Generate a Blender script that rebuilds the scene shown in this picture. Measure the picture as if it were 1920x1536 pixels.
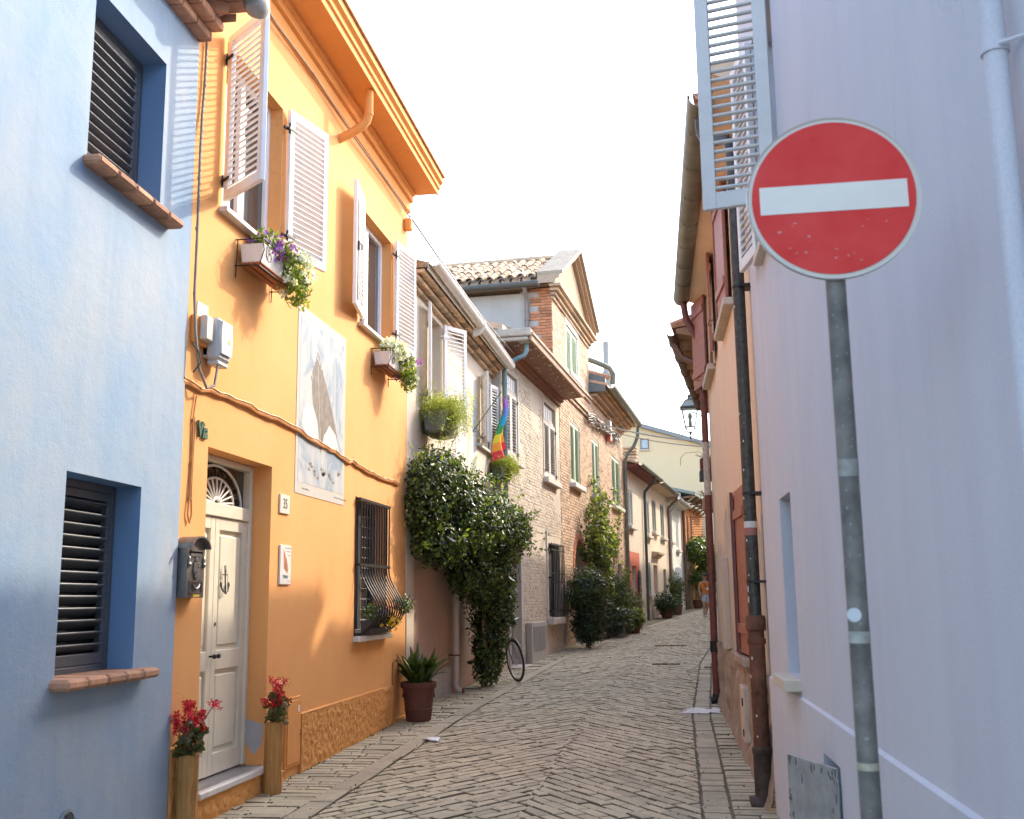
import bpy, bmesh, math, random
import numpy as np
from mathutils import Vector, Matrix, noise as mnoise
R = math.radians
random.seed(7); np.random.seed(7)
scene = bpy.context.scene
for _o in list(bpy.data.objects): bpy.data.objects.remove(_o)
col = scene.collection

# ---------------------------------------------------------------- camera
cam_d = bpy.data.cameras.new('camera'); cam = bpy.data.objects.new('camera', cam_d); col.objects.link(cam)
scene.camera = cam
cam_d.sensor_width = 36.0; cam_d.lens = 37.5; cam_d.clip_start = 0.05; cam_d.clip_end = 3000
EYE = Vector((0, 0, 1.55))
cam.matrix_world = (Matrix.Translation(EYE) @ Matrix.Rotation(R(8.6595), 4, 'Z')
                    @ Matrix.Rotation(R(90) + math.atan(355/2000), 4, 'X') @ Matrix.Rotation(R(-0.70), 4, 'Z'))
cam_d.dof.use_dof = True; cam_d.dof.focus_distance = 12.0; cam_d.dof.aperture_fstop = 6.3

# ---------------------------------------------------------------- sky, sun, exposure
SUN_DIR = Vector((0.505, 0.700, 0.60)).normalized()        # towards the sun
world = bpy.data.worlds.new('World'); scene.world = world; world.use_nodes = True
wn = world.node_tree.nodes; wl = world.node_tree.links
sky = wn.new('ShaderNodeTexSky'); sky.sky_type = 'NISHITA'; sky.sun_disc = False
sky.sun_elevation = math.asin(SUN_DIR.z); sky.sun_rotation = math.atan2(SUN_DIR.x, SUN_DIR.y)
sky.air_density = 1.0; sky.dust_density = 2.0; sky.ozone_density = 0.6; sky.altitude = 0
wl.new(sky.outputs[0], wn['Background'].inputs[0]); wn['Background'].inputs[1].default_value = 0.15
sd = bpy.data.lights.new('sun', 'SUN'); sd.energy = 0.98; sd.angle = R(1.2); sd.color = (1.0, 0.88, 0.70)
sun = bpy.data.objects.new('sun', sd); col.objects.link(sun)
sun.rotation_euler = SUN_DIR.to_track_quat('Z', 'Y').to_euler(); sun.location = (20, 30, 40)
vs = scene.view_settings; vs.view_transform = 'Standard'; vs.look = 'None'; vs.gamma = 1.0; vs.use_curve_mapping = False
vs.exposure = 2.45

# ---------------------------------------------------------------- materials
MATS = {}
def nodes_of(name):
    m = bpy.data.materials.new(name); m.use_nodes = True
    nt = m.node_tree; return m, nt, nt.nodes, nt.links, nt.nodes['Principled BSDF']
def ramp(nt, src, stops):
    r = nt.nodes.new('ShaderNodeValToRGB'); el = r.color_ramp.elements
    el[0].position, el[0].color = stops[0][0], (*stops[0][1], 1)
    el[1].position, el[1].color = stops[-1][0], (*stops[-1][1], 1)
    for p, c in stops[1:-1]:
        e = el.new(p); e.color = (*c, 1)
    nt.links.new(src, r.inputs[0]); return r
def tex(nt, scale=5, detail=6, rough=.55, mapping=(1, 1, 1), coord='Object', kind='noise', dist=0):
    tc = nt.nodes.new('ShaderNodeTexCoord'); mp = nt.nodes.new('ShaderNodeMapping'); mp.inputs['Scale'].default_value = mapping
    nt.links.new(tc.outputs[coord], mp.inputs[0])
    if kind == 'noise':
        n = nt.nodes.new('ShaderNodeTexNoise'); n.inputs['Detail'].default_value = min(detail, 5); n.inputs['Roughness'].default_value = rough
        n.inputs['Distortion'].default_value = dist
    elif kind == 'voro':
        n = nt.nodes.new('ShaderNodeTexVoronoi')
    n.inputs['Scale'].default_value = scale
    nt.links.new(mp.outputs[0], n.inputs['Vector']); return n
def mix(nt, fac, a, b, mode='MIX'):
    n = nt.nodes.new('ShaderNodeMix'); n.data_type = 'RGBA'; n.blend_type = mode
    def put(sock, v):
        if hasattr(v, 'is_output'): nt.links.new(v, sock)
        elif isinstance(v, (tuple, list)): sock.default_value = (*v, 1)
        else: sock.default_value = v
    put(n.inputs[0], fac); put(n.inputs[6], a); put(n.inputs[7], b); return n.outputs[2]
def vmul(c, k): return tuple(min(1, max(0, x*k)) for x in c)
def mul(nt, a, k):
    n = nt.nodes.new('ShaderNodeMath'); n.operation = 'MULTIPLY'; nt.links.new(a, n.inputs[0]); n.inputs[1].default_value = k; return n.outputs[0]
def bump(nt, b, h, strength, dist=.01):
    n = nt.nodes.new('ShaderNodeBump'); n.inputs['Strength'].default_value = strength; n.inputs['Distance'].default_value = dist
    nt.links.new(h, n.inputs['Height'])
    if b.inputs['Normal'].is_linked: nt.links.new(b.inputs['Normal'].links[0].from_socket, n.inputs['Normal'])
    nt.links.new(n.outputs[0], b.inputs['Normal'])
def plain(name, c, rough=.6, metal=0, var=.12, scale=9, bmp=.0, bscale=60, island=0, spec=.5):
    """painted / metal / wood surface: base colour with noise wear, optional fine relief, optional variation per loose piece"""
    if name in MATS: return MATS[name]
    m, nt, N, L, b = nodes_of(name); b.inputs['Roughness'].default_value = rough; b.inputs['Metallic'].default_value = metal
    b.inputs['Specular IOR Level'].default_value = spec
    n = tex(nt, scale, 8, .6)
    r = ramp(nt, n.outputs[0], [(.3, vmul(c, 1-var)), (.7, vmul(c, 1+var))]); out = r.outputs[0]
    if island:
        g = N.new('ShaderNodeNewGeometry'); rr = ramp(nt, g.outputs['Random Per Island'], [(0, (1-island,)*3), (1, (1+island*.6,)*3)])
        out = mix(nt, 1.0, out, rr.outputs[0], 'MULTIPLY')
    L.new(out, b.inputs['Base Color'])
    rn = tex(nt, scale*2.3, 4); rm = N.new('ShaderNodeMapRange'); rm.inputs[3].default_value = max(.05, rough-.12); rm.inputs[4].default_value = min(1, rough+.12)
    L.new(rn.outputs[0], rm.inputs[0]); L.new(rm.outputs[0], b.inputs['Roughness'])
    if bmp: bump(nt, b, tex(nt, bscale, 6).outputs[0], bmp, .004)
    MATS[name] = m; return m
def plaster(name, c, c2=None, dirt=(.35, .3, .25), patch=.5, streak=.35, dirt_amt=.25, fine=.25, coarse=.25, rough=.9, grain=70, pscale=.9, crack=.35):
    """rendered wall: big soft patches between c and c2, vertical streaks, dirt, trowel relief"""
    if name in MATS: return MATS[name]
    m, nt, N, L, b = nodes_of(name); b.inputs['Roughness'].default_value = rough; b.inputs['Specular IOR Level'].default_value = .25
    c2 = c2 or vmul(c, .82)
    p = tex(nt, pscale, 7, .62, dist=.4); f = ramp(nt, p.outputs[0], [(.36, (0, 0, 0)), (.66, (1, 1, 1))])
    o = mix(nt, mul(nt, f.outputs[0], patch), c, c2)
    s = tex(nt, 1.0, 8, .65, (5.0, 5.0, .45)); fs = ramp(nt, s.outputs[0], [(.45, (0, 0, 0)), (.75, (1, 1, 1))])
    o = mix(nt, mul(nt, fs.outputs[0], streak), o, vmul(c2, .9))
    g = tex(nt, 9, 8, .7); fg = ramp(nt, g.outputs[0], [(.55, (0, 0, 0)), (.8, (1, 1, 1))])
    o = mix(nt, mul(nt, fg.outputs[0], dirt_amt), o, dirt)
    if crack:      # hairline cracks: thin edges of a warped cell pattern, shown only in patches
        wv = tex(nt, 1.6, 5, .6); tc = nt.nodes.new('ShaderNodeTexCoord'); ad = nt.nodes.new('ShaderNodeVectorMath'); ad.operation = 'MULTIPLY_ADD'
        nt.links.new(wv.outputs['Color'], ad.inputs[0]); ad.inputs[1].default_value = (.9, .9, .9); nt.links.new(tc.outputs['Object'], ad.inputs[2])
        vo = nt.nodes.new('ShaderNodeTexVoronoi'); vo.feature = 'DISTANCE_TO_EDGE'; vo.inputs['Scale'].default_value = .75; nt.links.new(ad.outputs[0], vo.inputs['Vector'])
        ln = ramp(nt, vo.outputs[0], [(0, (1, 1, 1)), (.0035, (0, 0, 0))]); mk = ramp(nt, tex(nt, .8, 3).outputs[0], [(.54, (0, 0, 0)), (.60, (1, 1, 1))])
        o = mix(nt, mul(nt, mix(nt, 1.0, ln.outputs[0], mk.outputs[0], 'MULTIPLY'), crack), o, vmul(dirt, .6))
    gg = tex(nt, 140, 3, .5); fgg = ramp(nt, gg.outputs[0], [(.3, (.93,)*3), (.7, (1.05,)*3)])
    o = mix(nt, 1.0, o, fgg.outputs[0], 'MULTIPLY')
    L.new(o, b.inputs['Base Color'])
    bump(nt, b, tex(nt, 3.2, 6, .6).outputs[0], coarse, .03); bump(nt, b, tex(nt, grain, 5, .6).outputs[0], fine, .006)
    MATS[name] = m; return m
def stone(name, c, var=.25, rough=.85, scale=14, bmp=.5, island=.3, tint=None, bscale=90, dirt=0):
    if name in MATS: return MATS[name]
    m, nt, N, L, b = nodes_of(name); b.inputs['Roughness'].default_value = rough; b.inputs['Specular IOR Level'].default_value = .3
    n = tex(nt, scale, 9, .68); o = ramp(nt, n.outputs[0], [(.28, vmul(c, 1-var)), (.5, c), (.74, vmul(c, 1+var))]).outputs[0]
    g = N.new('ShaderNodeNewGeometry'); oi = N.new('ShaderNodeObjectInfo')
    add = N.new('ShaderNodeMath'); add.operation = 'ADD'; L.new(g.outputs['Random Per Island'], add.inputs[0]); L.new(oi.outputs['Random'], add.inputs[1])
    fr = N.new('ShaderNodeMath'); fr.operation = 'FRACT'; L.new(add.outputs[0], fr.inputs[0])
    t = tint or c
    k = ramp(nt, fr.outputs[0], [(0, (1-island,)*3), (.4, (1, 1, 1)), (.7, tuple(1+.5*island*(a/max(t)) for a in t)), (1, (1+island*.45,)*3)])
    o = mix(nt, 1.0, o, k.outputs[0], 'MULTIPLY')
    if dirt:
        d = tex(nt, .7, 6, .6, coord='Object'); fd = ramp(nt, d.outputs[0], [(.42, (0, 0, 0)), (.68, (1, 1, 1))])
        o = mix(nt, mul(nt, fd.outputs[0], dirt), o, vmul(c, .55))
    L.new(o, b.inputs['Base Color']); bump(nt, b, tex(nt, bscale, 7, .65).outputs[0], bmp, .006); bump(nt, b, tex(nt, bscale*.22, 5, .6).outputs[0], bmp*.7, .015)
    MATS[name] = m; return m
def leafm(name, c, c2, rough=.42, transl=.3, spec=.5):
    if name in MATS: return MATS[name]
    m, nt, N, L, b = nodes_of(name); b.inputs['Roughness'].default_value = rough; b.inputs['Specular IOR Level'].default_value = spec
    g = N.new('ShaderNodeNewGeometry'); r = ramp(nt, g.outputs['Random Per Island'], [(0, vmul(c, .65)), (.45, c), (.8, c2), (1, vmul(c2, 1.25))])
    L.new(r.outputs[0], b.inputs['Base Color'])
    t = N.new('ShaderNodeBsdfTranslucent'); tc = mix(nt, 1.0, r.outputs[0], (1.5, 1.6, .7), 'MULTIPLY'); L.new(tc, t.inputs[0])
    mx = N.new('ShaderNodeMixShader'); mx.inputs[0].default_value = transl
    L.new(b.outputs[0], mx.inputs[1]); L.new(t.outputs[0], mx.inputs[2]); L.new(mx.outputs[0], N['Material Output'].inputs[0])
    MATS[name] = m; return m
def woodm(name, c, c2, rough=.7, mapping=(14, 14, 1.1), bmp=.4):
    if name in MATS: return MATS[name]
    m, nt, N, L, b = nodes_of(name); b.inputs['Roughness'].default_value = rough; b.inputs['Specular IOR Level'].default_value = .3
    n = tex(nt, 2.2, 9, .65, mapping, dist=.6); n2 = tex(nt, 4, 5)
    o = ramp(nt, n.outputs[0], [(.3, c2), (.5, c), (.72, vmul(c, 1.3))]).outputs[0]
    o = mix(nt, mul(nt, ramp(nt, n2.outputs[0], [(.5, (0, 0, 0)), (.75, (1, 1, 1))]).outputs[0], .5), o, vmul(c2, .8))
    L.new(o, b.inputs['Base Color']); bump(nt, b, n.outputs[0], bmp, .01); MATS[name] = m; return m
def glassm(name, c=(.03, .035, .04)):
    if name in MATS: return MATS[name]
    m, nt, N, L, b = nodes_of(name); b.inputs['Base Color'].default_value = (*c, 1); b.inputs['Roughness'].default_value = .06
    b.inputs['Specular IOR Level'].default_value = .8; MATS[name] = m; return m

# ---------------------------------------------------------------- mesh builder
class MB:
    def __init__(s): s.v = []; s.f = []
    def add(s, vs, fs):
        k = len(s.v); s.v += [tuple(v) for v in vs]; s.f += [tuple(i+k for i in f) for f in fs]; return s
    def box(s, x0, x1, y0, y1, z0, z1, M=None):
        vs = [Vector(p) for p in ((x0,y0,z0),(x1,y0,z0),(x1,y1,z0),(x0,y1,z0),(x0,y0,z1),(x1,y0,z1),(x1,y1,z1),(x0,y1,z1))]
        if M: vs = [M @ v for v in vs]
        return s.add(vs, [(0,3,2,1),(4,5,6,7),(0,1,5,4),(1,2,6,5),(2,3,7,6),(3,0,4,7)])
    def cbox(s, x0, x1, y0, y1, z0, z1, c=.005, M=None):
        """box with chamfered edges"""
        bm = bmesh.new(); r = bmesh.ops.create_cube(bm, size=1)
        for v in bm.verts: v.co = Vector(((x0+x1)/2+v.co.x*(x1-x0), (y0+y1)/2+v.co.y*(y1-y0), (z0+z1)/2+v.co.z*(z1-z0)))
        c = min(c, .45*min(abs(x1-x0), abs(y1-y0), abs(z1-z0)))
        bmesh.ops.bevel(bm, geom=bm.edges[:], offset=c, segments=1, affect='EDGES')
        bm.verts.index_update()
        s.add([(M @ v.co) if M else v.co.copy() for v in bm.verts], [[v.index for v in f.verts] for f in bm.faces]); bm.free(); return s
    def quad(s, *p): return s.add(p, [tuple(range(len(p)))])
    def prism(s, poly, d0, d1, axis='y'):
        """poly: list of 2d points, extruded between d0 and d1 along axis"""
        def P(a, b, d): return {'y': (a, d, b), 'x': (d, a, b), 'z': (a, b, d)}[axis]
        n = len(poly); vs = [P(a, b, d0) for a, b in poly] + [P(a, b, d1) for a, b in poly]
        return s.add(vs, [tuple(range(n)), tuple(range(2*n-1, n-1, -1))] + [(i, i+n, (i+1) % n+n, (i+1) % n) for i in range(n)])
    def tube(s, pts, r, n=8, closed=False, r2=None):
        pts = [Vector(p) for p in pts]; m = len(pts)
        rs = r if isinstance(r, (list, tuple)) else [r]*m
        up = None; rings = []
        for i, p in enumerate(pts):
            if closed: t = pts[(i+1) % m]-pts[i-1]
            else: t = pts[min(i+1, m-1)]-pts[max(i-1, 0)]
            t.normalize()
            if up is None: up = t.orthogonal().normalized()
            up = (up-t*up.dot(t)); up = up.normalized() if up.length > 1e-6 else t.orthogonal().normalized()
            sd_ = t.cross(up)
            rings.append([p+(up*math.cos(2*math.pi*k/n)+sd_*math.sin(2*math.pi*k/n))*rs[i] for k in range(n)])
        vs = [v for rg in rings for v in rg]; fs = []
        for i in range(m if closed else m-1):
            j = (i+1) % m
            for k in range(n): fs.append((i*n+k, i*n+(k+1) % n, j*n+(k+1) % n, j*n+k))
        if not closed: fs += [tuple(range(n-1, -1, -1)), tuple((m-1)*n+k for k in range(n))]
        return s.add(vs, fs)
    def lathe(s, prof, c=(0, 0, 0), n=24, axis='z', M=None):
        vs = []
        for (r, h) in prof:
            for k in range(n):
                a = 2*math.pi*k/n; p = (r*math.cos(a), r*math.sin(a), h)
                if axis == 'y': p = (p[0], h, p[1])
                if axis == 'x': p = (h, p[0], p[1])
                p = Vector(p)+Vector(c); vs.append(M @ p if M else p)
        m = len(prof)
        fs = [(i*n+k, i*n+(k+1) % n, (i+1)*n+(k+1) % n, (i+1)*n+k) for i in range(m-1) for k in range(n)]
        fs += [tuple(range(n-1, -1, -1)), tuple((m-1)*n+k for k in range(n))]
        return s.add(vs, fs)
    def half_pipe(s, p0, p1, r, n=10, th=.006, up=(0, 0, 1), a0=180, a1=360):
        """open gutter: half round channel from p0 to p1"""
        p0, p1 = Vector(p0), Vector(p1); t = (p1-p0).normalized(); sd_ = t.cross(Vector(up)).normalized(); u = sd_.cross(t)
        prof = [(math.cos(R(a0+(a1-a0)*k/n)), math.sin(R(a0+(a1-a0)*k/n))) for k in range(n+1)]
        ring = [(r*a, r*b) for a, b in prof]+[((r-th)*a, (r-th)*b) for a, b in reversed(prof)]
        q = len(ring); vs = [p0+sd_*a+u*b for a, b in ring]+[p1+sd_*a+u*b for a, b in ring]
        fs = [(k, (k+1) % q, (k+1) % q+q, k+q) for k in range(q)]
        fs += [(k, k+1, q-2-k, q-1-k) for k in range(n)]+[(q+k+1, q+k, q+q-1-k, q+q-2-k) for k in range(n)]
        return s.add(vs, fs)
    def mesh(s, name, smooth=False, off=None):
        me = bpy.data.meshes.new(name)
        v = s.v if off is None else [(a-off[0], b-off[1], c-off[2]) for a, b, c in s.v]
        me.from_pydata(v, [], s.f); me.update()
        bm = bmesh.new(); bm.from_mesh(me); bmesh.ops.recalc_face_normals(bm, faces=bm.faces); bm.to_mesh(me); bm.free()
        if smooth:
            for p in me.polygons: p.use_smooth = True
        return me
def smooth_by_angle(me, ang=40):
    for p in me.polygons: p.use_smooth = True
    bm = bmesh.new(); bm.from_mesh(me)
    for e in bm.edges:
        if len(e.link_faces) == 2 and e.calc_face_angle(0) > R(ang): e.smooth = False
    bm.to_mesh(me); bm.free()
def link(name, me, mat=None, parent=None, M=None):
    o = bpy.data.objects.new(name, me); col.objects.link(o)
    if mat and not me.materials: me.materials.append(mat)
    if parent: o.parent = parent
    if M is not None: o.matrix_local = M
    return o
def tag(o, label=None, cat=None, group=None, kind=None):
    if label: o['label'] = label
    if cat: o['category'] = cat
    if group: o['group'] = group
    if kind: o['kind'] = kind
    return o
class Thing:
    """an Empty at the thing's base; parts are given in the frame's coordinates and moved to the Empty's own"""
    def __init__(s, name, label, cat, frame=None, base=(0, 0, 0), group=None):
        s.F = frame or Matrix(); s.b = Vector(base)
        s.o = bpy.data.objects.new(name, None); col.objects.link(s.o); s.o.empty_display_size = .1
        s.o.matrix_world = s.F @ Matrix.Translation(s.b); tag(s.o, label, cat, group)
    def part(s, name, mb, mat, parent=None, smooth=0, label=None, kind=None):
        me = mb.mesh(name, off=s.b) if isinstance(mb, MB) else mb
        if smooth: smooth_by_angle(me, smooth if smooth > 1 else 40)
        o = link(name, me, mat, parent or s.o)
        if label: o['label'] = label
        if kind: o['kind'] = kind
        return o
    def at(s, name, me, mat, M, parent=None):
        """shared mesh placed with matrix M (frame coordinates) under the thing"""
        return link(name, me, mat, parent or s.o, Matrix.Translation(-s.b) @ M if parent is None else M)
def frame_left(x0, slope):
    """facade on the left: local x runs up the street, local y into the wall; local x equals world y to within a few mm"""
    d = Vector((slope, 1, 0)).normalized()
    M = Matrix(((d.x, -d.y, 0, x0), (d.y, d.x, 0, 0), (0, 0, 1, 0), (0, 0, 0, 1)))
    return M
def frame_right(x0, slope):
    """facade on the right: local x runs towards the camera (minus world y), local y into the wall"""
    d = -Vector((slope, 1, 0)).normalized()
    return Matrix(((d.x, -d.y, 0, x0), (d.y, d.x, 0, 0), (0, 0, 1, 0), (0, 0, 0, 1)))
SLOPE = .019
def gz(y): return SLOPE*(min(max(y, -30), 75)-9)
_cx = [(-40, 0), (14, 0), (22, .25), (27.3, .62), (34, 1.35), (42, 2.25), (49, 3.1), (55, 3.9), (60, 4.7), (75, 7.4)]
def cx(y):
    for (a, p), (b, q) in zip(_cx, _cx[1:]):
        if y <= b: t = (y-a)/(b-a); return p+(q-p)*t
    return _cx[-1][1]
def wall_mesh(u0, u1, z0, z1, ops=(), top=None, y=0.0):
    """facade sheet with openings (ua,ub,za,zb,depth): front cells + reveals; top: optional function of u for the upper edge"""
    us = sorted({u0, u1, *[o[0] for o in ops], *[o[1] for o in ops]}); zs = sorted({z0, z1, *[o[2] for o in ops], *[o[3] for o in ops]})
    us = [u for u in us if u0-1e-6 <= u <= u1+1e-6]; zs = [z for z in zs if z0-1e-6 <= z <= z1+1e-6]
    mb = MB()
    for a, b in zip(us, us[1:]):
        for c, d in zip(zs, zs[1:]):
            m, k = (a+b)/2, (c+d)/2
            if any(o[0] < m < o[1] and o[2] < k < o[3] for o in ops): continue
            mb.quad((a, y, c), (b, y, c), (b, y, d), (a, y, d))
    for a, b, c, d, dp in ops:
        mb.quad((a, y, c), (a, y, d), (a, y+dp, d), (a, y+dp, c)); mb.quad((b, y, c), (b, y+dp, c), (b, y+dp, d), (b, y, d))
        mb.quad((a, y, d), (b, y, d), (b, y+dp, d), (a, y+dp, d)); mb.quad((a, y, c), (a, y+dp, c), (b, y+dp, c), (b, y, c))
    return mb
def body_box(mb, u0, u1, z0, z1, depth, dz=.0):
    """the rest of a house behind its facade: sides, back, closed so that no sun leaks through"""
    mb.quad((u0, 0, z0), (u0, 0, z1), (u0, depth, z1), (u0, depth, z0)); mb.quad((u1, 0, z0), (u1, depth, z0), (u1, depth, z1), (u1, 0, z1))
    mb.quad((u0, depth, z0), (u0, depth, z1), (u1, depth, z1), (u1, depth, z0)); return mb

# ---------------------------------------------------------------- louvred shutter leaf
_slat_cache = {}
def slat_mesh(w, d, t):
    k = (round(w, 3), round(d, 3), round(t, 3))
    if k not in _slat_cache:
        mb = MB(); mb.cbox(0, w, -d/2, d/2, -t/2, t/2, t*.3); _slat_cache[k] = mb.mesh('slat')
    me = _slat_cache[k]; return me
def leaf(T, hinge, w, h, ang, mat, n=22, stile=.065, th=.042, tilt=38, name='shutter', indiv=True, sd_=None, slat_t=.011, mid=None, smat=None, back=None):
    """hinge: (u, y, z) of the lower hinge corner in the frame; ang: direction of the leaf in the u/outward plane, degrees from +u towards the street"""
    mb = MB(); c = .004
    mb.cbox(0, stile, -th/2, th/2, 0, h, c); mb.cbox(w-stile, w, -th/2, th/2, 0, h, c)
    mb.cbox(stile-.002, w-stile+.002, -th/2+.001, th/2-.001, 0, stile*1.25, c); mb.cbox(stile-.002, w-stile+.002, -th/2+.001, th/2-.001, h-stile, h, c)
    zs = [(stile*1.25, h-stile)]
    if mid:
        mb.cbox(stile-.002, w-stile+.002, -th/2+.001, th/2-.001, mid-stile/2, mid+stile/2, c); zs = [(stile*1.25, mid-stile/2), (mid+stile/2, h-stile)]
    M = Matrix.Translation(Vector(hinge)-T.b) @ Matrix.Rotation(R(-ang), 4, 'Z')
    fo = link(name, mb.mesh(name), mat, T.o, M)
    tot = sum(b-a for a, b in zs); d = sd_ or th*1.25; joined = MB()
    for a, b in zs:
        k = max(2, round(n*(b-a)/tot)); p = (b-a)/k
        for i in range(k):
            L = Matrix.Translation((stile-.004, 0, a+p*(i+.5))) @ Matrix.Rotation(R(tilt), 4, 'X')
            if indiv:
                me = slat_mesh(w-2*stile+.008, d, slat_t)
                if not me.materials: me.materials.append(smat or mat)
                s_ = link('slat', me, None, fo, L)
                if (smat or mat) != me.materials[0]:
                    s_.material_slots[0].link = 'OBJECT'; s_.material_slots[0].material = smat or mat
            else: joined.box(0, w-2*stile+.008, -d/2, d/2, -slat_t/2, slat_t/2, L)
    if not indiv: tag(link('slats', joined.mesh('slats'), smat or mat, fo), kind='stuff')
    return fo
def strap_hinges(T, fo, h, mat, zs=(.12, .86)):
    for k in zs:
        mb = MB(); mb.box(-.03, .10, -.03, -.022, h*k-.012, h*k+.012); mb.tube([(-.012, -.02, h*k-.05), (-.012, -.02, h*k+.05)], .011, 8)
        mb.box(-.07, -.012, -.008, .012, h*k-.012, h*k+.012)
        link('hinge', mb.mesh('hinge'), mat, fo)

# ---------------------------------------------------------------- foliage
def leaves(pts, nrm, size, shape=(1, .5), fold=.25, up=.0, jitter=.6):
    """numpy: each leaf is a folded six-point blade; returns an MB-like (v, f)"""
    n = len(pts); pts = np.asarray(pts, float); nrm = np.asarray(nrm, float)+np.random.normal(0, jitter, (n, 3))
    nrm /= np.linalg.norm(nrm, axis=1)[:, None]+1e-9
    t = np.random.normal(0, 1, (n, 3)); t[:, 2] += up; t -= nrm*np.sum(t*nrm, 1)[:, None]; t /= np.linalg.norm(t, axis=1)[:, None]+1e-9
    b = np.cross(nrm, t); s = (size*np.random.uniform(.65, 1.3, n))[:, None] if np.isscalar(size) else np.asarray(size)[:, None]
    L, W = s*shape[0], s*shape[1]
    p0 = pts; p1 = pts+t*L*.35+b*W*.5-nrm*fold*W; p2 = pts+t*L*.75+b*W*.38-nrm*fold*W*.8; p3 = pts+t*L; p4 = pts+t*L*.75-b*W*.38-nrm*fold*W*.8; p5 = pts+t*L*.35-b*W*.5-nrm*fold*W
    v = np.stack([p0, p1, p2, p3, p4, p5], 1).reshape(-1, 3)
    base = (np.arange(n)*6)[:, None]
    f = np.concatenate([base+np.array([[0, 1, 2, 3]]), base+np.array([[0, 3, 4, 5]])], 0)
    return v, f
def np_mesh(name, parts):
    """parts: list of (v, f quads)"""
    k = 0; V_, F_ = [], []
    for v, f in parts: V_.append(v); F_.append(np.asarray(f)+k); k += len(v)
    V_ = np.concatenate(V_); F_ = np.concatenate(F_)
    me = bpy.data.meshes.new(name); me.vertices.add(len(V_)); me.vertices.foreach_set('co', V_.ravel())
    w = F_.shape[1]; me.loops.add(F_.size); me.loops.foreach_set('vertex_index', F_.ravel().astype(np.int32))
    me.polygons.add(len(F_)); me.polygons.foreach_set('loop_start', np.arange(0, F_.size, w, dtype=np.int32)); me.polygons.foreach_set('loop_total', np.full(len(F_), w, dtype=np.int32))
    me.update(calc_edges=True); me.validate(); return me
def blob_points(ells, n, shell=.7, seed=0, rag=.25, keep=None):
    """points and outward normals in the outer shell of a union of ellipsoids ((c),(r)); rag: ragged radius by noise"""
    rng = np.random.default_rng(seed); P, Nn = [], []
    vol = np.array([(e[1][0]*e[1][1]*e[1][2])**(2/3) for e in ells]); cnt = (n*vol/vol.sum()).astype(int)
    for (c, r), m in zip(ells, cnt):
        d = rng.normal(0, 1, (m, 3)); d /= np.linalg.norm(d, axis=1)[:, None]
        rag_k = np.array([1+rag*mnoise.noise(Vector(x)*2.2+Vector(c)*3) + rag*.6*mnoise.noise(Vector(x)*6+Vector(c)) for x in d])
        k = (shell+(1-shell)*rng.random(m)**.6)*rag_k
        p = np.array(c)+d*k[:, None]*np.array(r); nn = d/np.array(r); nn /= np.linalg.norm(nn, axis=1)[:, None]
        ok = np.ones(m, bool)
        for (c2, r2) in ells:
            if c2 is c: continue
            ok &= np.sum(((p-np.array(c2))/np.array(r2))**2, 1) > .36
        if keep: ok &= np.array([keep(q) for q in p])
        P.append(p[ok]); Nn.append(nn[ok])
    return np.concatenate(P), np.concatenate(Nn)
def flower_pts(P, k, seed=0):
    rng = np.random.default_rng(seed); return P[rng.integers(0, len(P), k)]
def petals(pts, size, n=5, face=None, seed=0):
    """small five-petalled flowers facing mostly outwards"""
    rng = np.random.default_rng(seed); V_, F_ = [], []; k = 0
    for i, p in enumerate(pts):
        nr = Vector(rng.normal(0, .6, 3)); nr += Vector(face) if face is not None else Vector((0, 0, .6)); nr.normalize()
        a = nr.orthogonal().normalized(); b = nr.cross(a); s = size*rng.uniform(.7, 1.2); p = Vector(p)
        for j in range(n):
            t = 2*math.pi*j/n; d = a*math.cos(t)+b*math.sin(t); e = a*math.cos(t+1.57)+b*math.sin(t+1.57)
            V_ += [p, p+d*s*.6+e*s*.32+nr*s*.15, p+d*s+nr*s*.22, p+d*s*.6-e*s*.32+nr*s*.15]; F_.append((k, k+1, k+2, k+3)); k += 4
    return np.array([tuple(v) for v in V_]), np.array(F_)
# ================================================================ palette
M_ORANGE = plaster('orange_plaster', (.76, .355, .118), (.78, .40, .155), dirt=(.60, .27, .09), patch=.8, streak=.3, dirt_amt=.2, fine=.2, coarse=.2)
M_ORANGE_TRIM = plaster('orange_trim', (.76, .35, .11), (.70, .31, .10), dirt=(.5, .22, .07), patch=.6, streak=.3, dirt_amt=.25, fine=.12, coarse=.12)
M_ORANGE_ROUGH = plaster('orange_roughcast', (.74, .36, .115), (.66, .30, .09), dirt=(.33, .17, .07), patch=.6, streak=.2, dirt_amt=.35, fine=1.0, coarse=.3, grain=34)
M_BLUE = plaster('blue_plaster', (.35, .40, .45), (.24, .35, .48), dirt=(.36, .38, .44), patch=.95, streak=.5, dirt_amt=.16, fine=.22, coarse=.3, pscale=.8)
M_BLUE_REVEAL = plaster('blue_reveal', (.17, .29, .47), (.14, .25, .42), patch=.4, streak=.2, dirt_amt=.08, fine=.12, coarse=.1)
M_CREAM = plaster('cream_plaster', (.63, .54, .43), (.56, .47, .36), dirt=(.38, .30, .23), patch=.5, streak=.25, dirt_amt=.2, fine=.15, coarse=.2)
M_CREAM_SHADED = plaster('shaded_cream_plaster', (.52, .36, .28), (.46, .31, .24), dirt=(.35, .27, .22), patch=.5, streak=.3, dirt_amt=.25, fine=.15, coarse=.2)  # pinkish look of the cream wall in shade, put into the colour
M_GREYPL = plaster('grey_plaster', (.47, .44, .41), (.38, .36, .33), dirt=(.33, .3, .27), patch=.6, streak=.35, dirt_amt=.25, fine=.2, coarse=.4)
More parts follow.
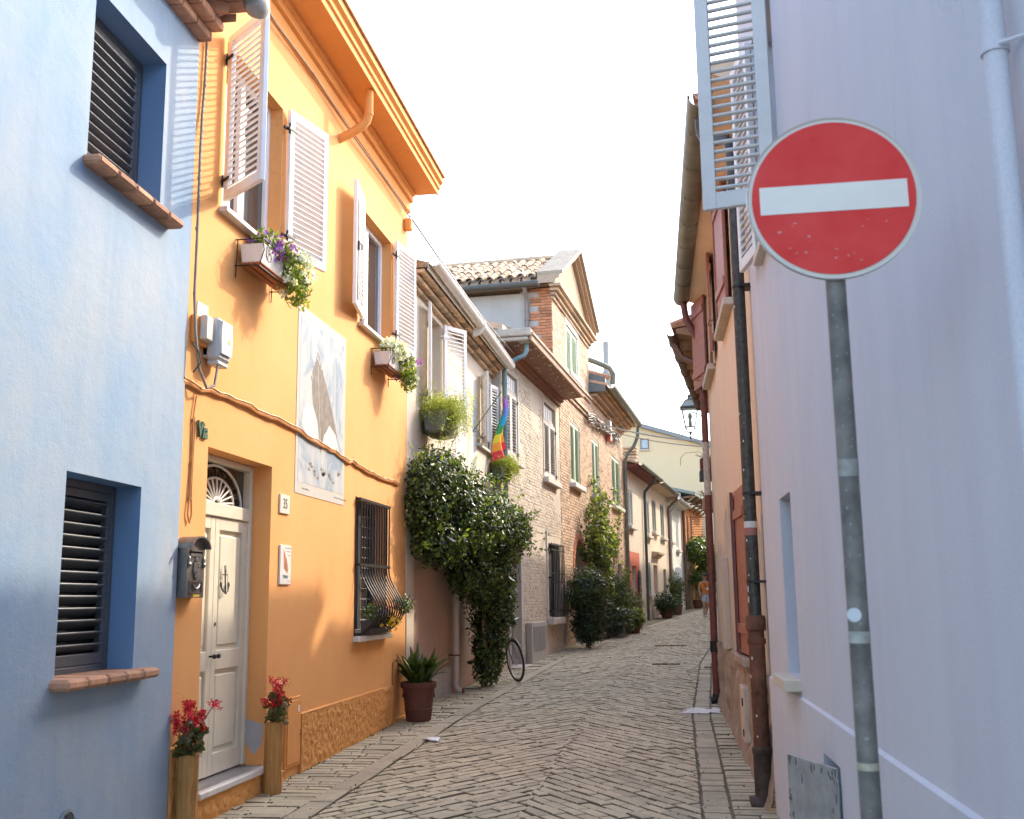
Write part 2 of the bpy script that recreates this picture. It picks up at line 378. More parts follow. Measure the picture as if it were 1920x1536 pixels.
M_LILAC = plaster('lilac_plaster', (.64, .635, .665), (.58, .58, .625), dirt=(.52, .50, .53), patch=.7, streak=.35, dirt_amt=.15, fine=.14, coarse=.12)
M_PEACH = plaster('peach_plaster', (.80, .61, .43), (.75, .56, .38), dirt=(.6, .45, .32), patch=.5, streak=.3, dirt_amt=.2, fine=.12, coarse=.12)
M_PEACH_WORN = plaster('peach_worn_base', (.42, .33, .26), (.30, .22, .16), dirt=(.15, .11, .08), patch=.9, streak=.5, dirt_amt=.6, fine=.7, coarse=.8, grain=40, pscale=2.5)
M_BEIGE = plaster('beige_plaster', (.66, .58, .45), (.58, .50, .38), dirt=(.4, .35, .28), patch=.5, streak=.3, dirt_amt=.2)
M_SAND = plaster('sand_plaster', (.74, .60, .45), (.69, .55, .40), dirt=(.5, .4, .3), patch=.4, streak=.2, dirt_amt=.15)
M_PALE = plaster('pale_plaster', (.70, .68, .60), (.62, .60, .52), dirt=(.42, .40, .34), patch=.4, streak=.3, dirt_amt=.2)
M_RED = plaster('red_plaster', (.55, .14, .08), (.47, .12, .07), patch=.4, streak=.2, dirt_amt=.15)
M_GABLE = plaster('gable_plaster', (.80, .58, .34), (.76, .54, .31), dirt=(.55, .42, .28), patch=.4, streak=.15, dirt_amt=.1)
M_FARWHITE = plaster('far_white_plaster', (.62, .66, .68), (.55, .6, .62), patch=.4)
M_FARYELLOW = plaster('far_yellow_plaster', (.78, .56, .22), (.70, .5, .2), patch=.4)
M_FARORANGE = plaster('far_orange_plaster', (.62, .26, .08), (.55, .22, .07), patch=.4)
M_BRICK = stone('bare_brick', (.52, .385, .265), var=.22, island=.30, tint=(.58, .37, .24), scale=20, bmp=.4)
M_BRICK_RED = stone('red_brick', (.48, .21, .11), var=.25, island=.35, scale=20, bmp=.4)
M_BRICK_PAINT = stone('painted_brick', (.53, .455, .345), var=.14, island=.16, scale=18, bmp=.5)
M_BRICK_WEATHERED = stone('weathered_brick', (.50, .36, .24), var=.2, island=.3, scale=18, bmp=.5)  # browner brick for verge, imposts, corbels and far eaves
M_MORTAR = plaster('mortar', (.50, .42, .33), (.42, .35, .27), fine=.6, coarse=.3)
M_TERRA = stone('terracotta', (.47, .25, .15), var=.25, island=.3, scale=12, bmp=.3)
M_COPPI = stone('old_roof_tile', (.50, .36, .23), var=.35, island=.45, tint=(.6, .34, .2), scale=9, bmp=.4)
M_PAVE = stone('paving_stone', (.475, .42, .285), var=.2, island=.2, tint=(.47, .39, .26), scale=22, bmp=.45, dirt=.35, rough=.8)
M_KERB = stone('kerb_stone', (.41, .36, .25), var=.2, island=.14, scale=10, bmp=.35, dirt=.3, rough=.8)
M_JOINT = plaster('joint_sand', (.16, .13, .085), (.21, .175, .12), dirt=(.05, .045, .035), patch=.8, fine=.8, coarse=.4)
M_EARTH = plaster('earth', (.20, .17, .13), (.16, .13, .1), fine=.5)
M_WHITE = plain('white_shutter_paint', (.80, .80, .80), .45, var=.04)
M_CREAMSH = plain('cream_shutter_paint', (.74, .71, .66), .5, var=.05)
M_GREYSH = plain('grey_shutter_paint', (.62, .60, .56), .45, var=.05)
M_DARKSH = plain('charcoal_shutter_paint', (.085, .092, .10), .4, var=.1)
M_DOOR = plain('cream_door_paint', (.72, .67, .53), .4, var=.04, bmp=.05)
M_MARBLE = plain('white_marble', (.66, .63, .58), .45, var=.14, scale=5, bmp=.1)
M_IRON = plain('black_iron', (.025, .024, .024), .5, metal=.4, var=.3)
M_RUST = plain('rusty_iron', (.16, .065, .035), .8, metal=.2, var=.4, bmp=.3)
M_GREYMETAL = plain('galvanised_metal', (.28, .30, .30), .45, metal=.6, var=.2)
M_ZINC = plain('aged_zinc', (.20, .205, .16), .5, metal=.35, var=.25, scale=4)
M_COPPER = plain('weathered_copper', (.17, .25, .25), .55, metal=.3, var=.3, scale=8)
M_BROWNMETAL = plain('brown_metal', (.16, .085, .055), .5, metal=.1, var=.25)
M_BROWNPAINT = plain('brown_eave_paint', (.20, .085, .045), .7, var=.2, scale=5)
M_PLASTICGREY = plain('grey_plastic', (.52, .53, .52), .4, var=.04)
M_GLASS = glassm('dark_glass')
M_DARK = plain('dark_interior', (.02, .018, .016), .9)
M_GREENSH = plain('green_shutter_paint', (.46, .58, .42), .5, var=.08)
M_SLATEBLUE = plain('slate_shutter_paint', (.22, .26, .28), .5, var=.1)
M_REDSH = plain('brick_red_shutter_paint', (.36, .14, .09), .55, var=.18, scale=14, bmp=.15)
M_WOOD = plain('weathered_wood', (.30, .19, .11), .75, var=.35, scale=7, bmp=.3)
M_LOG = woodm('debarked_log', (.42, .21, .065), (.20, .09, .03))
M_POT = stone('flowerpot_clay', (.135, .052, .034), var=.2, island=0, scale=7, bmp=.15, rough=.65)
M_SOIL = plain('soil', (.05, .035, .025), .95, bmp=.4)
M_CABLE = plain('grey_cable', (.20, .175, .15), .6, var=.15)
M_CABLE_O = plain('painted_cable', (.52, .22, .06), .6, var=.25)
M_STONE = stone('sill_stone', (.58, .53, .45), var=.12, island=.1, scale=9, bmp=.2)
M_SMOKEGREY = plain('smoky_grey', (.35, .34, .32), .7, var=.1)

# ================================================================ ground, road, paving
def sheet(name, rows, mat, kind='structure'):
    """rows: list of (y, xl, xr, z)"""
    mb = MB()
    for a, b in zip(rows, rows[1:]): mb.quad((a[1], a[0], a[3]), (a[2], a[0], a[3]), (b[2], b[0], b[3]), (b[1], b[0], b[3]))
    o = link(name, mb.mesh(name), mat); o['kind'] = kind; return o
sheet('ground', [(y, -900, 900, gz(y)-.10) for y in (-300, -30, 0, 9, 40, 75, 76, 1500)], M_EARTH)
ys = [-6]+[7+.5*i for i in range(140)]
road = sheet('road', [(y, -3.75+cx(y), .85+cx(y)+(2.5 if y > 17 else 0)*min(1, max(0, (y-17)/6)), gz(y)-.020) for y in ys], M_JOINT)
def clip(poly, nx, lim):
    """keep nx*x <= lim"""
    out = []
    for i, p in enumerate(poly):
        q = poly[(i+1) % len(poly)]; a, b = nx*p[0]-lim, nx*q[0]-lim
        if a <= 0: out.append(p)
        if a*b < 0: t = a/(a-b); out.append((p[0]+(q[0]-p[0])*t, p[1]+(q[1]-p[1])*t))
    return out
def area(p): return .5*abs(sum(p[i][0]*p[(i+1) % len(p)][1]-p[(i+1) % len(p)][0]*p[i][1] for i in range(len(p))))
def brick_mb(mb, poly, h=0.0, ch=.008, depth=.035, wob=.004):
    """one paving brick: chamfered top, sides down into the joint; follows the bend and the rise of the street"""
    n = len(poly); c = (sum(p[0] for p in poly)/n, sum(p[1] for p in poly)/n)
    tx, ty = random.gauss(0, wob*2.2), random.gauss(0, wob*2.2)
    def P(x, y, dz): return (x+cx(y), y, gz(y)+dz+(x-c[0])*tx+(y-c[1])*ty)
    def ins(p, k):
        d = math.hypot(p[0]-c[0], p[1]-c[1])+1e-6; f = max(0, 1-k/d); return (c[0]+(p[0]-c[0])*f, c[1]+(p[1]-c[1])*f)
    top = [P(*ins(p, ch*1.6), h) for p in poly]; mid = [P(*p, h-ch*.9) for p in poly]; bot = [P(*p, h-depth) for p in poly]
    mb.add(top+mid+bot, [tuple(range(n))]+[(i, (i+1) % n, (i+1) % n+n, i+n) for i in range(n)]+[(i+n, (i+1) % n+n, (i+1) % n+2*n, i+2*n) for i in range(n)])
XC, XL, XR = -1.22, -2.74, .10
bricks = []
th = R(36); WID = .118
for side in (1, -1):
    d = (side*math.sin(th), -math.cos(th)); nrm = (side*math.cos(th), math.sin(th))
    lim = XR if side == 1 else XL; run = abs(lim-XC)/math.sin(th)+.5
    y = 5.0; row = 0
    while y < 66:
        s = -random.uniform(.0, .3)-.1
        far = y > 30; dlt = (.018 if row % 2 else -.018); row += 1
        while s < run:
            L_ = random.uniform(.20, .34)
            j = random.uniform(.007, .011); w = WID/2-j*.75
            cxy = (XC+d[0]*(s+L_/2), y+d[1]*(s+L_/2)); poly = []
            for a, b in ((-1, -1), (1, -1), (1, 1), (-1, 1)):
                poly.append((cxy[0]+d[0]*a*(L_/2-j)+nrm[0]*b*w+random.gauss(0, .0035), cxy[1]+d[1]*a*(L_/2-j)+nrm[1]*b*w+random.gauss(0, .0035)))
            poly = clip(poly, side, side*lim)
            poly = clip(poly, -side, -side*(XC+dlt-side*.006)) if len(poly) > 2 else poly
            if len(poly) > 2 and area(poly) > .0012: bricks.append((poly, random.gauss(0, .003), 'c'))
            s += L_
        y += WID/math.sin(th)
# side strips: bricks laid across, between wall and kerb line
def strip(xa, xb, y0, y1, w0=.11, w1=.15, lmin=.3, lmax=.6, tag_='s'):
    y = y0
    while y < y1:
        w = random.uniform(w0, w1); x = xa-random.uniform(0, .2)
        while x < xb:
            L_ = random.uniform(lmin, lmax); a, b = max(x, xa)+.005, min(x+L_, xb)-.005
            if b-a > .06: bricks.append(([(a, y+.005), (b, y+.005+random.gauss(0, .003)), (b, y+w-.005), (a, y+w-.005)], random.gauss(-.002, .003), tag_))
            x += L_
        y += w
strip(-3.6, -2.96, 5.5, 30); strip(.335, .82, 5.5, 17, .085, .12, .25, .5); strip(.335, 2.6, 17, 48, .12, .16, .3, .6)
for xa, xb, l0, l1 in ((-2.95, -2.755, .45, .9), (.115, .32, .22, .34)):
    y = 5.5
    while y < 60:
        L_ = random.uniform(l0, l1); bricks.append(([(xa, y+.006), (xb, y+.006), (xb+random.gauss(0, .009), y+L_-.007), (xa+random.gauss(0, .009), y+L_-.007)], random.gauss(.001, .002), 'k')); y += L_
def seen(p):
    c = np.mean(np.array(p[0]), 0); return 7.0 < c[1]
order = [b for b in bricks if seen(b)]; order.sort(key=lambda b: float(np.mean([q[1] for q in b[0]])))
near, far_ = order[:560], order[560:]+[b for b in bricks if not seen(b)]
near_c = [b for b in near if b[2] != 'k'][:300]; near_k = [b for b in order if b[2] == 'k'][:60]
ids = set(map(id, near_c+near_k))
def pave(nm, mb, mt):
    me = mb.mesh(nm); me.materials.append(mt); me.materials.append(M_JOINT)
    nz = np.empty(len(me.polygons)*3); me.polygons.foreach_get('normal', nz); me.polygons.foreach_set('material_index', (nz.reshape(-1, 3)[:, 2] < .8).astype(np.int32)); return link(nm, me, None, road)
for b in near_c:
    mb = MB(); brick_mb(mb, b[0], b[1]); pave('paving_brick', mb, M_PAVE)
for b in near_k:
    mb = MB(); brick_mb(mb, b[0], b[1]); pave('kerb_slab', mb, M_KERB)
for nm, sel, mt in (('paving_bricks', lambda b: b[2] != 'k', M_PAVE), ('kerb_slabs', lambda b: b[2] == 'k', M_KERB)):
    mb = MB()
    for b in bricks:
        if id(b) not in ids and sel(b): brick_mb(mb, b[0], b[1])
    tag(pave(nm, mb, mt), kind='stuff')
# white paint spilt over the kerb, drain grates, litter
def flat_blob(cx_, cy_, rx, ry, n=26, seed=1, amp=.45):
    rng = random.Random(seed); out = []
    for k in range(n):
        a = 2*math.pi*k/n; f = 1+rng.uniform(-amp, amp); out.append((cx_+rx*f*math.cos(a), cy_+ry*f*math.sin(a)))
    return out
mp = plain('spilt_white_paint', (.62, .60, .55), .7, var=.15, scale=30)
for k, (x, y, rx, ry) in enumerate(((.27, 14.35, .24, .26), (.05, 14.2, .10, .12), (.42, 14.5, .10, .2), (.16, 14.6, .07, .10))):
    poly = flat_blob(x, y, rx, ry, seed=k+3)
    mb = MB(); c = len(poly); vs_ = [(px+cx(py), py, gz(py)+.0075) for px, py in poly]+[(x+cx(y), y, gz(y)+.010)]
    mb.add(vs_, [(i, (i+1) % c, c) for i in range(c)]); link('paint_stain', mb.mesh('paint_stain'), mp, road)
for x, y, w, l in ((-.55, 21.8, .55, .3), (.45, 21.0, .5, .35), (-.9, 27.5, .8, .35), (.75, 27.0, .5, .3)):
    T = Thing('drain_grate', 'rusty iron drain grate set in the paving', 'drain', None, (x+cx(y), y, gz(y)), 'drain grates in the road')
    mb = MB(); X = x+cx(y); z = gz(y)+.008
    for a, b, c, d in ((-w/2, w/2, -l/2, -l/2+.03), (-w/2, w/2, l/2-.03, l/2), (-w/2, -w/2+.03, -l/2, l/2), (w/2-.03, w/2, -l/2, l/2)): mb.box(X+a, X+b, y+c, y+d, z-.01, z+.004)
    T.part('frame', mb, M_RUST)
    for k in range(8):
        mb = MB(); xx = X-w/2+.05+k*(w-.1)/7; mb.box(xx-.012, xx+.012, y-l/2+.03, y+l/2-.03, z-.01, z+.002); T.part('bar', mb, M_RUST)
labs = ['rusty drain grate in the road centre before the painted brick house', 'rusty drain grate in the right kerb beyond the white paint spill', 'wide drain grate in the road beside the arched brick doorway', 'farthest small drain grate along the right kerb']
for o, l in zip([o for o in bpy.data.objects if o.name.startswith('drain_grate')], labs): o['label'] = l
mb = MB(); rng = random.Random(5); P = [(rng.gauss(-3.0, .05), rng.gauss(11.9, .09)) for _ in range(9)]
bm = bmesh.new()
for k in range(22): bm.verts.new((rng.gauss(-2.72, .045), rng.gauss(11.7, .07), gz(11.7)+.004+abs(rng.gauss(0, .018))))
bmesh.ops.convex_hull(bm, input=bm.verts); me = bpy.data.meshes.new('litter'); bm.to_mesh(me); bm.free()
tag(link('crumpled_wrapper', me, plain('wrapper_white', (.7, .7, .7), .5)), 'small crumpled white wrapper on the paving near the orange wall', 'litter')
# ================================================================ blue house
FB = frame_left(-3.225, -.035)          # facade passes (-3.47, 7.15)
T = Thing('blue_house', 'sky blue plastered house with charcoal louvred windows at the left edge', 'house', FB, (7.12, 0, gz(7)))
ops = [(5.60, 6.59, 4.19, 5.32, .27), (5.59, 6.52, 1.13, 2.30, .27)]
mb = wall_mesh(-1.0, 7.12, -.5, 5.78, ops); fr = MB()
nf = len(mb.f)-8
w_ = MB(); w_.v = mb.v; w_.f = mb.f[:nf]; body_box(w_, -1.0, 7.12, -.5, 5.9, 7.0)
T.part('wall', w_, M_BLUE)
for k in range(2):
    rv = MB(); [rv.quad(*[mb.v[i] for i in f]) for f in mb.f[nf+4*k:nf+4*k+4]]; T.part('window_reveal', rv, M_BLUE_REVEAL)
for (a, b, c, d, dp) in ops:
    f = MB(); e = .05
    for q in ((a, a+e, c, d), (b-e, b, c, d), (a+e, b-e, d-e, d), (a+e, b-e, c, c+e)): f.cbox(q[0]+.001, q[1]-.001, dp-.10, dp-.03, q[2]+.001, q[3]-.001, .004)
    fo = T.part('window', f, M_DARKSH)
    bk = MB(); bk.quad((a, dp, c), (b, dp, c), (b, dp, d), (a, dp, d)); T.part('dark_backing', bk, M_DARK, fo)
    leaf(T, (a+e+.002, dp-.075, c+e+.002), b-a-2*e-.004, d-c-2*e-.004, 0, M_DARKSH, 13, stile=.055, th=.045, tilt=-32, sd_=.085, slat_t=.014)
    # sill of terracotta tiles, each its own piece
    n = 5; s0, s1 = a-.05, b+.16
    for k in range(n):
        m = MB(); ua, ub = s0+(s1-s0)*k/n, s0+(s1-s0)*(k+1)/n
        m.cbox(ua+.002, ub-.002, -.115, .20, c-.050, c+.012, .018); o = T.part('sill_tile', m, M_TERRA)
# corbelled brick cornice, brick by brick, and roof
for row, (out, zb, zt) in enumerate(((.10, 5.78, 5.85), (.19, 5.853, 5.923), (.29, 5.926, 5.996), (.38, 6.0, 6.06))):
    u = 4.6+(.12 if row % 2 else 0)
    while u < 7.12:
        m = MB(); ub = min(u+.245, 7.13)
        if row == 2: m.prism([(u+.01, -.10), (ub-.01, -.10), ((u+ub)/2, -out)], zb, zt, 'z')
        else: m.cbox(u+.003, ub-.003, -out, .05, zb, zt, .008)
        T.part('cornice_brick', m, M_TERRA); u += .25
m = MB(); m.box(-1, 4.6, -.38, .05, 5.78, 6.06); m.prism([(-.5, 6.06), (-.5, 6.14), (7.0, 8.3), (7.0, 8.2)], -1.0, 7.12, 'x'); T.part('roof', m, M_COPPI)
for k in range(12):
    u = 4.4+k*.24; m = MB(); m.half_pipe((u, -.52, 6.15), (u, .2, 6.35), .085, 8, .012, a0=0, a1=180); T.part('roof_tile', m, M_COPPI)
# round end stone of the cornice
m = MB(); m.lathe([(.0, -.10), (.07, -.10), (.095, -.06), (.10, .02), (.07, .09), (0, .1)], (7.14, -.44, 6.07), 16, 'x'); T.part('cornice_end', m, M_SMOKEGREY, smooth=1)
# vent grille near the ground
m = MB(); m.lathe([(.0, 0), (.085, 0), (.085, -.012), (.07, -.016), (.07, -.008), (0, -.008)], (5.80, -.002, .34), 24, 'y'); vo = T.part('vent', m, plain('grey_green_plastic', (.20, .23, .24), .5))
for k in range(7):
    h = .055*math.sqrt(max(.05, 1-((k-3)/3.6)**2)); m = MB(); m.box(5.80-h, 5.80+h, -.022, -.012, .34+(k-3)*.017-.005, .34+(k-3)*.017+.004); T.part('vent_slat', m, plain('vent_dark', (.07, .08, .08), .5), vo)
# ================================================================ orange house
FO = frame_left(-3.5, 0.0)
T = Thing('orange_house', 'orange plastered house number 35 with white shutters and cream door', 'house', FO, (10.4, 0, gz(10)))
DO, W1, W2, GW = (7.6, 8.91, .20, 2.72, .265), (7.68, 8.94, 4.66, 6.10, .20), (11.45, 12.81, 4.69, 6.09, .20), (11.42, 12.64, 1.17, 2.69, .22)
ops = [DO, W1, W2, GW]
mb = wall_mesh(7.13, 13.63, -.4, 7.10, ops); body_box(mb, 7.13, 13.63, -.4, 7.1, 7)
T.part('wall', mb, M_ORANGE)
# eaves: soffit, fascia mouldings, cornice bands under the soffit, roof
m = MB(); m.box(6.6, 13.76, -.40, .0, 7.10, 7.16); T.part('soffit', m, M_ORANGE_TRIM)
m = MB(); m.prism([(-.405, 7.085), (-.405, 7.16), (-.43, 7.17), (-.43, 7.23), (-.47, 7.25), (-.47, 7.33), (-.38, 7.33), (-.38, 7.085)], 6.6, 13.78, 'x'); T.part('fascia', m, M_ORANGE_TRIM)
m = MB(); m.prism([(0, 6.80), (-.035, 6.81), (-.035, 6.95), (-.075, 6.96), (-.075, 7.04), (-.11, 7.06), (-.11, 7.099), (0, 7.099)], 7.135, 13.66, 'x'); T.part('cornice', m, M_ORANGE_TRIM)
m = MB(); m.prism([(-.50, 7.332), (-.50, 7.37), (7.2, 9.8), (7.2, 9.6)], 6.6, 13.80, 'x'); T.part('roof', m, M_TERRA)
m = MB(); rng = random.Random(2)
for k in range(60):
    u, o_ = rng.gauss(13.6, .12), -.45+rng.gauss(0, .03); m.tube([(u, o_, 7.36), (u+rng.gauss(0, .03), o_, 7.42), (u+rng.gauss(0, .07), o_+rng.gauss(0, .04), 7.37+rng.uniform(.08, .2))], .002, 4)
T.part('roof_weeds', m, plain('dry_weed', (.30, .22, .12), .8), kind='stuff')
# downspout elbow from soffit to wall
m = MB(); m.tube([(10.62, -.33, 7.10), (10.62, -.33, 6.82), (10.62, -.31, 6.74), (10.62, -.25, 6.68), (10.62, -.12, 6.60), (10.62, .01, 6.55)], .048, 14); T.part('downspout', m, M_ORANGE_TRIM, smooth=1)
m = MB(); m.tube([(10.62, -.33, 6.83), (10.62, -.33, 6.80)], .052, 14); m.tube([(10.62, -.20, 6.649), (10.62, -.175, 6.635)], .052, 14); T.part('pipe_joint', m, M_ORANGE_TRIM, smooth=1)
# roughcast plinth, left of the step, under it and along the wall
def rough_slab(u0, u1, z0, z1, y0=-.03):
    nx, nz = max(2, int((u1-u0)/.014)), max(2, int((z1-z0)/.014)); m = MB(); vs_ = []
    for i in range(nx+1):
        for j in range(nz+1):
            u, z = u0+(u1-u0)*i/nx, z0+(z1-z0)*j/nz; e = 0 if i in (0, nx) else 1
            dd = .010*mnoise.noise(Vector((u*15, z*15, 1)))+.024*abs(mnoise.noise(Vector((u*30, z*30, 7))))
            zz = z+(.012*mnoise.noise(Vector((u*4, 3, 3))) if j == nz else 0)
            vs_.append((u, y0+dd*e-.004*e, zz))
    m.add(vs_, [(i*(nz+1)+j, (i+1)*(nz+1)+j, (i+1)*(nz+1)+j+1, i*(nz+1)+j+1) for i in range(nx) for j in range(nz)])
    m.quad((u0, y0, z1), (u1, y0, z1), (u1, .0, z1+.01), (u0, .0, z1+.01)); m.quad((u0, y0, z0), (u0, 0, z0), (u0, 0, z1), (u0, y0, z1)); m.quad((u1, y0, z0), (u1, y0, z1), (u1, 0, z1), (u1, 0, z0))
    return m
T.part('plinth', rough_slab(9.74, 12.97, -.1, .53), M_ORANGE_ROUGH, smooth=60); T.part('plinth', rough_slab(7.14, 7.58, -.2, .56), M_ORANGE_ROUGH, smooth=60)
T.part('plinth', rough_slab(7.585, 8.90, -.2, .148, -.03), M_ORANGE_ROUGH, smooth=60); T.part('plinth', rough_slab(8.91, 9.34, -.1, .09), M_ORANGE_ROUGH, smooth=60); T.part('plinth', rough_slab(12.975, 13.63, -.1, .12), M_ORANGE_ROUGH, smooth=60)
m = MB(); m.cbox(7.57, 8.91, -.055, .255, .150, .20, .008); T.part('door_step', m, M_MARBLE)
# grey repair patch on the door jamb
m = MB(); m.add([(8.909, .01, .53), (8.909, .22, .59), (8.909, .17, .40), (8.909, .10, .28), (8.909, .03, .36)], [(0, 1, 2, 3, 4)]); T.part('plaster_patch', m, plain('bare_plaster', (.42, .42, .42), .9, bmp=.3))
# ---- door: two panelled leaves, frame, fanlight
a, b, c, d, dp = DO; y0 = dp-.03
m = MB()
for q in ((a+.001, a+.06, c+.01, d-.002), (b-.06, b-.001, c+.01, d-.002), (a+.06, b-.06, d-.05, d-.002), (a+.06, b-.06, 2.235, 2.345)): m.cbox(q[0], q[1], y0-.07, y0+.04, q[2], q[3], .006)
fo = T.part('door_frame', m, M_DOOR)
mid = (a+b)/2-.06; split = mid
for k, (ua, ub) in enumerate(((a+.062, split-.002), (split+.002, b-.062))):
    m = MB(); w = ub-ua; st = .085; za, zb = c+.015, 2.232
    zc = [za, za+.16, 1.02, 1.17, zb-.10, zb]
    m.cbox(ua, ua+st, y0-.05, y0, za, zb, .004); m.cbox(ub-st, ub, y0-.05, y0, za, zb, .004)
    for z0_, z1_ in ((zc[0], zc[1]), (zc[2], zc[3]), (zc[4], zc[5])): m.cbox(ua+st-.001, ub-st+.001, y0-.049, y0-.001, z0_, z1_, .004)
    do = T.part('door_leaf', m, M_DOOR)
    for z0_, z1_ in ((zc[1], zc[2]), (zc[3], zc[4])):
        m = MB(); m.box(ua+st-.005, ub-st+.005, y0-.022, y0-.012, z0_-.005, z1_+.005)
        m.cbox(ua+st+.035, ub-st-.035, y0-.040, y0-.018, z0_+.04, z1_-.04, .014); T.part('door_panel', m, M_DOOR, do)
    hx = split+(-.035 if k == 0 else .04); m = MB(); m.tube([(hx, y0-.05, 1.13), (hx, y0-.085, 1.13)], .008, 8); m.lathe([(0, -.03), (.014, -.028), (.02, -.012), (.014, 0), (0, .002)], (hx, y0-.082, 1.13), 12, 'y')
    T.part('door_knob', m, M_IRON, do, smooth=1)
m = MB(); m.lathe([(.0, 0), (.016, 0), (.016, -.006), (0, -.006)], (split+.05, y0-.05, 1.38), 12, 'y'); T.part('keyhole_plate', m, plain('aged_brass', (.4, .33, .2), .4, metal=.7), do)
m = MB(); m.lathe([(.0, -.006), (.006, -.006), (.006, -.009), (0, -.009)], (split+.05, y0-.05, 1.38), 8, 'y'); T.part('keyhole', m, M_DARK, do)
m = MB(); m.box(a+.05, b-.05, y0-.002, y0+.03, c, c+.06); T.part('door_sill_rail', m, M_DOOR, fo)
# fanlight: glass, half-round rays, outer scallops
ucen, zf = (a+b)/2, 2.346; rad = .5
m = MB(); m.quad((a+.06, y0+.0, 2.345), (b-.06, y0, 2.345), (b-.06, y0, d-.05), (a+.06, y0, d-.05)); T.part('fanlight_pane', m, glassm('fanlight_glass', (.05, .025, .012)), fo)
arc = lambda r_, n=28, s=1: [(ucen+r_*math.cos(math.pi*k/n), y0-.02, zf+r_*.62*math.sin(math.pi*k/n)) for k in range(n+1)]
for r_, t_ in ((.50, .011), (.34, .010), (.07, .016)): m = MB(); m.tube(arc(r_), t_, 8); T.part('fanlight_arc', m, M_CREAMSH, fo, smooth=1)
for k in range(11):
    t = math.pi*(k+.5)/11; m = MB(); m.tube([(ucen+.07*math.cos(t), y0-.02, zf+.07*.62*math.sin(t)), (ucen+.33*math.cos(t), y0-.02, zf+.33*.62*math.sin(t))], .008, 6); T.part('fanlight_ray', m, M_CREAMSH, fo, smooth=1)
for k in range(9):
    t = math.pi*(k+.5)/9; t0, t1 = t-.12, t+.12; m = MB(); m.tube([(ucen+.34*math.cos(t0), y0-.015, zf+.34*.62*math.sin(t0)), (ucen+.44*math.cos(t0), y0-.015, zf+.44*.62*math.sin(t0)), (ucen+.49*math.cos(t), y0-.015, zf+.49*.62*math.sin(t)), (ucen+.44*math.cos(t1), y0-.015, zf+.44*.62*math.sin(t1)), (ucen+.34*math.cos(t1), y0-.015, zf+.34*.62*math.sin(t1))], .006, 6)
    T.part('fanlight_scallop', m, M_IRON, fo, smooth=1)
# ---- upper windows: casement, pane, curtain, sill, shutters
def casement(a, b, c, d, dp, glass=M_GLASS, mat=M_WHITE, curtain=True):
    y1 = dp-.03; m = MB(); e = .06
    for q in ((a+.001, a+e, c+.001, d-.001), (b-e, b-.001, c+.001, d-.001), (a+e, b-e, d-e, d-.001), (a+e, b-e, c+.001, c+e), ((a+b)/2-.05, (a+b)/2+.05, c+e, d-e)): m.cbox(q[0], q[1], y1-.05, y1+.02, q[2], q[3], .005)
    w = T.part('window', m, mat)
    for q in ((a+e, (a+b)/2-.05), ((a+b)/2+.05, b-e)):
        g = MB(); g.box(q[0], q[1], y1-.012, y1-.006, c+e, d-e); T.part('pane', g, glass, w)
    if curtain:
        g = MB(); n = 40; vs_ = []
        for k in range(n+1):
            u = a+e+(b-a-2*e)*k/n; yy = y1+.03+.012*math.sin(k*1.7); vs_ += [(u, yy, c+e), (u, yy, d-e)]
        g.add(vs_, [(2*k, 2*k+2, 2*k+3, 2*k+1) for k in range(n)]); T.part('curtain', g, plain('linen_curtain', (.45, .38, .30), .9), w)
    g = MB(); g.quad((a, y1+.10, c), (b, y1+.10, c), (b, y1+.10, d), (a, y1+.10, d)); T.part('dark_backing', g, M_DARK, w)
    return w
casement(*W1); casement(*W2)
for w in (W1, W2): m = MB(); m.cbox(w[0]-.05, w[1]+.05, -.07, .16, w[2]-.05, w[2]-.002, .008); T.part('window_sill', m, M_MARBLE)
lf = leaf(T, (7.66, -.035, 4.70), .60, 1.42, 180-51, M_WHITE, 24, tilt=30, sd_=.045)
strap_hinges(T, lf, 1.42, M_IRON)
lf = leaf(T, (8.99, -.045, 4.70), .63, 1.42, 15, M_WHITE, 24, tilt=-35); strap_hinges(T, lf, 1.42, M_IRON)
lf = leaf(T, (11.42, -.045, 4.72), .66, 1.42, 180-9, M_WHITE, 24, tilt=-35); strap_hinges(T, lf, 1.42, M_IRON)
m = MB(); m.tube([(.60, .025, .05), (.60, .025, 1.36)], .006, 6); m.box(.585, .615, .02, .045, .62, .72); m.tube([(.60, .04, .70), (.54, .06, .70), (.53, .06, .64)], .008, 6); link('espagnolette', m.mesh('espagnolette'), M_IRON, lf)
lf = leaf(T, (12.86, -.045, 4.72), .66, 1.42, 8, M_WHITE, 24, tilt=-35); strap_hinges(T, lf, 1.42, M_IRON)
# ---- ground-floor grille window with bellied bars
a, b, c, d, dp = GW
w = casement(a, b, c, d, dp, mat=M_DARKSH, curtain=False)
m = MB(); m.box(a+.06, b-.06, dp-.024, dp-.016, c+.7, d-.06); T.part('blind', m, plain('white_blind', (.62, .60, .55), .8), w)
for k in range(6): m = MB(); u = a+.1+k*.23; m.box(u-.006, u+.006, dp-.05, dp-.043, c+.06, d-.06); T.part('glazing_bar', m, M_SMOKEGREY, w)
for k in range(11): m = MB(); z = c+.16+k*.12; m.box(a+.06, b-.06, dp-.052, dp-.045, z-.005, z+.005); T.part('glazing_bar', m, M_SMOKEGREY, w)
m = MB(); m.cbox(a-.05, b+.05, -.085, .18, c-.06, c-.002, .008); T.part('window_sill', m, M_MARBLE)
m = MB()
for z in (c+.02, 1.94, d-.03): m.box(a-.02, b+.02, -.062, -.050, z-.016, z+.016); m.box(a-.02, a-.008, -.052, .01, z-.016, z+.016); m.box(b+.008, b+.02, -.052, .01, z-.016, z+.016)
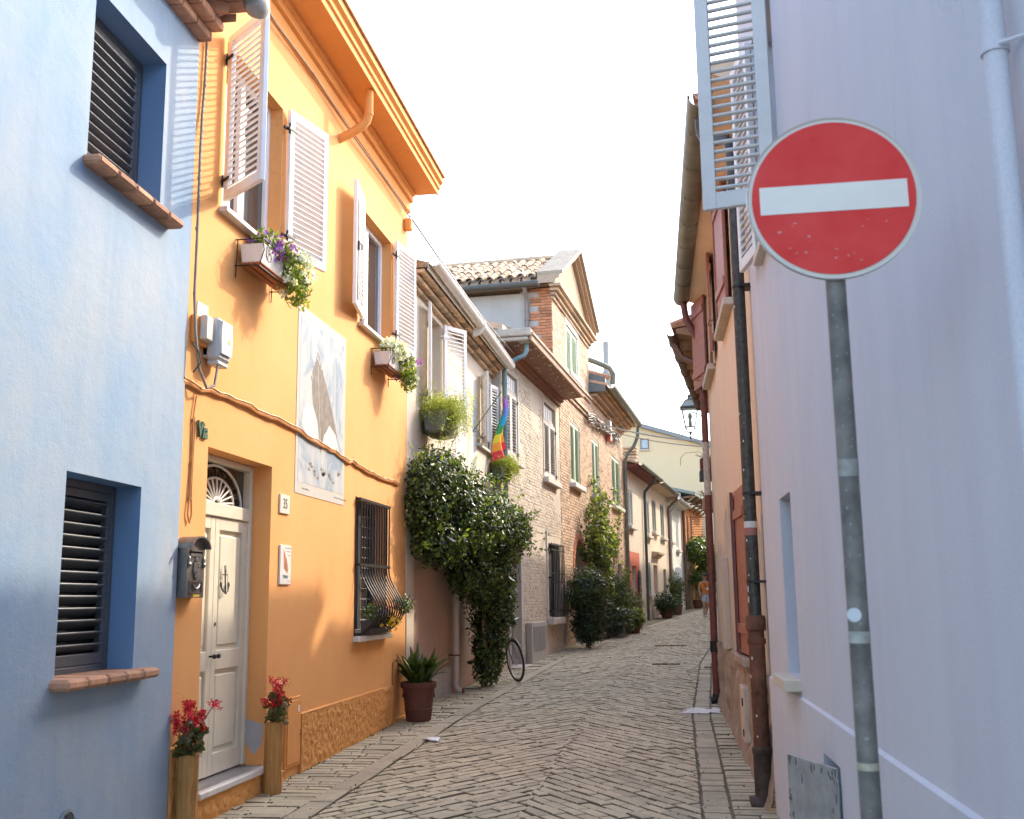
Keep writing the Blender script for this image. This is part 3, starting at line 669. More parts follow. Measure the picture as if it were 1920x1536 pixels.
m.box(a-.02, a-.008, -.009, .0, c, d); m.box(b+.008, b+.02, -.009, .0, c, d)
gr = T.part('grille', m, M_IRON)
for k in range(12):
    u = a+.03+(b-a-.06)*k/11; pts = [(u, -.056, d-.03), (u, -.056, 1.94)]
    for j in range(1, 17):
        t = j/16; z = 1.94+(c+.02-1.94)*t; o_ = .19*math.sin(math.pi*min(1, max(0, (t-.08)/.92))**1.55) if t > .08 else 0
        pts.append((u, -.056-o_, z))
    m = MB(); m.tube(pts, .009, 6); T.part('grille_bar', m, M_IRON, gr, smooth=1)
# ---- hatches
m = MB(); m.cbox(9.345, 9.735, -.02, .02, .09, .70, .006); ho = T.part('meter_hatch', m, M_ORANGE_TRIM)
m = MB(); m.cbox(9.375, 9.705, -.029, -.019, .12, .67, .004); T.part('hatch_door', m, M_ORANGE_TRIM, ho)
m = MB(); m.tube([(9.69, -.03, .40), (9.69, -.045, .38), (9.69, -.03, .35)], .004, 6); T.part('hatch_catch', m, M_RUST, ho)
m = MB(); m.box(9.63, 9.67, -.0305, -.0292, .56, .62); T.part('hatch_sticker', m, M_WHITE, ho)
m = MB(); m.cbox(12.985, 13.625, -.012, .02, .12, .80, .004); T.part('meter_hatch', m, M_ORANGE_TRIM)
m = MB(); m.tube([(12.98, -.014, .14), (12.98, -.014, .805), (13.62, -.014, .815)], .004, 5); T.part('hatch_seam', m, M_RUST)
# ---- lettering and plates fixed to the wall
def text(T, s, u, z, size, mat, y=-.003, name='lettering', parent=None, shear=0, ext=.001, align='CENTER', sx=1.0, off=0.0):
    cu = bpy.data.curves.new(name, 'FONT'); cu.body = s; cu.size = size; cu.extrude = ext; cu.align_x = align; cu.align_y = 'CENTER'; cu.shear = shear; cu.offset = off
    cu.materials.append(mat); t_ = bpy.data.objects.new(name, cu); col.objects.link(t_); me = bpy.data.meshes.new_from_object(t_.evaluated_get(bpy.context.evaluated_depsgraph_get())); bpy.data.objects.remove(t_); o = bpy.data.objects.new(name, me); col.objects.link(o); o.parent = parent or T.o
    o.matrix_local = Matrix.Translation(Vector((u, y, z))-T.b) @ Matrix.Rotation(R(90), 4, 'X') @ Matrix.Diagonal((sx, 1, 1, 1)); return o
mv = plain('green_bronze_letters', (.06, .13, .08), .45, metal=.4, var=.4)
text(T, 'Via', 7.46, 2.82, .17, mv, y=-.012, shear=.15, ext=.008, sx=.8, off=.004)
m = MB(); m.cbox(9.09, 9.33, -.016, 0, 2.33, 2.50, .003); po = T.part('house_number', m, plain('cream_ceramic', (.74, .70, .60), .3, var=.03))
text(T, '35', 9.21, 2.415, .13, M_IRON, y=-.0175, parent=po, ext=.0006, sx=.85)
m = MB(); m.cbox(9.12, 9.39, -.018, 0, 1.70, 2.05, .004); po = T.part('ceramic_plaque', m, plain('white_ceramic', (.78, .76, .72), .25, var=.03), label='ceramic plaque painted with a red sail beside the door')
m = MB(); m.add([(9.19, -.0192, 2.02), (9.20, -.0192, 1.93), (9.215, -.0192, 1.84), (9.30, -.0192, 1.80), (9.315, -.0192, 1.84), (9.28, -.0192, 1.92)], [(0, 1, 2, 3, 4, 5)]); T.part('painted_sail', m, plain('sail_red', (.50, .20, .12), .4, var=.3, scale=25), po)
m = MB(); m.add([(9.18, -.0192, 1.785), (9.32, -.0192, 1.78), (9.30, -.0192, 1.755), (9.20, -.0192, 1.76)], [(0, 1, 2, 3)]); T.part('painted_hull', m, plain('hull_teal', (.12, .2, .22), .4), po)
gl = plain('grey_ink', (.28, .28, .28), .6)
for k, (u, z, l) in enumerate(((9.30, 2.025, .13), (9.31, 1.995, .10), (9.33, 1.96, .06), (9.35, 1.73, .03))):
    m = MB(); x = u-l/2
    while x < u+l/2: wv = random.uniform(.006, .014); m.box(x, x+wv*.6, -.0193, -.0185, z-.004, z+random.uniform(.002, .006)); x += wv
    T.part('ink_line', m, gl, po)
m = MB(); m.cbox(7.31, 7.50, -.006, 0, 3.66, 3.79, .003); T.part('enamel_plate', m, plain('faded_plate', (.62, .55, .45), .4, var=.1), label='small faded plate above the grey cabinet')
# ---- mural: pale panel with a grey ship's bow and little boats, painted on the plaster (kept plain)
m = MB(); m.box(9.47, 10.96, -.005, 0, 2.55, 4.37); mu = T.part('mural', m, plaster('mural_cream', (.53, .50, .44), (.48, .46, .41), dirt=(.40, .38, .36), patch=.5, streak=.3, dirt_amt=.2, fine=.15, coarse=.1), label='pale mural panel with a grey ship bow')
def wash(name):
    m_, nt, N, L, b_ = nodes_of(name); b_.inputs['Roughness'].default_value = .9
    n1 = tex(nt, 2.2, 8, .65, (1.0, 1, .8), dist=1.2); n2 = tex(nt, 16, 8, .7, (1.6, 1, .35), dist=.8)
    o = ramp(nt, n1.outputs[0], [(.38, (.24, .30, .36)), (.52, (.41, .425, .43)), (.68, (.53, .51, .46))]).outputs[0]
    o = mix(nt, mul(nt, ramp(nt, n2.outputs[0], [(.50, (0, 0, 0)), (.7, (1, 1, 1))]).outputs[0], .45), o, (.50, .52, .53)); L.new(o, b_.inputs['Base Color']); return m_
m = MB(); m.box(9.54, 10.89, -.0065, -.004, 2.66, 4.27); T.part('painted_sky_and_sea', m, wash('mural_wash'), mu)
hull = plain('mural_grey_brown', (.21, .18, .15), .9, var=.25, scale=12); pale = plain('mural_foam', (.63, .60, .53), .9, var=.12, scale=20)
def mural_poly(name, P, mat, y): m = MB(); m.add([(9.47+1.49*x, y, 2.55+1.82*z) for x, z in P], [tuple(range(len(P)))]); return T.part(name, m, mat, mu)
mural_poly('painted_hull', [(.47, .245), (.40, .42), (.30, .50), (.27, .60), (.30, .70), (.37, .765), (.50, .70), (.62, .60), (.74, .48), (.83, .37), (.64, .43), (.53, .34)], hull, -.0072)
mural_poly('painted_bow_line', [(.469, .27), (.473, .27), (.388, .74), (.384, .74)], pale, -.0078)
mural_poly('painted_wave', [(.10, .36), (.12, .44), (.20, .50), (.30, .485), (.38, .42), (.45, .27), (.28, .29)], pale, -.0076)
mural_poly('painted_wave', [(.49, .27), (.54, .36), (.66, .425), (.78, .39), (.86, .30), (.70, .275)], pale, -.0076)
for k in range(17):
    t = k/16; x = .27+.12*min(1, t*3) if t < .33 else .39+(t-.33)*.57; z = .62+.16*min(1, t*3) if t < .33 else .78-(t-.33)*.54
    mural_poly('painted_rail_post', [(x-.012, z+.005), (x+.006, z+.005), (x+.002, z+.032), (x-.016, z+.032)], hull, -.0077)
rng = random.Random(11)
for k in range(17):
    x, z = rng.uniform(.24, .88), rng.uniform(.105, .175); s_ = rng.uniform(.8, 1.2)
    mural_poly('painted_boat', [(x-.03*s_, z+.008), (x-.018*s_, z-.008), (x+.018*s_, z-.008), (x+.03*s_, z+.008), (x+.006, z+.004), (x+.004, z+.026), (x-.002, z+.026), (x-.003, z+.004)], hull, -.0077)
for u, l in ((9.66, .20), (10.62, .42)):
    m = MB(); x = u
    while x < u+l: wv = random.uniform(.012, .03); m.tube([(x, -.0056, 2.60), (x+wv*.5, -.0056, 2.60+random.uniform(.005, .02)), (x+wv*.8, -.0056, 2.60)], .0014, 4); x += wv
    T.part('painted_script', m, gl, mu)

# ================================================================ things on and beside the orange wall
T = Thing('mailbox', 'grey cast metal mailbox with arched hood and crest beside the cream door', 'mailbox', FO, (7.35, -.05, 1.55))
mm = plain('pewter_metal', (.22, .21, .20), .4, metal=.75, var=.25, scale=14)
m = MB(); pr = [(7.21, 1.55), (7.49, 1.55), (7.49, 1.90)]+[(7.35+.14*math.cos(math.pi*k/14), 1.90+.075*math.sin(math.pi*k/14)) for k in range(15)]+[(7.21, 1.90)]
m.prism(pr, -.09, -.002, 'y'); T.part('body', m, mm)
m = MB(); o1 = [(7.35+.155*math.cos(math.pi*k/16), 1.895+.09*math.sin(math.pi*k/16)) for k in range(17)]; i1 = [(7.35+.142*math.cos(math.pi*k/16), 1.895+.078*math.sin(math.pi*k/16)) for k in range(16, -1, -1)]
m.prism(o1+i1, -.135, 0, 'y'); T.part('hood', m, mm)
m = MB(); m.box(7.25, 7.45, -.094, -.088, 1.845, 1.875); T.part('letter_slot', m, M_DARK)
m = MB(); m.box(7.245, 7.455, -.105, -.09, 1.875, 1.888); m.box(7.25, 7.43, -.100, -.092, 1.84, 1.862); T.part('slot_flap', m, mm)
m = MB(); m.prism([(7.31, 1.80), (7.39, 1.80), (7.40, 1.74), (7.375, 1.69), (7.35, 1.675), (7.325, 1.69), (7.30, 1.74)], -.1, -.088, 'y'); m.lathe([(0, -.012), (.02, -.01), (.024, 0), (0, .001)], (7.35, -.09, 1.82), 10, 'y')
for k in range(16): m.lathe([(0, -.008), (.008, -.006), (.010, 0), (0, .001)], (7.32+.06*random.random(), -.098, 1.69+.1*random.random()), 6, 'y')
T.part('crest', m, mm, smooth=1)
m = MB()
for q in ((7.25, 7.45, 1.66, 1.668), (7.25, 7.45, 1.582, 1.59), (7.25, 7.258, 1.59, 1.66), (7.442, 7.45, 1.59, 1.66)): m.box(q[0], q[1], -.098, -.088, q[2], q[3])
m.tube([(7.29, -.095, 1.645), (7.32, -.10, 1.62), (7.35, -.10, 1.612), (7.38, -.10, 1.62), (7.41, -.095, 1.645)], .007, 6); T.part('collection_door', m, mm, smooth=1)
for u in (7.232, 7.468): m = MB(); m.lathe([(0, 1.76), (.010, 1.765), (.018, 1.785), (.010, 1.80), (.014, 1.815), (.006, 1.84), (0, 1.845)], (u, -.095, 0), 8); T.part('finial', m, mm, smooth=1)
m = MB(); m.box(7.32, 7.42, -.0925, -.0895, 1.556, 1.574); T.part('sticker', m, plain('yellow_sticker', (.75, .6, .08), .5)); T.o.location.y -= .075; T.o.location.z += .035

T = Thing('door_knocker', 'iron anchor shaped knocker hanging on the cream door', 'knocker', FO, (8.38, .17, 1.62))
y1 = .172; m = MB(); m.tube([(8.38+.018*math.cos(t), y1, 1.87+.018*math.sin(t)) for t in np.linspace(0, 6.28, 14)], .004, 6); T.part('ring', m, M_IRON, smooth=1)
m = MB(); m.tube([(8.38, y1, 1.85), (8.385, y1-.01, 1.62)], .008, 8); m.tube([(8.33, y1, 1.80), (8.43, y1, 1.80)], .006, 6); T.part('shank', m, M_IRON, smooth=1)
m = MB(); m.tube([(8.28, y1, 1.70), (8.31, y1-.01, 1.65), (8.385, y1-.015, 1.62), (8.45, y1-.01, 1.65), (8.48, y1, 1.70)], .008, 8); m.prism([(8.26, 1.69), (8.31, 1.69), (8.285, 1.73)], y1-.006, y1+.006, 'y'); m.prism([(8.455, 1.69), (8.505, 1.69), (8.48, 1.73)], y1-.006, y1+.006, 'y'); T.part('flukes', m, M_IRON, smooth=1)
m = MB(); m.tube([(8.40, y1, 1.86), (8.44, y1-.008, 1.78), (8.42, y1-.01, 1.66)], .003, 6); T.part('rope', m, M_SMOKEGREY, smooth=1); T.o.scale = (.78, .78, .85)

T = Thing('utility_box', 'light grey plastic utility cabinet high on the orange wall', 'utility box', FO, (7.6, -.1, 3.33))
m = MB(); m.cbox(7.43, 7.66, -.13, -.02, 3.36, 3.69, .022); T.part('body', m, M_PLASTICGREY)
m = MB(); m.prism([(7.455, 3.41), (7.635, 3.41), (7.65, 3.55), (7.63, 3.665), (7.46, 3.665), (7.442, 3.55)], -.148, -.125, 'y'); T.part('door', m, plain('light_grey_plastic', (.60, .61, .60), .35, var=.03))
m = MB(); m.cbox(7.45, 7.64, -.12, -.03, 3.325, 3.36, .008); T.part('base', m, M_PLASTICGREY)
m = MB(); m.lathe([(0, -.1505), (.022, -.1505), (.022, -.1475), (0, -.1475)], (7.585, 0, 3.52), 14, 'y'); T.part('yellow_sticker', m, plain('yellow_sticker', (.75, .6, .08), .5))
m = MB(); m.cbox(7.28, 7.40, -.10, -.04, 3.48, 3.67, .010); T.part('junction_box', m, plain('ivory_plastic', (.62, .58, .50), .4, var=.04))
m = MB(); m.cbox(7.22, 7.44, -.04, 0, 3.45, 3.66, .004); T.part('back_plate', m, M_ORANGE_TRIM)
m = MB(); m.cbox(7.44, 7.52, -.10, 0, 3.38, 3.46, .004); T.part('bracket', m, M_PLASTICGREY)
m = MB(); m.box(7.44, 7.65, -.05, .0, 3.40, 3.66); T.part('mounting_rail', m, M_PLASTICGREY)

def cable(name, label, pts, r, mat, clips=None, cat='cable', n=6):
    T_ = Thing(name, label, cat, FO, pts[0]); m_ = MB(); m_.tube(pts, r, n); T_.part('run', m_, mat, smooth=1)
    for c in clips or ():
        m_ = MB(); m_.lathe([(0, -.012), (.012, -.012), (.012, .012), (0, .012)], c, 6); T_.part('clip', m_, mat)
    return T_
rng = random.Random(4)
pts = [(7.10+6.1*k/40, -.012-.01*rng.random(), 3.10+.06*math.sin(k*.13+.3)-.05*(k/40)+rng.gauss(0, .008)) for k in range(41)]
T = cable('wall_cable', 'bundle of painted cables running along the orange wall above the door', pts, .017, M_CABLE_O, [pts[k] for k in range(3, 40, 4)])
m = MB(); m.tube([(p[0], p[1]-.012, p[2]+.018+rng.gauss(0, .005)) for p in pts], .008, 5); T.part('run', m, M_CABLE_O)
for k in range(3, 40, 4): m = MB(); p = pts[k]; m.tube([(p[0], p[1], p[2]), (p[0]+.01, -.03, p[2]+.03), (p[0]+.03, -.012, p[2]+.05)], .003, 5); T.part('tie', m, M_CABLE_O)
cable('hanging_cable', 'thin looped cable drooping down the orange wall left of the door', [(7.34, -.012, 3.06), (7.30, -.014, 2.9), (7.31, -.012, 2.6), (7.29, -.014, 2.32), (7.27, -.014, 2.18), (7.30, -.016, 2.12), (7.33, -.014, 2.18), (7.315, -.012, 2.35), (7.33, -.012, 2.9)], .007, M_CABLE_O, [(7.315, -.012, 2.88), (7.305, -.012, 2.55), (7.30, -.012, 2.30)])
cable('corner_cable', 'pale cable clipped down the corner between blue and orange houses', [(7.26, -.02, 5.9), (7.25, -.02, 5.5), (7.23, -.02, 5.25), (7.17, -.045, 4.9), (7.165, -.05, 4.2), (7.17, -.045, 3.8), (7.16, -.07, 3.5), (7.22, -.08, 3.25), (7.34, -.09, 3.12), (7.45, -.10, 3.16), (7.50, -.10, 3.34)], .011, M_CABLE, [(7.25, -.02, 5.5), (7.165, -.045, 4.7), (7.165, -.045, 4.3), (7.17, -.045, 3.8)])
cable('black_lead', 'short black lead below the grey utility cabinet', [(7.14, -.06, 3.42), (7.19, -.09, 3.36), (7.20, -.10, 3.28), (7.15, -.07, 3.2)], .006, M_IRON)
cable('eave_cable', 'thin twin cable stretched under the orange eaves', [(7.2, -.05, 6.86), (8.6, -.055, 6.76), (9.6, -.05, 6.80), (11.0, -.055, 6.73), (12.4, -.05, 6.77), (13.55, -.06, 6.70)], .009, M_CABLE, [(9.6, -.05, 6.80), (12.4, -.05, 6.77)])
T = Thing('wall_bracket', 'orange painted cable bracket at the upper corner of the orange house', 'bracket', FO, (13.5, 0, 6.6))
m = MB(); m.cbox(13.42, 13.56, -.10, 0, 6.50, 6.66, .02); m.tube([(13.5, -.05, 6.66), (13.5, -.10, 6.74), (13.5, -.06, 6.80), (13.5, -.02, 6.76)], .008, 6); T.part('clamp', m, M_ORANGE_TRIM)
_w0, _w1 = Vector((-3.40, 13.52, 6.66)), Vector((-3.05, 20.35, 6.33))
m = MB(); m.tube([_w0.lerp(_w1, k/24)+Vector((0, 0, -.10*math.sin(math.pi*k/24))) for k in range(25)], .013, 6)
tag(link('overhead_wire', m.mesh('overhead_wire'), M_CABLE), 'single grey wire slanting from orange house to painted brick house', 'wire')

# ---- window boxes with petunias
M_PURPLE = leafm('purple_petals', (.22, .05, .38), (.34, .12, .55), .6, .3); M_WHITEP = leafm('white_petals', (.72, .72, .66), (.8, .8, .74), .6, .3)
M_REDP = leafm('red_petals', (.62, .014, .022), (.72, .04, .05), .5, .12); M_YELLOWP = leafm('yellow_petals', (.75, .45, .02), (.8, .55, .04), .5, .25)
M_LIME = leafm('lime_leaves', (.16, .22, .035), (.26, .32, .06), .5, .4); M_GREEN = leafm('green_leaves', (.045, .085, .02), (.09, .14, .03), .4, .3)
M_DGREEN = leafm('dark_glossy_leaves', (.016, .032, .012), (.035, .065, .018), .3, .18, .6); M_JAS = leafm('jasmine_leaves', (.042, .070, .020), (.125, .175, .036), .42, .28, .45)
M_OLIVE = leafm('olive_leaves', (.07, .095, .035), (.16, .18, .06), .5, .3); M_BRONZE = leafm('bronze_leaves', (.09, .11, .035), (.19, .13, .05), .4, .25)
def window_box(label, u, z, w, flip, seed):
    T = Thing('window_box', label, 'window box', FO, (u, -.15, z), 'petunia boxes below the upper windows')
    m = MB(); m.prism([(-.05, z+.01), (-.21, z+.01), (-.235, z+.17), (-.03, z+.17)], u, u+w, 'x'); T.part('trough', m, plain('white_plastic', (.70, .69, .66), .5, var=.05))
    m = MB(); m.box(u+.02, u+w-.02, -.215, -.05, z+.15, z+.178); T.part('soil', m, M_SOIL)
    for k in range(3): y = -.07-.065*k; m = MB(); m.cbox(u-.03, u+w+.03, y-.026, y+.026, z-.012, z+.006, .004); T.part('base_slat', m, plain('red_brown_wood', (.34, .12, .05), .7))
    m = MB()
    m.tube([(u-.03, 0, z+.20), (u-.03, -.24, z+.20), (u+w+.03, -.24, z+.20), (u+w+.03, 0, z+.20)], .006, 6); m.tube([(u-.03, 0, z-.02), (u-.03, -.21, z-.03), (u+w+.03, -.21, z-.03), (u+w+.03, 0, z-.02)], .006, 6)
    for x in (u-.03, u+w+.03): m.tube([(x, -.24, z+.20), (x, -.25, z+.10), (x, -.21, z-.03)], .005, 6); m.tube([(x, -.01, z-.12), (x, -.02, z+.20)], .005, 6)
    T.part('iron_bracket', m, M_IRON)
    for k in range(2):
        x = u+.10+k*.5*w; m = MB(); s_ = 1 if k % 2 else -1
        m.tube([(x+s_*(.01+.012*t)*math.cos(t*1.3), -.245, z+.085+(.01+.012*t)*math.sin(t*1.3)) for t in np.linspace(0, 6.5, 22)], .004, 5); T.part('scroll', m, M_IRON, smooth=1)
    rng = np.random.default_rng(seed)
    ca = u+w*.62; E_ = [((ca-.05, -.17, z+.24), (w*.46, .15, .12)), ((u+w*.88, -.25, z+.12), (.22, .15, .20)), ((u+w*.98, -.27, z-.04), (.15, .12, .16))]
    P, N_ = blob_points(E_, 1500, .4, seed); me = np_mesh('foliage', [leaves(P, N_, .05, (1, .45))]); me.transform(Matrix.Translation(-T.b)); T.part('foliage', me, M_LIME)
    P, N_ = blob_points([(c, (r[0]*1.08, r[1]*1.15, r[2]*1.1)) for c, r in E_], 400, .9, seed+1)
    left = P[:, 0]+rng.normal(0, .05, len(P)) < u+w*.72
    for nm, sel, mt, k in (('purple_flower', left if not flip else ~left, M_PURPLE, 45), ('white_flower', ~left if not flip else left, M_WHITEP, 110)):
        Q = P[sel][:k]; v, f = petals(Q, .045, seed=seed, face=(-.5, -.8, .1)); me = np_mesh(nm, [(v, f)]); me.transform(Matrix.Translation(-T.b)); tag(T.part(nm, me, mt), kind='stuff')
window_box('petunia box below the upper window nearest the blue house', 8.0, 4.29, .72, False, 3)
window_box('petunia box below the upper window above the iron grille', 11.95, 4.29, .70, True, 9)
# flowers behind the grille
T = Thing('flower_trough', 'small trough of yellow and red flowers inside the bellied window grille', 'flower box', FO, (12.0, -.08, 1.19))
m = MB(); m.prism([(-.02, 1.19), (-.12, 1.19), (-.14, 1.33), (-.01, 1.33)], 11.6, 12.5, 'x'); T.part('trough', m, plain('dark_plastic', (.05, .05, .05), .6)); E_ = [((11.75, -.12, 1.42), (.20, .12, .10)), ((12.15, -.14, 1.36), (.22, .12, .10)), ((12.75, -.2, 1.50), (.18, .12, .12))]
P, N_ = blob_points(E_, 700, .5, 5); me = np_mesh('foliage', [leaves(P, N_, .045, (1, .45))]); me.transform(Matrix.Translation(-T.b)); T.part('foliage', me, M_GREEN)
for nm, mt, c, k in (('yellow_flower', M_YELLOWP, (12.12, -.22, 1.33), 40), ('red_flower', M_REDP, (12.0, -.2, 1.47), 8), ('mauve_flower', M_PURPLE, (11.8, -.2, 1.44), 10)):
    Q = np.random.default_rng(3).normal(c, (.10, .03, .06), (k, 3)); me = np_mesh(nm, [petals(Q, .03, seed=2, face=(0, -.8, .3))]); me.transform(Matrix.Translation(-T.b)); tag(T.part(nm, me, mt), kind='stuff')
# ---- log planters with begonias
def log_planter(label, u, z1, r, seed):
    z0 = gz(u)-.01; T = Thing('log_planter', label, 'planter', FO, (u, -.115, z0), 'hollow log planters flanking the door')
    rng = random.Random(seed); m = MB(); n = 26; rows = 12; vs_ = []
    for j in range(rows+1):
        for k in range(n):
            a = 2*math.pi*k/n; rr = r*(1+.16*mnoise.noise(Vector((math.cos(a)*1.4, math.sin(a)*1.4, j*.25+seed)))+.05*mnoise.noise(Vector((math.cos(a)*5, math.sin(a)*5, j*.3))))
            vs_.append((u+rr*math.cos(a), -.115+rr*math.sin(a), z0+(z1-z0)*j/rows+(.01*mnoise.noise(Vector((a, 1, 1))) if j == rows else 0)))
    fs = [(j*n+k, j*n+(k+1) % n, (j+1)*n+(k+1) % n, (j+1)*n+k) for j in range(rows) for k in range(n)]
    m.add(vs_, fs); m.lathe([(r*.82, z1-.004), (r*.80, z1-.05), (0, z1-.05)], (u, -.115, 0), n); m.add([vs_[rows*n+k] for k in range(n)]+[(u+r*.82*math.cos(2*math.pi*k/n), -.115+r*.82*math.sin(2*math.pi*k/n), z1-.004) for k in range(n)], [(k, (k+1) % n, (k+1) % n+n, k+n) for k in range(n)])
    T.part('log', m, M_LOG, smooth=50)
    P, N_ = blob_points([((u, -.13, z1+.07), (.10, .09, .09)), ((u+.03, -.14, z1+.17), (.08, .07, .08))], 170, .3, seed, keep=lambda q: q[2] > z1-.04)
    me = np_mesh('foliage', [leaves(P, N_, .06, (1, .75))]); me.transform(Matrix.Translation(-T.b)); T.part('foliage', me, M_BRONZE)
    m = MB(); tips = []
    for k in range(15):
        t = (u+rng.gauss(.01, .075), -.13+rng.gauss(0, .05), z1+rng.uniform(.14, .34)); tips.append(t); m.tube([(u+rng.gauss(0, .02), -.12, z1), (t[0]*.5+u*.5, -.125, z1+.12), t], .004, 5)
    T.part('stem', m, plain('red_stem', (.25, .10, .05), .6))
    Q = np.concatenate([np.random.default_rng(seed+i).normal(t, .015, (13, 3)) for i, t in enumerate(tips)]); me = np_mesh('red_flower', [petals(Q, .026, n=4, seed=seed, face=(0, -.6, .4))]); me.transform(Matrix.Translation(-T.b)); tag(T.part('red_flower', me, M_REDP), kind='stuff')
log_planter('hollow log with red begonias between blue wall and door', 7.215, .52, .076, 3)
log_planter('hollow log with red begonias right of the door step', 8.82, .56, .076, 8)
# ---- big clay pot with cast-iron plant
T = Thing('flower_pot', 'large terracotta pot of strap leaved aspidistra at the end of the orange wall', 'potted plant', None, (-3.14, 13.30, gz(13.3)))
z0 = gz(13.3); C_ = (-3.14, 13.30, z0)
m = MB(); m.lathe([(0, 0), (.165, 0), (.175, .02), (.19, .14), (.197, .15), (.20, .17), (.193, .18), (.215, .36), (.225, .44), (.245, .45), (.255, .475), (.255, .52), (.245, .535), (.222, .535), (.215, .50), (0, .49)], C_, 40); po = T.part('pot', m, M_POT, smooth=35)
for k in range(8):
    m = MB(); a = 2*math.pi*k/8; pts = [((.212+.008)*math.cos(a+t*.34), (.212+.008)*math.sin(a+t*.34), .36-.035*math.sin(math.pi*t)) for t in np.linspace(0, 1.3, 9)]; m.tube([Vector(C_)+Vector(p) for p in pts], .010, 6); T.part('garland', m, M_POT, po, smooth=1)
m = MB(); m.lathe([(0, .49), (.218, .492), (0, .505)], C_, 20); T.part('soil', m, M_SOIL)
def strap_leaf(base, az, lean, L_, w, droop, n=8):
    m_ = MB(); vs_ = []; p = Vector(base); el = lean
    for k in range(n+1):
        t = k/n; ww = w*math.sin(math.pi*min(1, .12+.88*t)**1.1)+.003; d = Vector((math.cos(az)*math.cos(el), math.sin(az)*math.cos(el), math.sin(el))); sd_ = Vector((-math.sin(az), math.cos(az), 0)); nn = sd_.cross(d)
        vs_ += [p-sd_*ww+nn*ww*.35, p, p+sd_*ww+nn*ww*.35]; p = p+d*(L_/n); el -= droop/n
    m_.add(vs_, [(3*k, 3*k+1, 3*k+4, 3*k+3) for k in range(n)]+[(3*k+1, 3*k+2, 3*k+5, 3*k+4) for k in range(n)]); return m_
rng = random.Random(6); ml = leafm('aspidistra_leaf', (.03, .06, .014), (.075, .115, .022), .3, .25, .6)
for k in range(74):
    az = rng.uniform(0, 6.283); rr = rng.uniform(0, .13); m = strap_leaf((C_[0]+rr*math.cos(az), C_[1]+rr*math.sin(az), z0+.49), az+rng.gauss(0, .4), R(rng.uniform(56, 88)), rng.uniform(.36, .62), rng.uniform(.032, .052), R(rng.uniform(10, 85)))
    T.part('leaf', m, ml, smooth=80)
T.o.scale = (.88, .88, .88); T.o.location.x -= .10
# ================================================================ cream house (second on the left)
FW = frame_left(-3.585, .0063)
T = Thing('cream_house', 'cream plastered house with cream shutters behind the big jasmine', 'house', FW, (16.9, 0, gz(17)))
A1, A2 = (14.86, 15.66, 4.33, 5.72, .22), (18.95, 19.65, 4.30, 5.62, .22)
DRG = (17.35, 18.2, .12, 2.1, .15)
mb = wall_mesh(13.64, 20.12, 2.12, 5.80, [A1, A2]); body_box(mb, 13.64, 20.12, -.4, 5.8, 7); T.part('wall', mb, M_CREAM)
m = wall_mesh(14.02, 20.12, -.4, 2.12, [], y=.05); m.quad((14.02, .05, 2.12), (20.12, .05, 2.12), (20.12, 0, 2.12), (14.02, 0, 2.12)); T.part('lower_wall', m, M_CREAM_SHADED)  # shaded lower part, its shade painted in as a pinkish plaster
m = MB(); m.cbox(13.645, 14.02, -.012, .2, -.4, 2.14, .004); T.part('pilaster', m, M_CREAM)
m = rough_slab(14.9, 16.3, -.2, .55, .03); T.part('plinth', m, M_GREYPL, smooth=60)
m = MB(); m.cbox(16.66, 17.25, .03, .08, .22, .80, .01); ho = T.part('meter_hatch', m, M_CREAM_SHADED)
m = MB(); m.box(16.95, 16.955, .026, .035, .24, .78); T.part('hatch_seam', m, M_DARK, ho)
for (a, b, c, d, dp) in (A1, A2):
    casement(a, b, c, d, dp, mat=M_CREAMSH)
    m = MB(); m.cbox(a-.45, b+.45, -.07, .12, c-.06, c-.004, .008); T.part('window_sill', m, M_STONE)
for h, w, an, hh, n_ in (((14.84, -.04, 4.36), .50, 168, 1.38, 20), ((15.70, -.04, 4.36), .52, 30, 1.38, 20), ((18.93, -.04, 4.32), .46, 158, 1.28, 20), ((19.68, -.04, 4.32), .40, 12, 1.28, 20)):
    f = leaf(T, h, w, hh, an, M_CREAMSH, n_, tilt=35 if an < 90 else -35, stile=.07); strap_hinges(T, f, hh, M_CREAMSH)
# eave: corbelled tile courses, gutter, bracket
for row, (o_, za, zb) in enumerate(((.07, 5.80, 5.86), (.15, 5.875, 5.935), (.24, 5.95, 6.01))):
    u = 13.66
    while u < 20.1:
        m = MB(); ub = min(u+.31, 20.12); m.cbox(u+.003, ub-.003, -o_, .05, za, zb, .014); T.part('corbel_tile', m, M_COPPI); u += .31
m = MB(); m.prism([(-.28, 6.02), (-.28, 6.09), (7.2, 8.2), (7.2, 8.1), (.0, 6.02)], 13.64, 20.12, 'x'); T.part('roof', m, M_COPPI)
m = MB(); m.half_pipe((13.68, -.37, 6.12), (20.16, -.37, 6.05), .085, 10, .008); m.tube([(13.68, -.455, 6.125), (20.16, -.455, 6.055)], .012, 6); m.box(13.68, 20.16, -.29, -.27, 5.99, 6.13); go = T.part('gutter', m, M_CREAMSH, smooth=30)
m = MB(); m.prism([(-.46, 6.12), (-.46, 6.02), (-.36, 5.90), (-.24, 5.86), (-.24, 5.98)], 17.0, 17.06, 'x'); T.part('gutter_bracket', m, M_CREAMSH, go)
m = MB(); m.prism([(-.46, 6.06), (-.455, 6.0), (-.37, 5.96), (-.285, 6.0), (-.28, 6.06)], 20.155, 20.175, 'x'); T.part('gutter_end', m, M_CREAMSH, go)
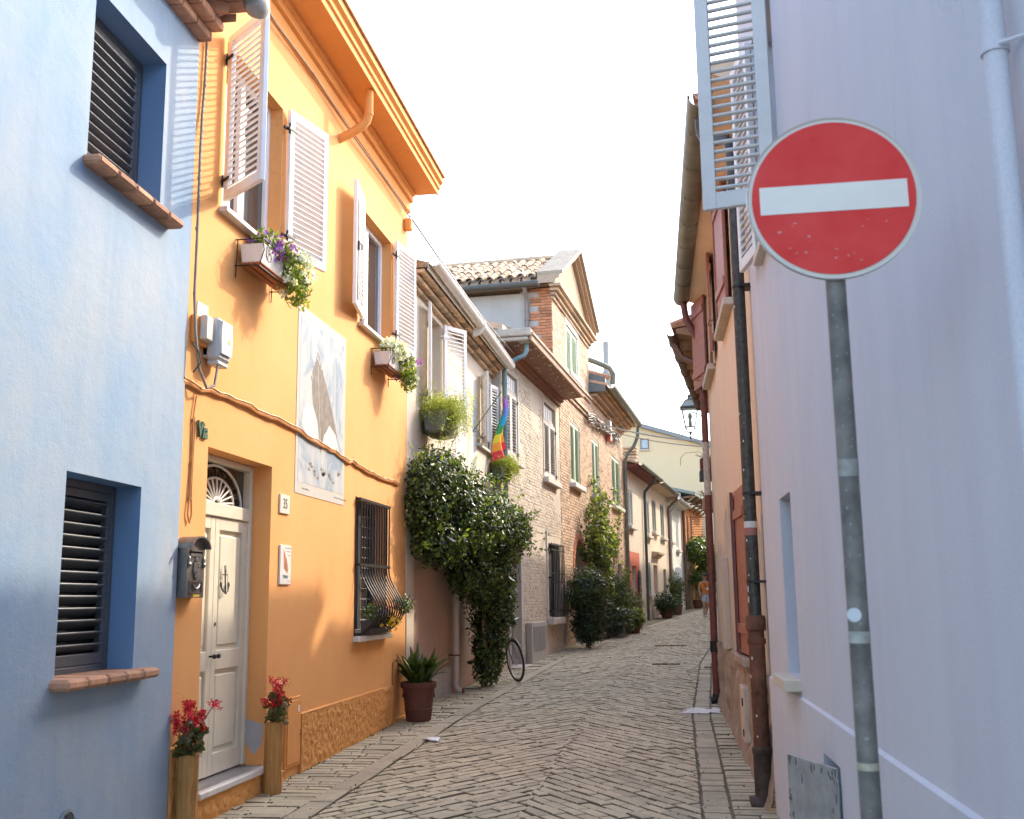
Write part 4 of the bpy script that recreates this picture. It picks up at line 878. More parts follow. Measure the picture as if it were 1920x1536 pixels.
# faded wall painting between the windows
m = MB(); m.box(16.75, 18.55, -.005, 0, 3.6, 5.45); mu = T.part('wall_painting', m, plaster('faded_fresco', (.72, .67, .56), (.64, .62, .54), dirt=(.5, .5, .46), patch=.7, dirt_amt=.3), label='faded sundial painting between the cream shutters')
m = MB(); m.add([(16.9, -.0065, 5.40), (17.6, -.0065, 5.30), (18.25, -.0065, 5.05), (18.2, -.0065, 4.88), (17.55, -.0065, 5.12), (16.9, -.0065, 5.22)], [(0, 1, 2, 3, 4, 5)]); m.add([(18.05, -.0065, 5.0), (18.2, -.0065, 4.88), (17.75, -.0065, 3.95), (17.55, -.0065, 3.7), (17.6, -.0065, 4.0)], [(0, 1, 2, 3, 4)]); T.part('painted_band', m, plain('ochre_fresco', (.70, .50, .26), .9, var=.2), mu)
m = MB(); m.add([(18.2, -.0065, 5.0), (18.5, -.0065, 4.95), (18.5, -.0065, 4.4), (18.0, -.0065, 4.5)], [(0, 1, 2, 3)]); T.part('painted_sky', m, plain('blue_fresco', (.42, .46, .52), .9, var=.2), mu)
m = MB(); m.add([(17.8, -.0065, 3.62), (18.5, -.0065, 3.62), (18.5, -.0065, 4.1), (18.0, -.0065, 3.9)], [(0, 1, 2, 3)]); T.part('painted_garden', m, plain('green_fresco', (.36, .37, .24), .9, var=.3), mu)
for k in range(5): m = MB(); m.tube([(17.0+.1*k, -.007, 4.95-.05*k), (17.5+.08*k, -.007, 4.2+.05*k)], .005, 4); T.part('sundial_line', m, M_SMOKEGREY, mu)
m = MB(); m.tube([(18.15, -.01, 4.45), (18.75, -.42, 5.25)], .008, 6); m.tube([(18.15, -.01, 4.45), (18.05, -.09, 4.42)], .006, 6); T.part('sundial_rod', m, M_IRON, mu)
# downpipe by the hatch
T = Thing('downpipe', 'pale painted downpipe with a cast shoe beside the jasmine', 'downpipe', FW, (16.47, -.06, gz(16.5)))
m = MB(); m.tube([(16.47, -.055, 2.4), (16.47, -.055, .28), (16.47, -.06, .22), (16.47, -.11, .175), (16.47, -.16, .17)], .048, 14); T.part('pipe', m, plain('pale_pipe_paint', (.55, .45, .38), .6, var=.12), smooth=1)
m = MB(); m.tube([(16.47, -.155, .17), (16.47, -.175, .17)], .056, 14); T.part('shoe_collar', m, M_RUST, smooth=1)
m = MB(); m.box(16.40, 16.54, -.11, .05, .70, .72); T.part('bracket', m, M_RUST)
# fern baskets
def fern_basket(label, F_, u, z, seed, s=1.0):
    T = Thing('fern_basket', label, 'hanging basket', F_, (u, -.15, z), 'fern baskets on the cream house')
    m = MB(); m.prism([(-.06*s, z+.02), (-.24*s, z+.02), (-.28*s, z+.22*s), (-.03*s, z+.22*s)], u, u+.42*s, 'x'); T.part('trough', m, plain('slate_plastic', (.13, .16, .16), .5))
    m = MB(); m.box(u+.02, u+.40*s, -.26*s, -.05, z+.19*s, z+.225*s); T.part('soil', m, M_SOIL)
    for k in range(10): x = u-.02+.46*s*k/9; m = MB(); m.tube([(x, -.01, z+.22*s), (x, -.03*s, z-.01), (x, -.16*s, z-.03), (x, -.27*s, z-.005), (x, -.315*s, z+.21*s)], .006, 5); T.part('basket_hoop', m, M_IRON, smooth=1)
    m = MB(); m.tube([(u-.02, -.315*s, z+.21*s), (u+.44*s, -.315*s, z+.21*s)], .007, 5); m.tube([(u-.02, -.27*s, z), (u+.44*s, -.27*s, z)], .007, 5); m.tube([(u-.02, -.02, z+.215*s), (u+.44*s, -.02, z+.215*s)], .007, 5); T.part('basket_rail', m, M_IRON)
    for k in range(2): m = MB(); c_ = (u+.1+.24*k, -.02, z+.42); m.tube([(c_[0]+(.01+.010*t)*math.cos(t), c_[1], c_[2]+(.01+.010*t)*math.sin(t)) for t in np.linspace(0, 8, 24)], .005, 5); T.part('scroll', m, plain('pale_iron', (.5, .47, .42), .5))
    rng = np.random.default_rng(seed); V_, F__ = [], []
    n = int(760*s); P, N_ = [], []
    for k in range(n):      # feathery arching fronds: beads of tiny leaflets along a drooping line
        az = rng.uniform(0, 2*math.pi); L_ = rng.uniform(.18, .50)*s; p = np.array([u+.21*s+rng.normal(0, .10)*s, -.17*s+rng.normal(0, .05), z+.23*s]); el = rng.uniform(-.1, 1.3); d_ = rng.uniform(1.2, 3.6)
        for j in range(9):
            t = j/9; p = p+np.array([math.cos(az)*math.cos(el), math.sin(az)*math.cos(el), math.sin(el)])*L_/9; el -= d_/9
            if p[1] > -.01: break
            for q in range(2): P.append(p+rng.normal(0, .016, 3)*s); N_.append(rng.normal(0, 1, 3))
    me = np_mesh('foliage', [leaves(np.array(P), np.array(N_), .030, (1, .28))]); me.transform(Matrix.Translation(-T.b)); T.part('foliage', me, M_FERN)
    return T
M_FERN = leafm('feathery_fern', (.21, .25, .045), (.36, .38, .085), .6, .45)
fern_basket('fern basket hanging above the top of the big jasmine', FW, 14.35, 3.86, 5, 1.4)
fern_basket('fern basket hanging below the rainbow flag', FW, 19.8, 3.80, 6, 1.15)
# ---- rainbow flag on a short staff
T = Thing('rainbow_flag', 'rainbow striped peace flag hanging from a staff by the cream eave', 'flag', FW, (20.0, -.1, 4.2))
m = MB(); m.tube([(20.05, 0, 4.10), (20.10, -.28, 5.42)], .012, 8); T.part('staff', m, plain('staff_wood', (.3, .18, .1), .6))
stripes = [(.30, .10, .42), (.10, .22, .55), (.02, .36, .55), (.05, .30, .10), (.80, .58, .03), (.80, .28, .02), (.65, .03, .03)]
def flag_pt(s, t):          # s across stripes 0..1 (top to bottom of the hanging cloth), t along the stripe
    u = 20.06-.05*s-.72*t*(.35+.65*s)*.62; o_ = .27-.10*s+.10*math.sin(t*9+s*2)*(.3+.7*s)+.05*math.sin(s*7); z = 5.40-1.02*s-.30*t*(.3+.7*s)
    return (u, -o_, z)
for k, c_ in enumerate(stripes):
    m = MB(); vs_ = []; nt_ = 14; ns = 4
    for i in range(ns+1):
        for j in range(nt_+1): vs_.append(flag_pt((k+i/ns)/7, j/nt_))
    m.add(vs_, [(i*(nt_+1)+j, (i+1)*(nt_+1)+j, (i+1)*(nt_+1)+j+1, i*(nt_+1)+j+1) for i in range(ns) for j in range(nt_)]); T.part('stripe', m, plain('flag_%d' % k, c_, .8, var=.05), smooth=80)
m = MB(); m.add([tuple(np.array(flag_pt(.52, .30))+np.array((0, -.008, 0))), tuple(np.array(flag_pt(.62, .34))+np.array((0, -.008, 0))), tuple(np.array(flag_pt(.60, .56))+np.array((0, -.008, 0))), tuple(np.array(flag_pt(.50, .50))+np.array((0, -.008, 0)))], [(0, 1, 2, 3)]); T.part('white_lettering', m, plain('flag_white', (.75, .75, .75), .8))
# ---- big jasmine
T = Thing('jasmine', 'huge glossy jasmine spilling from the cream house wall', 'climbing plant', FW, (17.6, -.25, gz(17.6)))
E_ = [((13.95, -.20, 2.80), (.62, .30, .62)), ((14.4, -.30, 3.12), (.95, .38, .52)), ((15.5, -.44, 2.75), (1.3, .52, .66)), ((14.4, -.28, 2.32), (.8, .34, .36)), ((16.7, -.52, 2.55), (1.3, .56, .68)), ((17.7, -.55, 2.62), (1.1, .52, .52)), ((18.2, -.58, 2.75), (.75, .42, .36)),
      ((17.0, -.46, 1.9), (1.0, .44, .55)), ((17.7, -.42, 1.42), (.62, .40, .62)), ((17.5, -.40, .92), (.43, .32, .52)), ((17.4, -.36, .5), (.25, .25, .33)), ((16.0, -.42, 1.92), (.75, .38, .34))]
keep = lambda q: q[1] < .02
P, N_ = blob_points(E_, 25000, .66, 21, .34, keep); me = np_mesh('foliage', [leaves(P, N_, .066, (1, .52), up=-.3, jitter=.55)])
me.transform(Matrix.Translation(-T.b)); T.part('foliage', me, M_JAS)
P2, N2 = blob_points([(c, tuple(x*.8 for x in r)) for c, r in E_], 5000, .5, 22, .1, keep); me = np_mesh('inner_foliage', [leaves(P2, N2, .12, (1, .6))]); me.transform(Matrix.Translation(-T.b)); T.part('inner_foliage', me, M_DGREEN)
m = MB(); rng = random.Random(3); tips = []
for k in range(170):
    i = rng.randrange(len(P)); p, n_ = Vector(P[i]), Vector(N_[i])
    if p.z < 2.2: continue
    q = p+n_*.10+Vector((0, 0, .06)); e = q+n_*rng.uniform(.05, .22)+Vector((rng.gauss(0, .08), 0, rng.uniform(-.05, .16))); m.tube([p, q, e], .003, 4); tips += [tuple(q.lerp(e, t)) for t in (0, .35, .7, 1)]
T.part('runner', m, plain('young_stem', (.12, .13, .03), .6), kind='stuff'); tips = np.array(tips)
me = np_mesh('young_foliage', [leaves(tips, np.random.normal(0, 1, (len(tips), 3)), .07, (1, .5))]); me.transform(Matrix.Translation(-T.b)); T.part('young_foliage', me, M_LIME)
m = MB()
for k in range(7): a = rng.uniform(0, 6.28); m.tube([(17.4+.06*math.cos(a), -.30+.05*math.sin(a), -.1), (17.45+rng.gauss(0, .06), -.34, .5), (17.45+rng.gauss(0, .2), -.36, 1.2), (17.2+rng.gauss(0, .4), -.35, 2.0)], [.035, .03, .025, .012], 7)
T.part('trunk', m, M_WOOD, smooth=1)

# ================================================================ painted brick house + bare brick tower house: one facade line
FP = frame_left(-4.8125, .075); KP = math.sqrt(1+.075**2)
def U(y): return y*KP
def brick_field(u0, u1, z0, z1, ops, bl=.262, bh=.066, j=.010, proud=.010, yb=0.0, top=None, rag=None, arch=None):
    """running-bond bricks standing a few mm proud of the mortar sheet"""
    mb = MB(); r = 0; z = z0
    while z < z1-.01:
        u = u0-(bl/2 if r % 2 else 0); zt = min(z+bh-j, z1); segs = [(u0, u1)]
        for a, b, c, d, *_ in ops:
            if zt > c and z < d:
                ns = []
                for s0, s1 in segs:
                    if b <= s0 or a >= s1: ns.append((s0, s1)); continue
                    if a > s0: ns.append((s0, a))
                    if b < s1: ns.append((b, s1))
                segs = ns
        if arch:
            uc, zs, rad, = arch
            if z < zs+rad:
                hw = rad if zt < zs else math.sqrt(max(0, rad*rad-max(0, z-zs)**2)); ns = []
                for s0, s1 in segs:
                    a, b = uc-hw, uc+hw
                    if b <= s0 or a >= s1: ns.append((s0, s1)); continue
                    if a > s0: ns.append((s0, a))
                    if b < s1: ns.append((b, s1))
                segs = ns
        for s0, s1 in segs:
            k = math.floor((s0-u)/bl); x = u+k*bl
            while x < s1:
                a, b = max(x+j/2, s0), min(x+bl-j/2, s1)
                if b-a > .02 and (top is None or zt < top((a+b)/2)) and (rag is None or rag((a+b)/2, z)):
                    p = yb-proud-random.gauss(0, .0025); c_ = .004; q = .002
                    zz0, zz1 = z+random.gauss(0, .0015), zt+random.gauss(0, .0015)
                    mb.add([(a, yb, zz0), (b, yb, zz0), (b, yb, zz1), (a, yb, zz1), (a+c_, p, zz0+c_), (b-c_, p+random.gauss(0, q), zz0+c_), (b-c_, p, zz1-c_), (a+c_, p+random.gauss(0, q), zz1-c_)],
                           [(4, 5, 6, 7), (0, 1, 5, 4), (1, 2, 6, 5), (2, 3, 7, 6), (3, 0, 4, 7)])
                x += bl
        z += bh; r += 1
    return mb
T = Thing('painted_brick_house', 'whitewashed brick house with black louvred shutters and brown eave', 'house', FP, (U(23.3), 0, gz(23)))
S1, S2, G1, DR = (U(20.55), U(21.62), 4.35, 6.05, .16), (U(24.42), U(25.86), 4.35, 6.10, .16), (U(24.6), U(26.2), 1.12, 2.82, .18), (U(20.75), U(21.72), .26, 2.35, .22)
u0, u1 = U(20.1), U(26.45)
mb = wall_mesh(u0, u1, -.3, 6.5, [S1, S2, G1, DR]); T.part('wall', mb, plaster('whitewash_mortar', (.60, .52, .41), (.52, .44, .34), fine=.5))
T.part('painted_bricks', brick_field(u0, u1, gz(23)-.1, 6.3, [(a-.12, b+.12, c-.12, d+.12) for a, b, c, d, _ in (S1, S2, G1)]+[(DR[0]-.1, DR[1]+.1, -1, DR[3]+.1)], proud=.006, rag=lambda u, z: mnoise.noise(Vector((u*.7, z*.9, 3))) > -.28), M_BRICK_PAINT, kind='stuff')
m = MB(); D = 7; ua = u0+.001   # gable side seen above the cream roof
m.add([(ua, 0, -.3), (ua, D, -.3), (ua, D, 8.0), (ua, 4.5, 8.2), (ua, 0, 6.75)], [(0, 1, 2, 3, 4)]); m.quad((u0, D, -.3), (u1, D, -.3), (u1, D, 8.0), (u0, D, 8.0)); T.part('side_wall', m, M_GREYPL)
m = MB(); n = 30; vs_ = []
for k in range(n+1):
    t = k/n; y = -.1+4.7*t; z = 6.72+1.5*t; o_ = .03*mnoise.noise(Vector((t*14, 0, 0))); vs_ += [(ua-.10+o_, y, z), (ua-.10+o_, y, z+.12+.07*mnoise.noise(Vector((t*20, 4, 0)))), (ua+.3, y, z+.14), (ua+.3, y, z)]
m.add(vs_, [(4*k+i, 4*k+(i+1) % 4, 4*k+4+(i+1) % 4, 4*k+4+i) for k in range(n) for i in range(4)]+[(0, 1, 2, 3)]); T.part('verge', m, M_BRICK_WEATHERED)
m = MB(); m.prism([(-.66, 6.66), (-.66, 6.72), (4.6, 8.36), (4.6, 8.25), (.1, 6.7)], u0+.31, u1, 'x'); T.part('roof', m, M_COPPI)
m = MB(); m.prism([(0, 6.30), (-.06, 6.32), (-.07, 6.40), (-.14, 6.42), (-.15, 6.48), (-.62, 6.52), (-.62, 6.58), (0, 6.6)], u0-.02, U(26.4), 'x'); T.part('eave_soffit', m, M_BROWNPAINT)
m = MB(); m.prism([(-.625, 6.50), (-.66, 6.51), (-.67, 6.60), (-.70, 6.62), (-.70, 6.665), (-.3, 6.70), (-.3, 6.6), (-.625, 6.585)], u0-.04, U(26.4), 'x'); T.part('eave_moulding', m, stone('weathered_cornice', (.43, .31, .22), var=.25, island=0, scale=6))
m = MB(); m.cbox(u0-.12, u0+.25, -.66, .12, 6.585, 6.74, .02); m.cbox(u0-.08, u0+.25, -.60, .12, 6.50, 6.58, .02); T.part('corner_block', m, stone('corner_stone', (.45, .39, .31), var=.2, island=0, scale=6))
m = MB(); rng = random.Random(8)
for k in range(45):
    u, o_ = rng.uniform(u0+.2, u1-.3), rng.uniform(.2, .6); m.prism(flat_blob(u, -o_, rng.uniform(.02, .07), rng.uniform(.01, .03), 7, k), 6.478+.04*(o_-.15)/.47, 6.50, 'z')
T.part('peeling_paint', m, plain('peeled_paint', (.55, .48, .40), .9), kind='stuff')
for (a, b, c, d, dp) in (S1, S2):
    m = MB()
    for q in ((a-.11, a, c-.02, d+.10), (b, b+.11, c-.02, d+.10), (a, b, d, d+.10)): m.cbox(q[0], q[1], -.022, .02, q[2], q[3], .006)
    m.box(a, b, .02, .06, 5.70, 5.76); T.part('window_surround', m, plain('warm_grey_trim', (.52, .47, .40), .8, var=.1))
    m = MB(); m.box(a+.03, b-.03, .045, .06, 5.77, d-.02); T.part('transom_pane', m, plain('bright_transom', (.78, .76, .70), .4)); 
    for k in range(7): m = MB(); u = a+.06+(b-a-.12)*k/6; m.box(u-.006, u+.006, .03, .045, 5.78, d-.03); T.part('transom_bar', m, M_WHITE)
    m = MB(); m.cbox(a-.14, b+.14, -.13, .1, c-.16, c-.03, .012); T.part('window_sill', m, M_STONE)
    m = MB(); m.quad((a, dp, c), (b, dp, c), (b, dp, d), (a, dp, d)); T.part('dark_backing', m, M_DARK)
    w = (b-a)/2-.006
    for k in range(2): leaf(T, (a+.004+k*(w+.004), .02, c), w, 1.34, 0, plain('warm_white_stile', (.50, .46, .41), .6), 17, stile=.10, tilt=28, indiv=False, sd_=.034, slat_t=.019)
    m = MB()
    for z in (c+.12, c+1.2): m.box(a-.05, a+.05, -.03, -.01, z-.03, z+.03); m.box(b-.05, b+.05, -.03, -.01, z-.03, z+.03)
    T.part('shutter_hinges', m, M_IRON)
a, b, c, d, dp = G1
m = MB(); m.cbox(a-.14, a, -.03, .05, c-.1, d+.3, .01); T.part('window_jamb_stone', m, M_STONE); m = MB(); m.cbox(a-.14, b-.2, -.16, .1, c-.16, c-.01, .012); T.part('window_sill', m, M_STONE)
m = MB(); m.quad((a, dp-.02, c), (b, dp-.02, c), (b, dp-.02, d), (a, dp-.02, d)); T.part('window', m, M_DARK)
m = MB()
for z in (c+.14, c+.80, c+1.0, d-.16, d-.04): m.box(a-.06, b+.02, -.115, -.095, z-.014, z+.014)
for z in (c+.14, c+.9, d-.16): m.box(a-.06, a-.04, -.11, .02, z-.02, z+.02)
gr = T.part('grille', m, M_IRON)
for k in range(9): u = a+.02+(b-a-.04)*k/8; m = MB(); m.tube([(u, -.10, c), (u, -.10, d)], .012, 6); T.part('grille_bar', m, M_IRON, gr)
a, b, c, d, dp = DR
m = MB(); m.box(a, b, dp-.06, dp-.02, c, d); T.part('door', m, plain('grey_door_paint', (.22, .22, .215), .6)); m = MB(); m.cbox(b, b+.09, -.03, .05, c-.1, d+.1, .006); m.cbox(a-.09, a, -.03, .05, c-.1, d+.1, .006); T.part('door_frame', m, M_STONE)
m = MB(); m.cbox(a-.05, b+.05, -.22, .2, c-.12, c-.005, .01); T.part('door_step', m, M_STONE)
# utility cabinet at its foot
T = Thing('meter_cabinet', 'grey double door utility cabinet at the foot of the whitewashed brick wall', 'utility cabinet', FP, (U(22.8), -.1, gz(22.8)))
a, b = U(22.15), U(23.65); m = MB(); m.cbox(a, b, -.14, -.012, gz(22.8)-.05, 1.06, .01); T.part('surround', m, plaster('cabinet_cement', (.42, .38, .32), (.36, .32, .27)))
for k in range(2): m = MB(); w = (b-a-.3)/2; m.cbox(a+.14+k*(w+.01), a+.14+k*(w+.01)+w, -.15, -.13, .48, .98, .004); T.part('door', m, plain('cabinet_grey', (.26, .26, .25), .5, metal=.3, var=.15))
T = Thing('downpipe', 'verdigris copper downpipe between the cream house and the whitewashed brick house', 'downpipe', FP, (U(20.25), -.1, 3.6))
u = U(20.22); m = MB(); m.tube([(u+.1, -.50, 6.56), (u+.1, -.50, 6.36), (u+.08, -.46, 6.26), (u+.03, -.30, 6.18), (u, -.12, 6.08), (u-.01, -.08, 5.98), (u-.01, -.08, 3.4)], .05, 12); T.part('pipe', m, M_COPPER, smooth=1)
for z in (5.7, 4.8, 3.9): m = MB(); m.tube([(u-.01, -.08, z-.015), (u-.01, -.08, z+.015)], .06, 12); T.part('clamp', m, M_COPPER, smooth=1)

# ================================================================ bare brick tower house
T = Thing('brick_tower_house', 'tall bare brick house with pediment and pale green shutters', 'house', FP, (U(32.5), 0, gz(32)))
u0, uT, u1 = U(26.45), U(31.45), U(39.1)
GS = [(U(28.0), U(29.45), 4.55, 6.22, .14), (U(31.7), U(33.1), 4.58, 6.28, .14), (U(36.05), U(38.15), 4.64, 6.33, .14)]
TW, D2, W3 = (U(27.65), U(29.45), 7.50, 8.80, .14), (U(32.0), U(33.1), .4, 2.6, .2), (U(36.5), U(37.95), 1.64, 2.78, .15)
UA, RA, ZA = U(29.05), .85, 2.25
ARCH = (UA-RA, UA+RA, -.3, ZA+RA, .4)
EZ = 7.45
mb = wall_mesh(u0, u1, -.3, EZ, [*GS, ARCH, D2, W3]); mm_ = wall_mesh(U(25.75), uT, EZ, 9.25, [TW]); k = len(mb.v); mb.v += mm_.v; mb.f += [tuple(i+k for i in f) for f in mm_.f]
# spandrels beside the arch so that the square hole becomes a round head
for s in (-1, 1):
    for k in range(8):
        a0, a1 = math.pi/2*k/8, math.pi/2*(k+1)/8; p = lambda a_: (UA+s*RA*math.cos(a_), 0, ZA+RA*math.sin(a_))
        mb.quad(p(a0), p(a1), (p(a1)[0], 0, ZA+RA), (p(a0)[0], 0, ZA+RA)); mb.quad(p(a0), p(a1), (p(a1)[0], .4, p(a1)[2]), (p(a0)[0], .4, p(a0)[2]))
mb.quad((u1, 0, -.3), (u1, 7, -.3), (u1, 7, EZ), (u1, 0, EZ)); mb.quad((uT, 0, EZ-.5), (uT, 8, EZ-.5), (uT, 8, 9.25), (uT, 0, 9.25)); mb.quad((u0, 8, 0), (u1, 8, 0), (u1, 8, 9.2), (u0, 8, 9.2))
T.part('wall', mb, M_MORTAR)
opsb = [(a, b, c, d) for a, b, c, d, _ in GS+[TW, D2, W3]]
T.part('facade_bricks', brick_field(u0, u1, gz(30)-.2, EZ, opsb, bl=.28, bh=.075, proud=.012, arch=(UA, ZA, RA+.24)), M_BRICK, kind='stuff')
T.part('tower_bricks', brick_field(U(25.75), uT, EZ, 9.25, opsb, bl=.28, bh=.075, proud=.012), M_BRICK, kind='stuff')
# arch ring bricks, lining, door
for k in range(20):
    a0, a1 = math.pi*k/20+.012, math.pi*(k+1)/20-.012; m = MB(); r0, r1 = RA, RA+.22; m.prism([(UA+r0*math.cos(a0), ZA+r0*math.sin(a0)), (UA+r1*math.cos(a0), ZA+r1*math.sin(a0)), (UA+r1*math.cos(a1), ZA+r1*math.sin(a1)), (UA+r0*math.cos(a1), ZA+r0*math.sin(a1))], -.03, .0, 'y'); T.part('arch_brick', m, M_BRICK_RED)
for s in (-1, 1):
    m = MB(); m.cbox(UA+s*RA-.12 if s > 0 else UA-RA-.14, UA+RA+.14 if s > 0 else UA-RA+.12, -.08, .35, ZA-.08, ZA+.08, .02); T.part('impost', m, M_BRICK_WEATHERED)
T.part('arch_lining', (lambda q: q)(brick_field(UA-RA-.01, UA+RA+.01, gz(29)-.1, ZA+RA, [], bl=.28, bh=.075, yb=.40, proud=.01)), M_BRICK_RED, kind='stuff')
m = MB(); pr = [(UA-.45, gz(29)), (UA+.45, gz(29)), (UA+.45, ZA)]+[(UA+.45*math.cos(math.pi*k/12), ZA+.45*math.sin(math.pi*k/12)) for k in range(13)]+[(UA-.45, ZA)]; m.prism(pr, .36, .385, 'y'); T.part('door', m, plain('dark_wood_door', (.10, .06, .035), .6, var=.3))
m = MB(); m.quad((D2[0], .19, D2[2]), (D2[1], .19, D2[2]), (D2[1], .19, D2[3]), (D2[0], .19, D2[3])); T.part('door', m, plain('brown_wood_door', (.14, .075, .04), .6, var=.3))
m = MB(); a, b, c, d, dp = W3; m.quad((a, .1, c), (b, .1, c), (b, .1, d), (a, .1, d)); w = T.part('window', m, plain('brown_wood_window', (.20, .11, .05), .6, var=.3))
for q in ((a, b, c+.02, c+.08), (a, b, (c+d)/2-.04, (c+d)/2+.04), (a, b, d-.08, d-.02), ((a+b)/2-.06, (a+b)/2+.06, c, d)): m = MB(); m.box(q[0], q[1], .05, .09, q[2], q[3]); T.part('window_bar', m, M_CREAMSH, w)
def pair(T, a, b, c, d, mat, n=26, sill=M_MARBLE, tilt=-38, slatm=None):
    m = MB(); m.quad((a, .13, c), (b, .13, c), (b, .13, d), (a, .13, d)); T.part('dark_backing', m, M_DARK)
    w = (b-a)/2-.004
    for k in range(2): leaf(T, (a+.002+k*(w+.004), .03, c+.02), w, d-c-.03, 0, mat, n, stile=.085, tilt=tilt, indiv=False, sd_=.034, smat=slatm, slat_t=.014)
    m = MB(); m.cbox(a-.15, b+.15, -.16, .1, c-.12, c+.0, .012); T.part('window_sill', m, sill)
for a, b, c, d, _ in GS+[TW]: pair(T, a, b, c, d, M_GREENSH, 24 if d < 7 else 20, tilt=25)
m = MB(); a, b, c, d, _ = TW; m.cbox(a-.16, b+.16, -.03, .02, d, d+.18, .01); m.cbox(a-.16, a, -.02, .02, c, d, .01); m.cbox(b, b+.16, -.02, .02, c, d, .01); T.part('window_surround', m, plain('pale_stone_trim', (.66, .62, .54), .8, var=.15))
# string courses and cornice
for z, o_, a_, b_ in ((6.75, .07, u0, uT+.02), (6.84, .12, u0, uT+.02), (7.28, .07, u0, uT+.02), (7.37, .11, u0, uT+.02), (8.95, .06, U(25.7), uT+.05), (9.04, .12, U(25.65), uT+.08), (9.14, .20, U(25.6), uT+.12), (9.22, .28, U(25.5), uT+.2)):
    u = a_
    while u < b_: m = MB(); ub = min(u+.56, b_); m.cbox(u+.004, ub-.004, -o_, .02, z, z+.075, .008); T.part('string_course_brick', m, M_BRICK); u += .56
# pediment: tympanum and raking cornices
uc = (U(25.6)+uT+.1)/2; zp = 10.75
m = MB(); m.prism([(U(25.6), 9.295), (uT+.1, 9.295), (uc, zp)], -.06, .4, 'y'); T.part('tympanum', m, plaster('tympanum_plaster', (.40, .30, .20), (.33, .24, .16), dirt=(.25, .18, .12), patch=.9, dirt_amt=.5))
for s in (-1, 1):
    e = (U(25.45) if s < 0 else uT+.25, 9.30); pk = (uc, zp+.1)
    for o_, t_, h_ in ((.16, 0, .10), (.26, .10, .10), (.34, .20, .10)):
        m = MB(); m.prism([(e[0], e[1]+t_), (pk[0], pk[1]+t_), (pk[0], pk[1]+t_+h_*1.1), (e[0], e[1]+t_+h_)], -o_, .3, 'y'); T.part('raking_cornice', m, M_BRICK if t_ < .2 else stone('raking_cap', (.36, .29, .21), var=.25, island=0, scale=5))
# plastered side wall facing the camera, with torn edge showing red bricks
us = U(25.75)-.012; m = MB(); m.quad((us, .30, 5.5), (us, 9.5, 5.5), (us, 9.5, 9.15), (us, .30, 9.15)); T.part('side_wall', m, M_GREYPL)
ro = MB(); bh = .075; z = 6.4; r = 0
while z < 9.2:
    wdt = .30+.20*(0 if r % 5 < 2 else 1)+.16*mnoise.noise(Vector((z*1.3, 0, 5))); y = 0; k = 0
    while y < wdt:
        L_ = .28 if (k or r % 2) else .14; y2 = min(y+L_-.01, wdt+.06); ro.cbox(us-.02-random.random()*.008, us+.02, y+.002, y2, z+.004, z+bh-.008, .004); y += L_; k += 1
    z += bh; r += 1
T.part('torn_edge_bricks', ro, M_BRICK_RED, kind='stuff')
m = MB(); m.quad((us+.01, 0, 5.5), (us+.01, .8, 5.5), (us+.01, .8, 9.2), (us+.01, 0, 9.2)); T.part('edge_mortar', m, M_MORTAR)
# tower roof facing the camera: slab and clay tiles one by one
zr0, zr1, ue, ur = 9.45, zp+.15, U(25.45), uc
m = MB(); m.prism([(ue, zr0-.08), (ur, zr1-.05), (2*ur-ue, zr0-.08), (2*ur-ue, zr0-.16), (ue, zr0-.16)], .3, 9.5, 'y'); T.part('roof_deck', m, M_MORTAR)
slope_v = Vector((ur-ue, 0, zr1-zr0)); sl = slope_v.length; sv = slope_v.normalized(); tl = .46; nrow = int(sl/.36)
tm = MB(); n = 8; vs_ = []
for (t_, rr) in ((0, .105), (tl, .085)):
    for k in range(n+1): a = math.pi*k/n; vs_.append((t_, rr*math.cos(a), rr*math.sin(a)))
for (t_, rr) in ((0, .092), (tl, .072)):
    for k in range(n+1): a = math.pi*k/n; vs_.append((t_, rr*math.cos(a), rr*math.sin(a)))
q = n+1; tm.add(vs_, [(k, k+1, q+k+1, q+k) for k in range(n)]+[(2*q+k, 3*q+k, 3*q+k+1, 2*q+k+1) for k in range(n)]+[(k, 2*q+k, 2*q+k+1, k+1) for k in range(n)])
tile_me = tm.mesh('roof_tile'); tile_me.materials.append(M_COPPI); um = tm.mesh('under_tile'); um.materials.append(M_COPPI)
RM = Matrix.Rotation(-math.atan2(sv.z, sv.x), 4, 'Y'); ntile = 0
for r in range(nrow):
    for c_ in range(32):
        y = .45+c_*.27; p = Vector((ue, y, zr0))+sv*(r*.36)
        if ntile < 290:
            T.at('roof_tile', tile_me, None, Matrix.Translation(p+Vector((0, random.gauss(0, .008), random.gauss(.02, .008)))) @ RM @ Matrix.Rotation(random.gauss(0, .02), 4, 'Z')); ntile += 1
        if r == 0: T.at('under_tile', um, None, Matrix.Translation(p+Vector((.03, .135, -.0))) @ RM @ Matrix.Rotation(math.pi, 4, 'X'))
m = MB()
for c_ in range(22): y = .3+c_*.42; m.half_pipe((ur, y, zr1+.02), (ur, y+.46, zr1+.035), .12, 8, .015, a0=0, a1=180)
T.part('ridge_tiles', m, M_COPPI, kind='stuff')
m = MB(); m.half_pipe((ue-.10, .25, zr0-.16), (ue-.10, 9.5, zr0-.16), .10, 10, .008); m.box(ue-.02, ue, .3, 9.5, zr0-.24, zr0-.08); T.part('gutter', m, plain('dark_grey_gutter', (.10, .10, .095), .5, metal=.2), smooth=30)
m = MB(); m.tube([(ue-.08, .62, zr0-.24), (us-.08, .62, zr0-.5), (us-.08, .62, 6.0)], .055, 10); m.tube([(us-.08, .62, 8.42), (us-.08, .62, 8.46)], .07, 10); T.part('downspout', m, plain('grey_brown_pipe', (.24, .20, .18), .6), smooth=1)
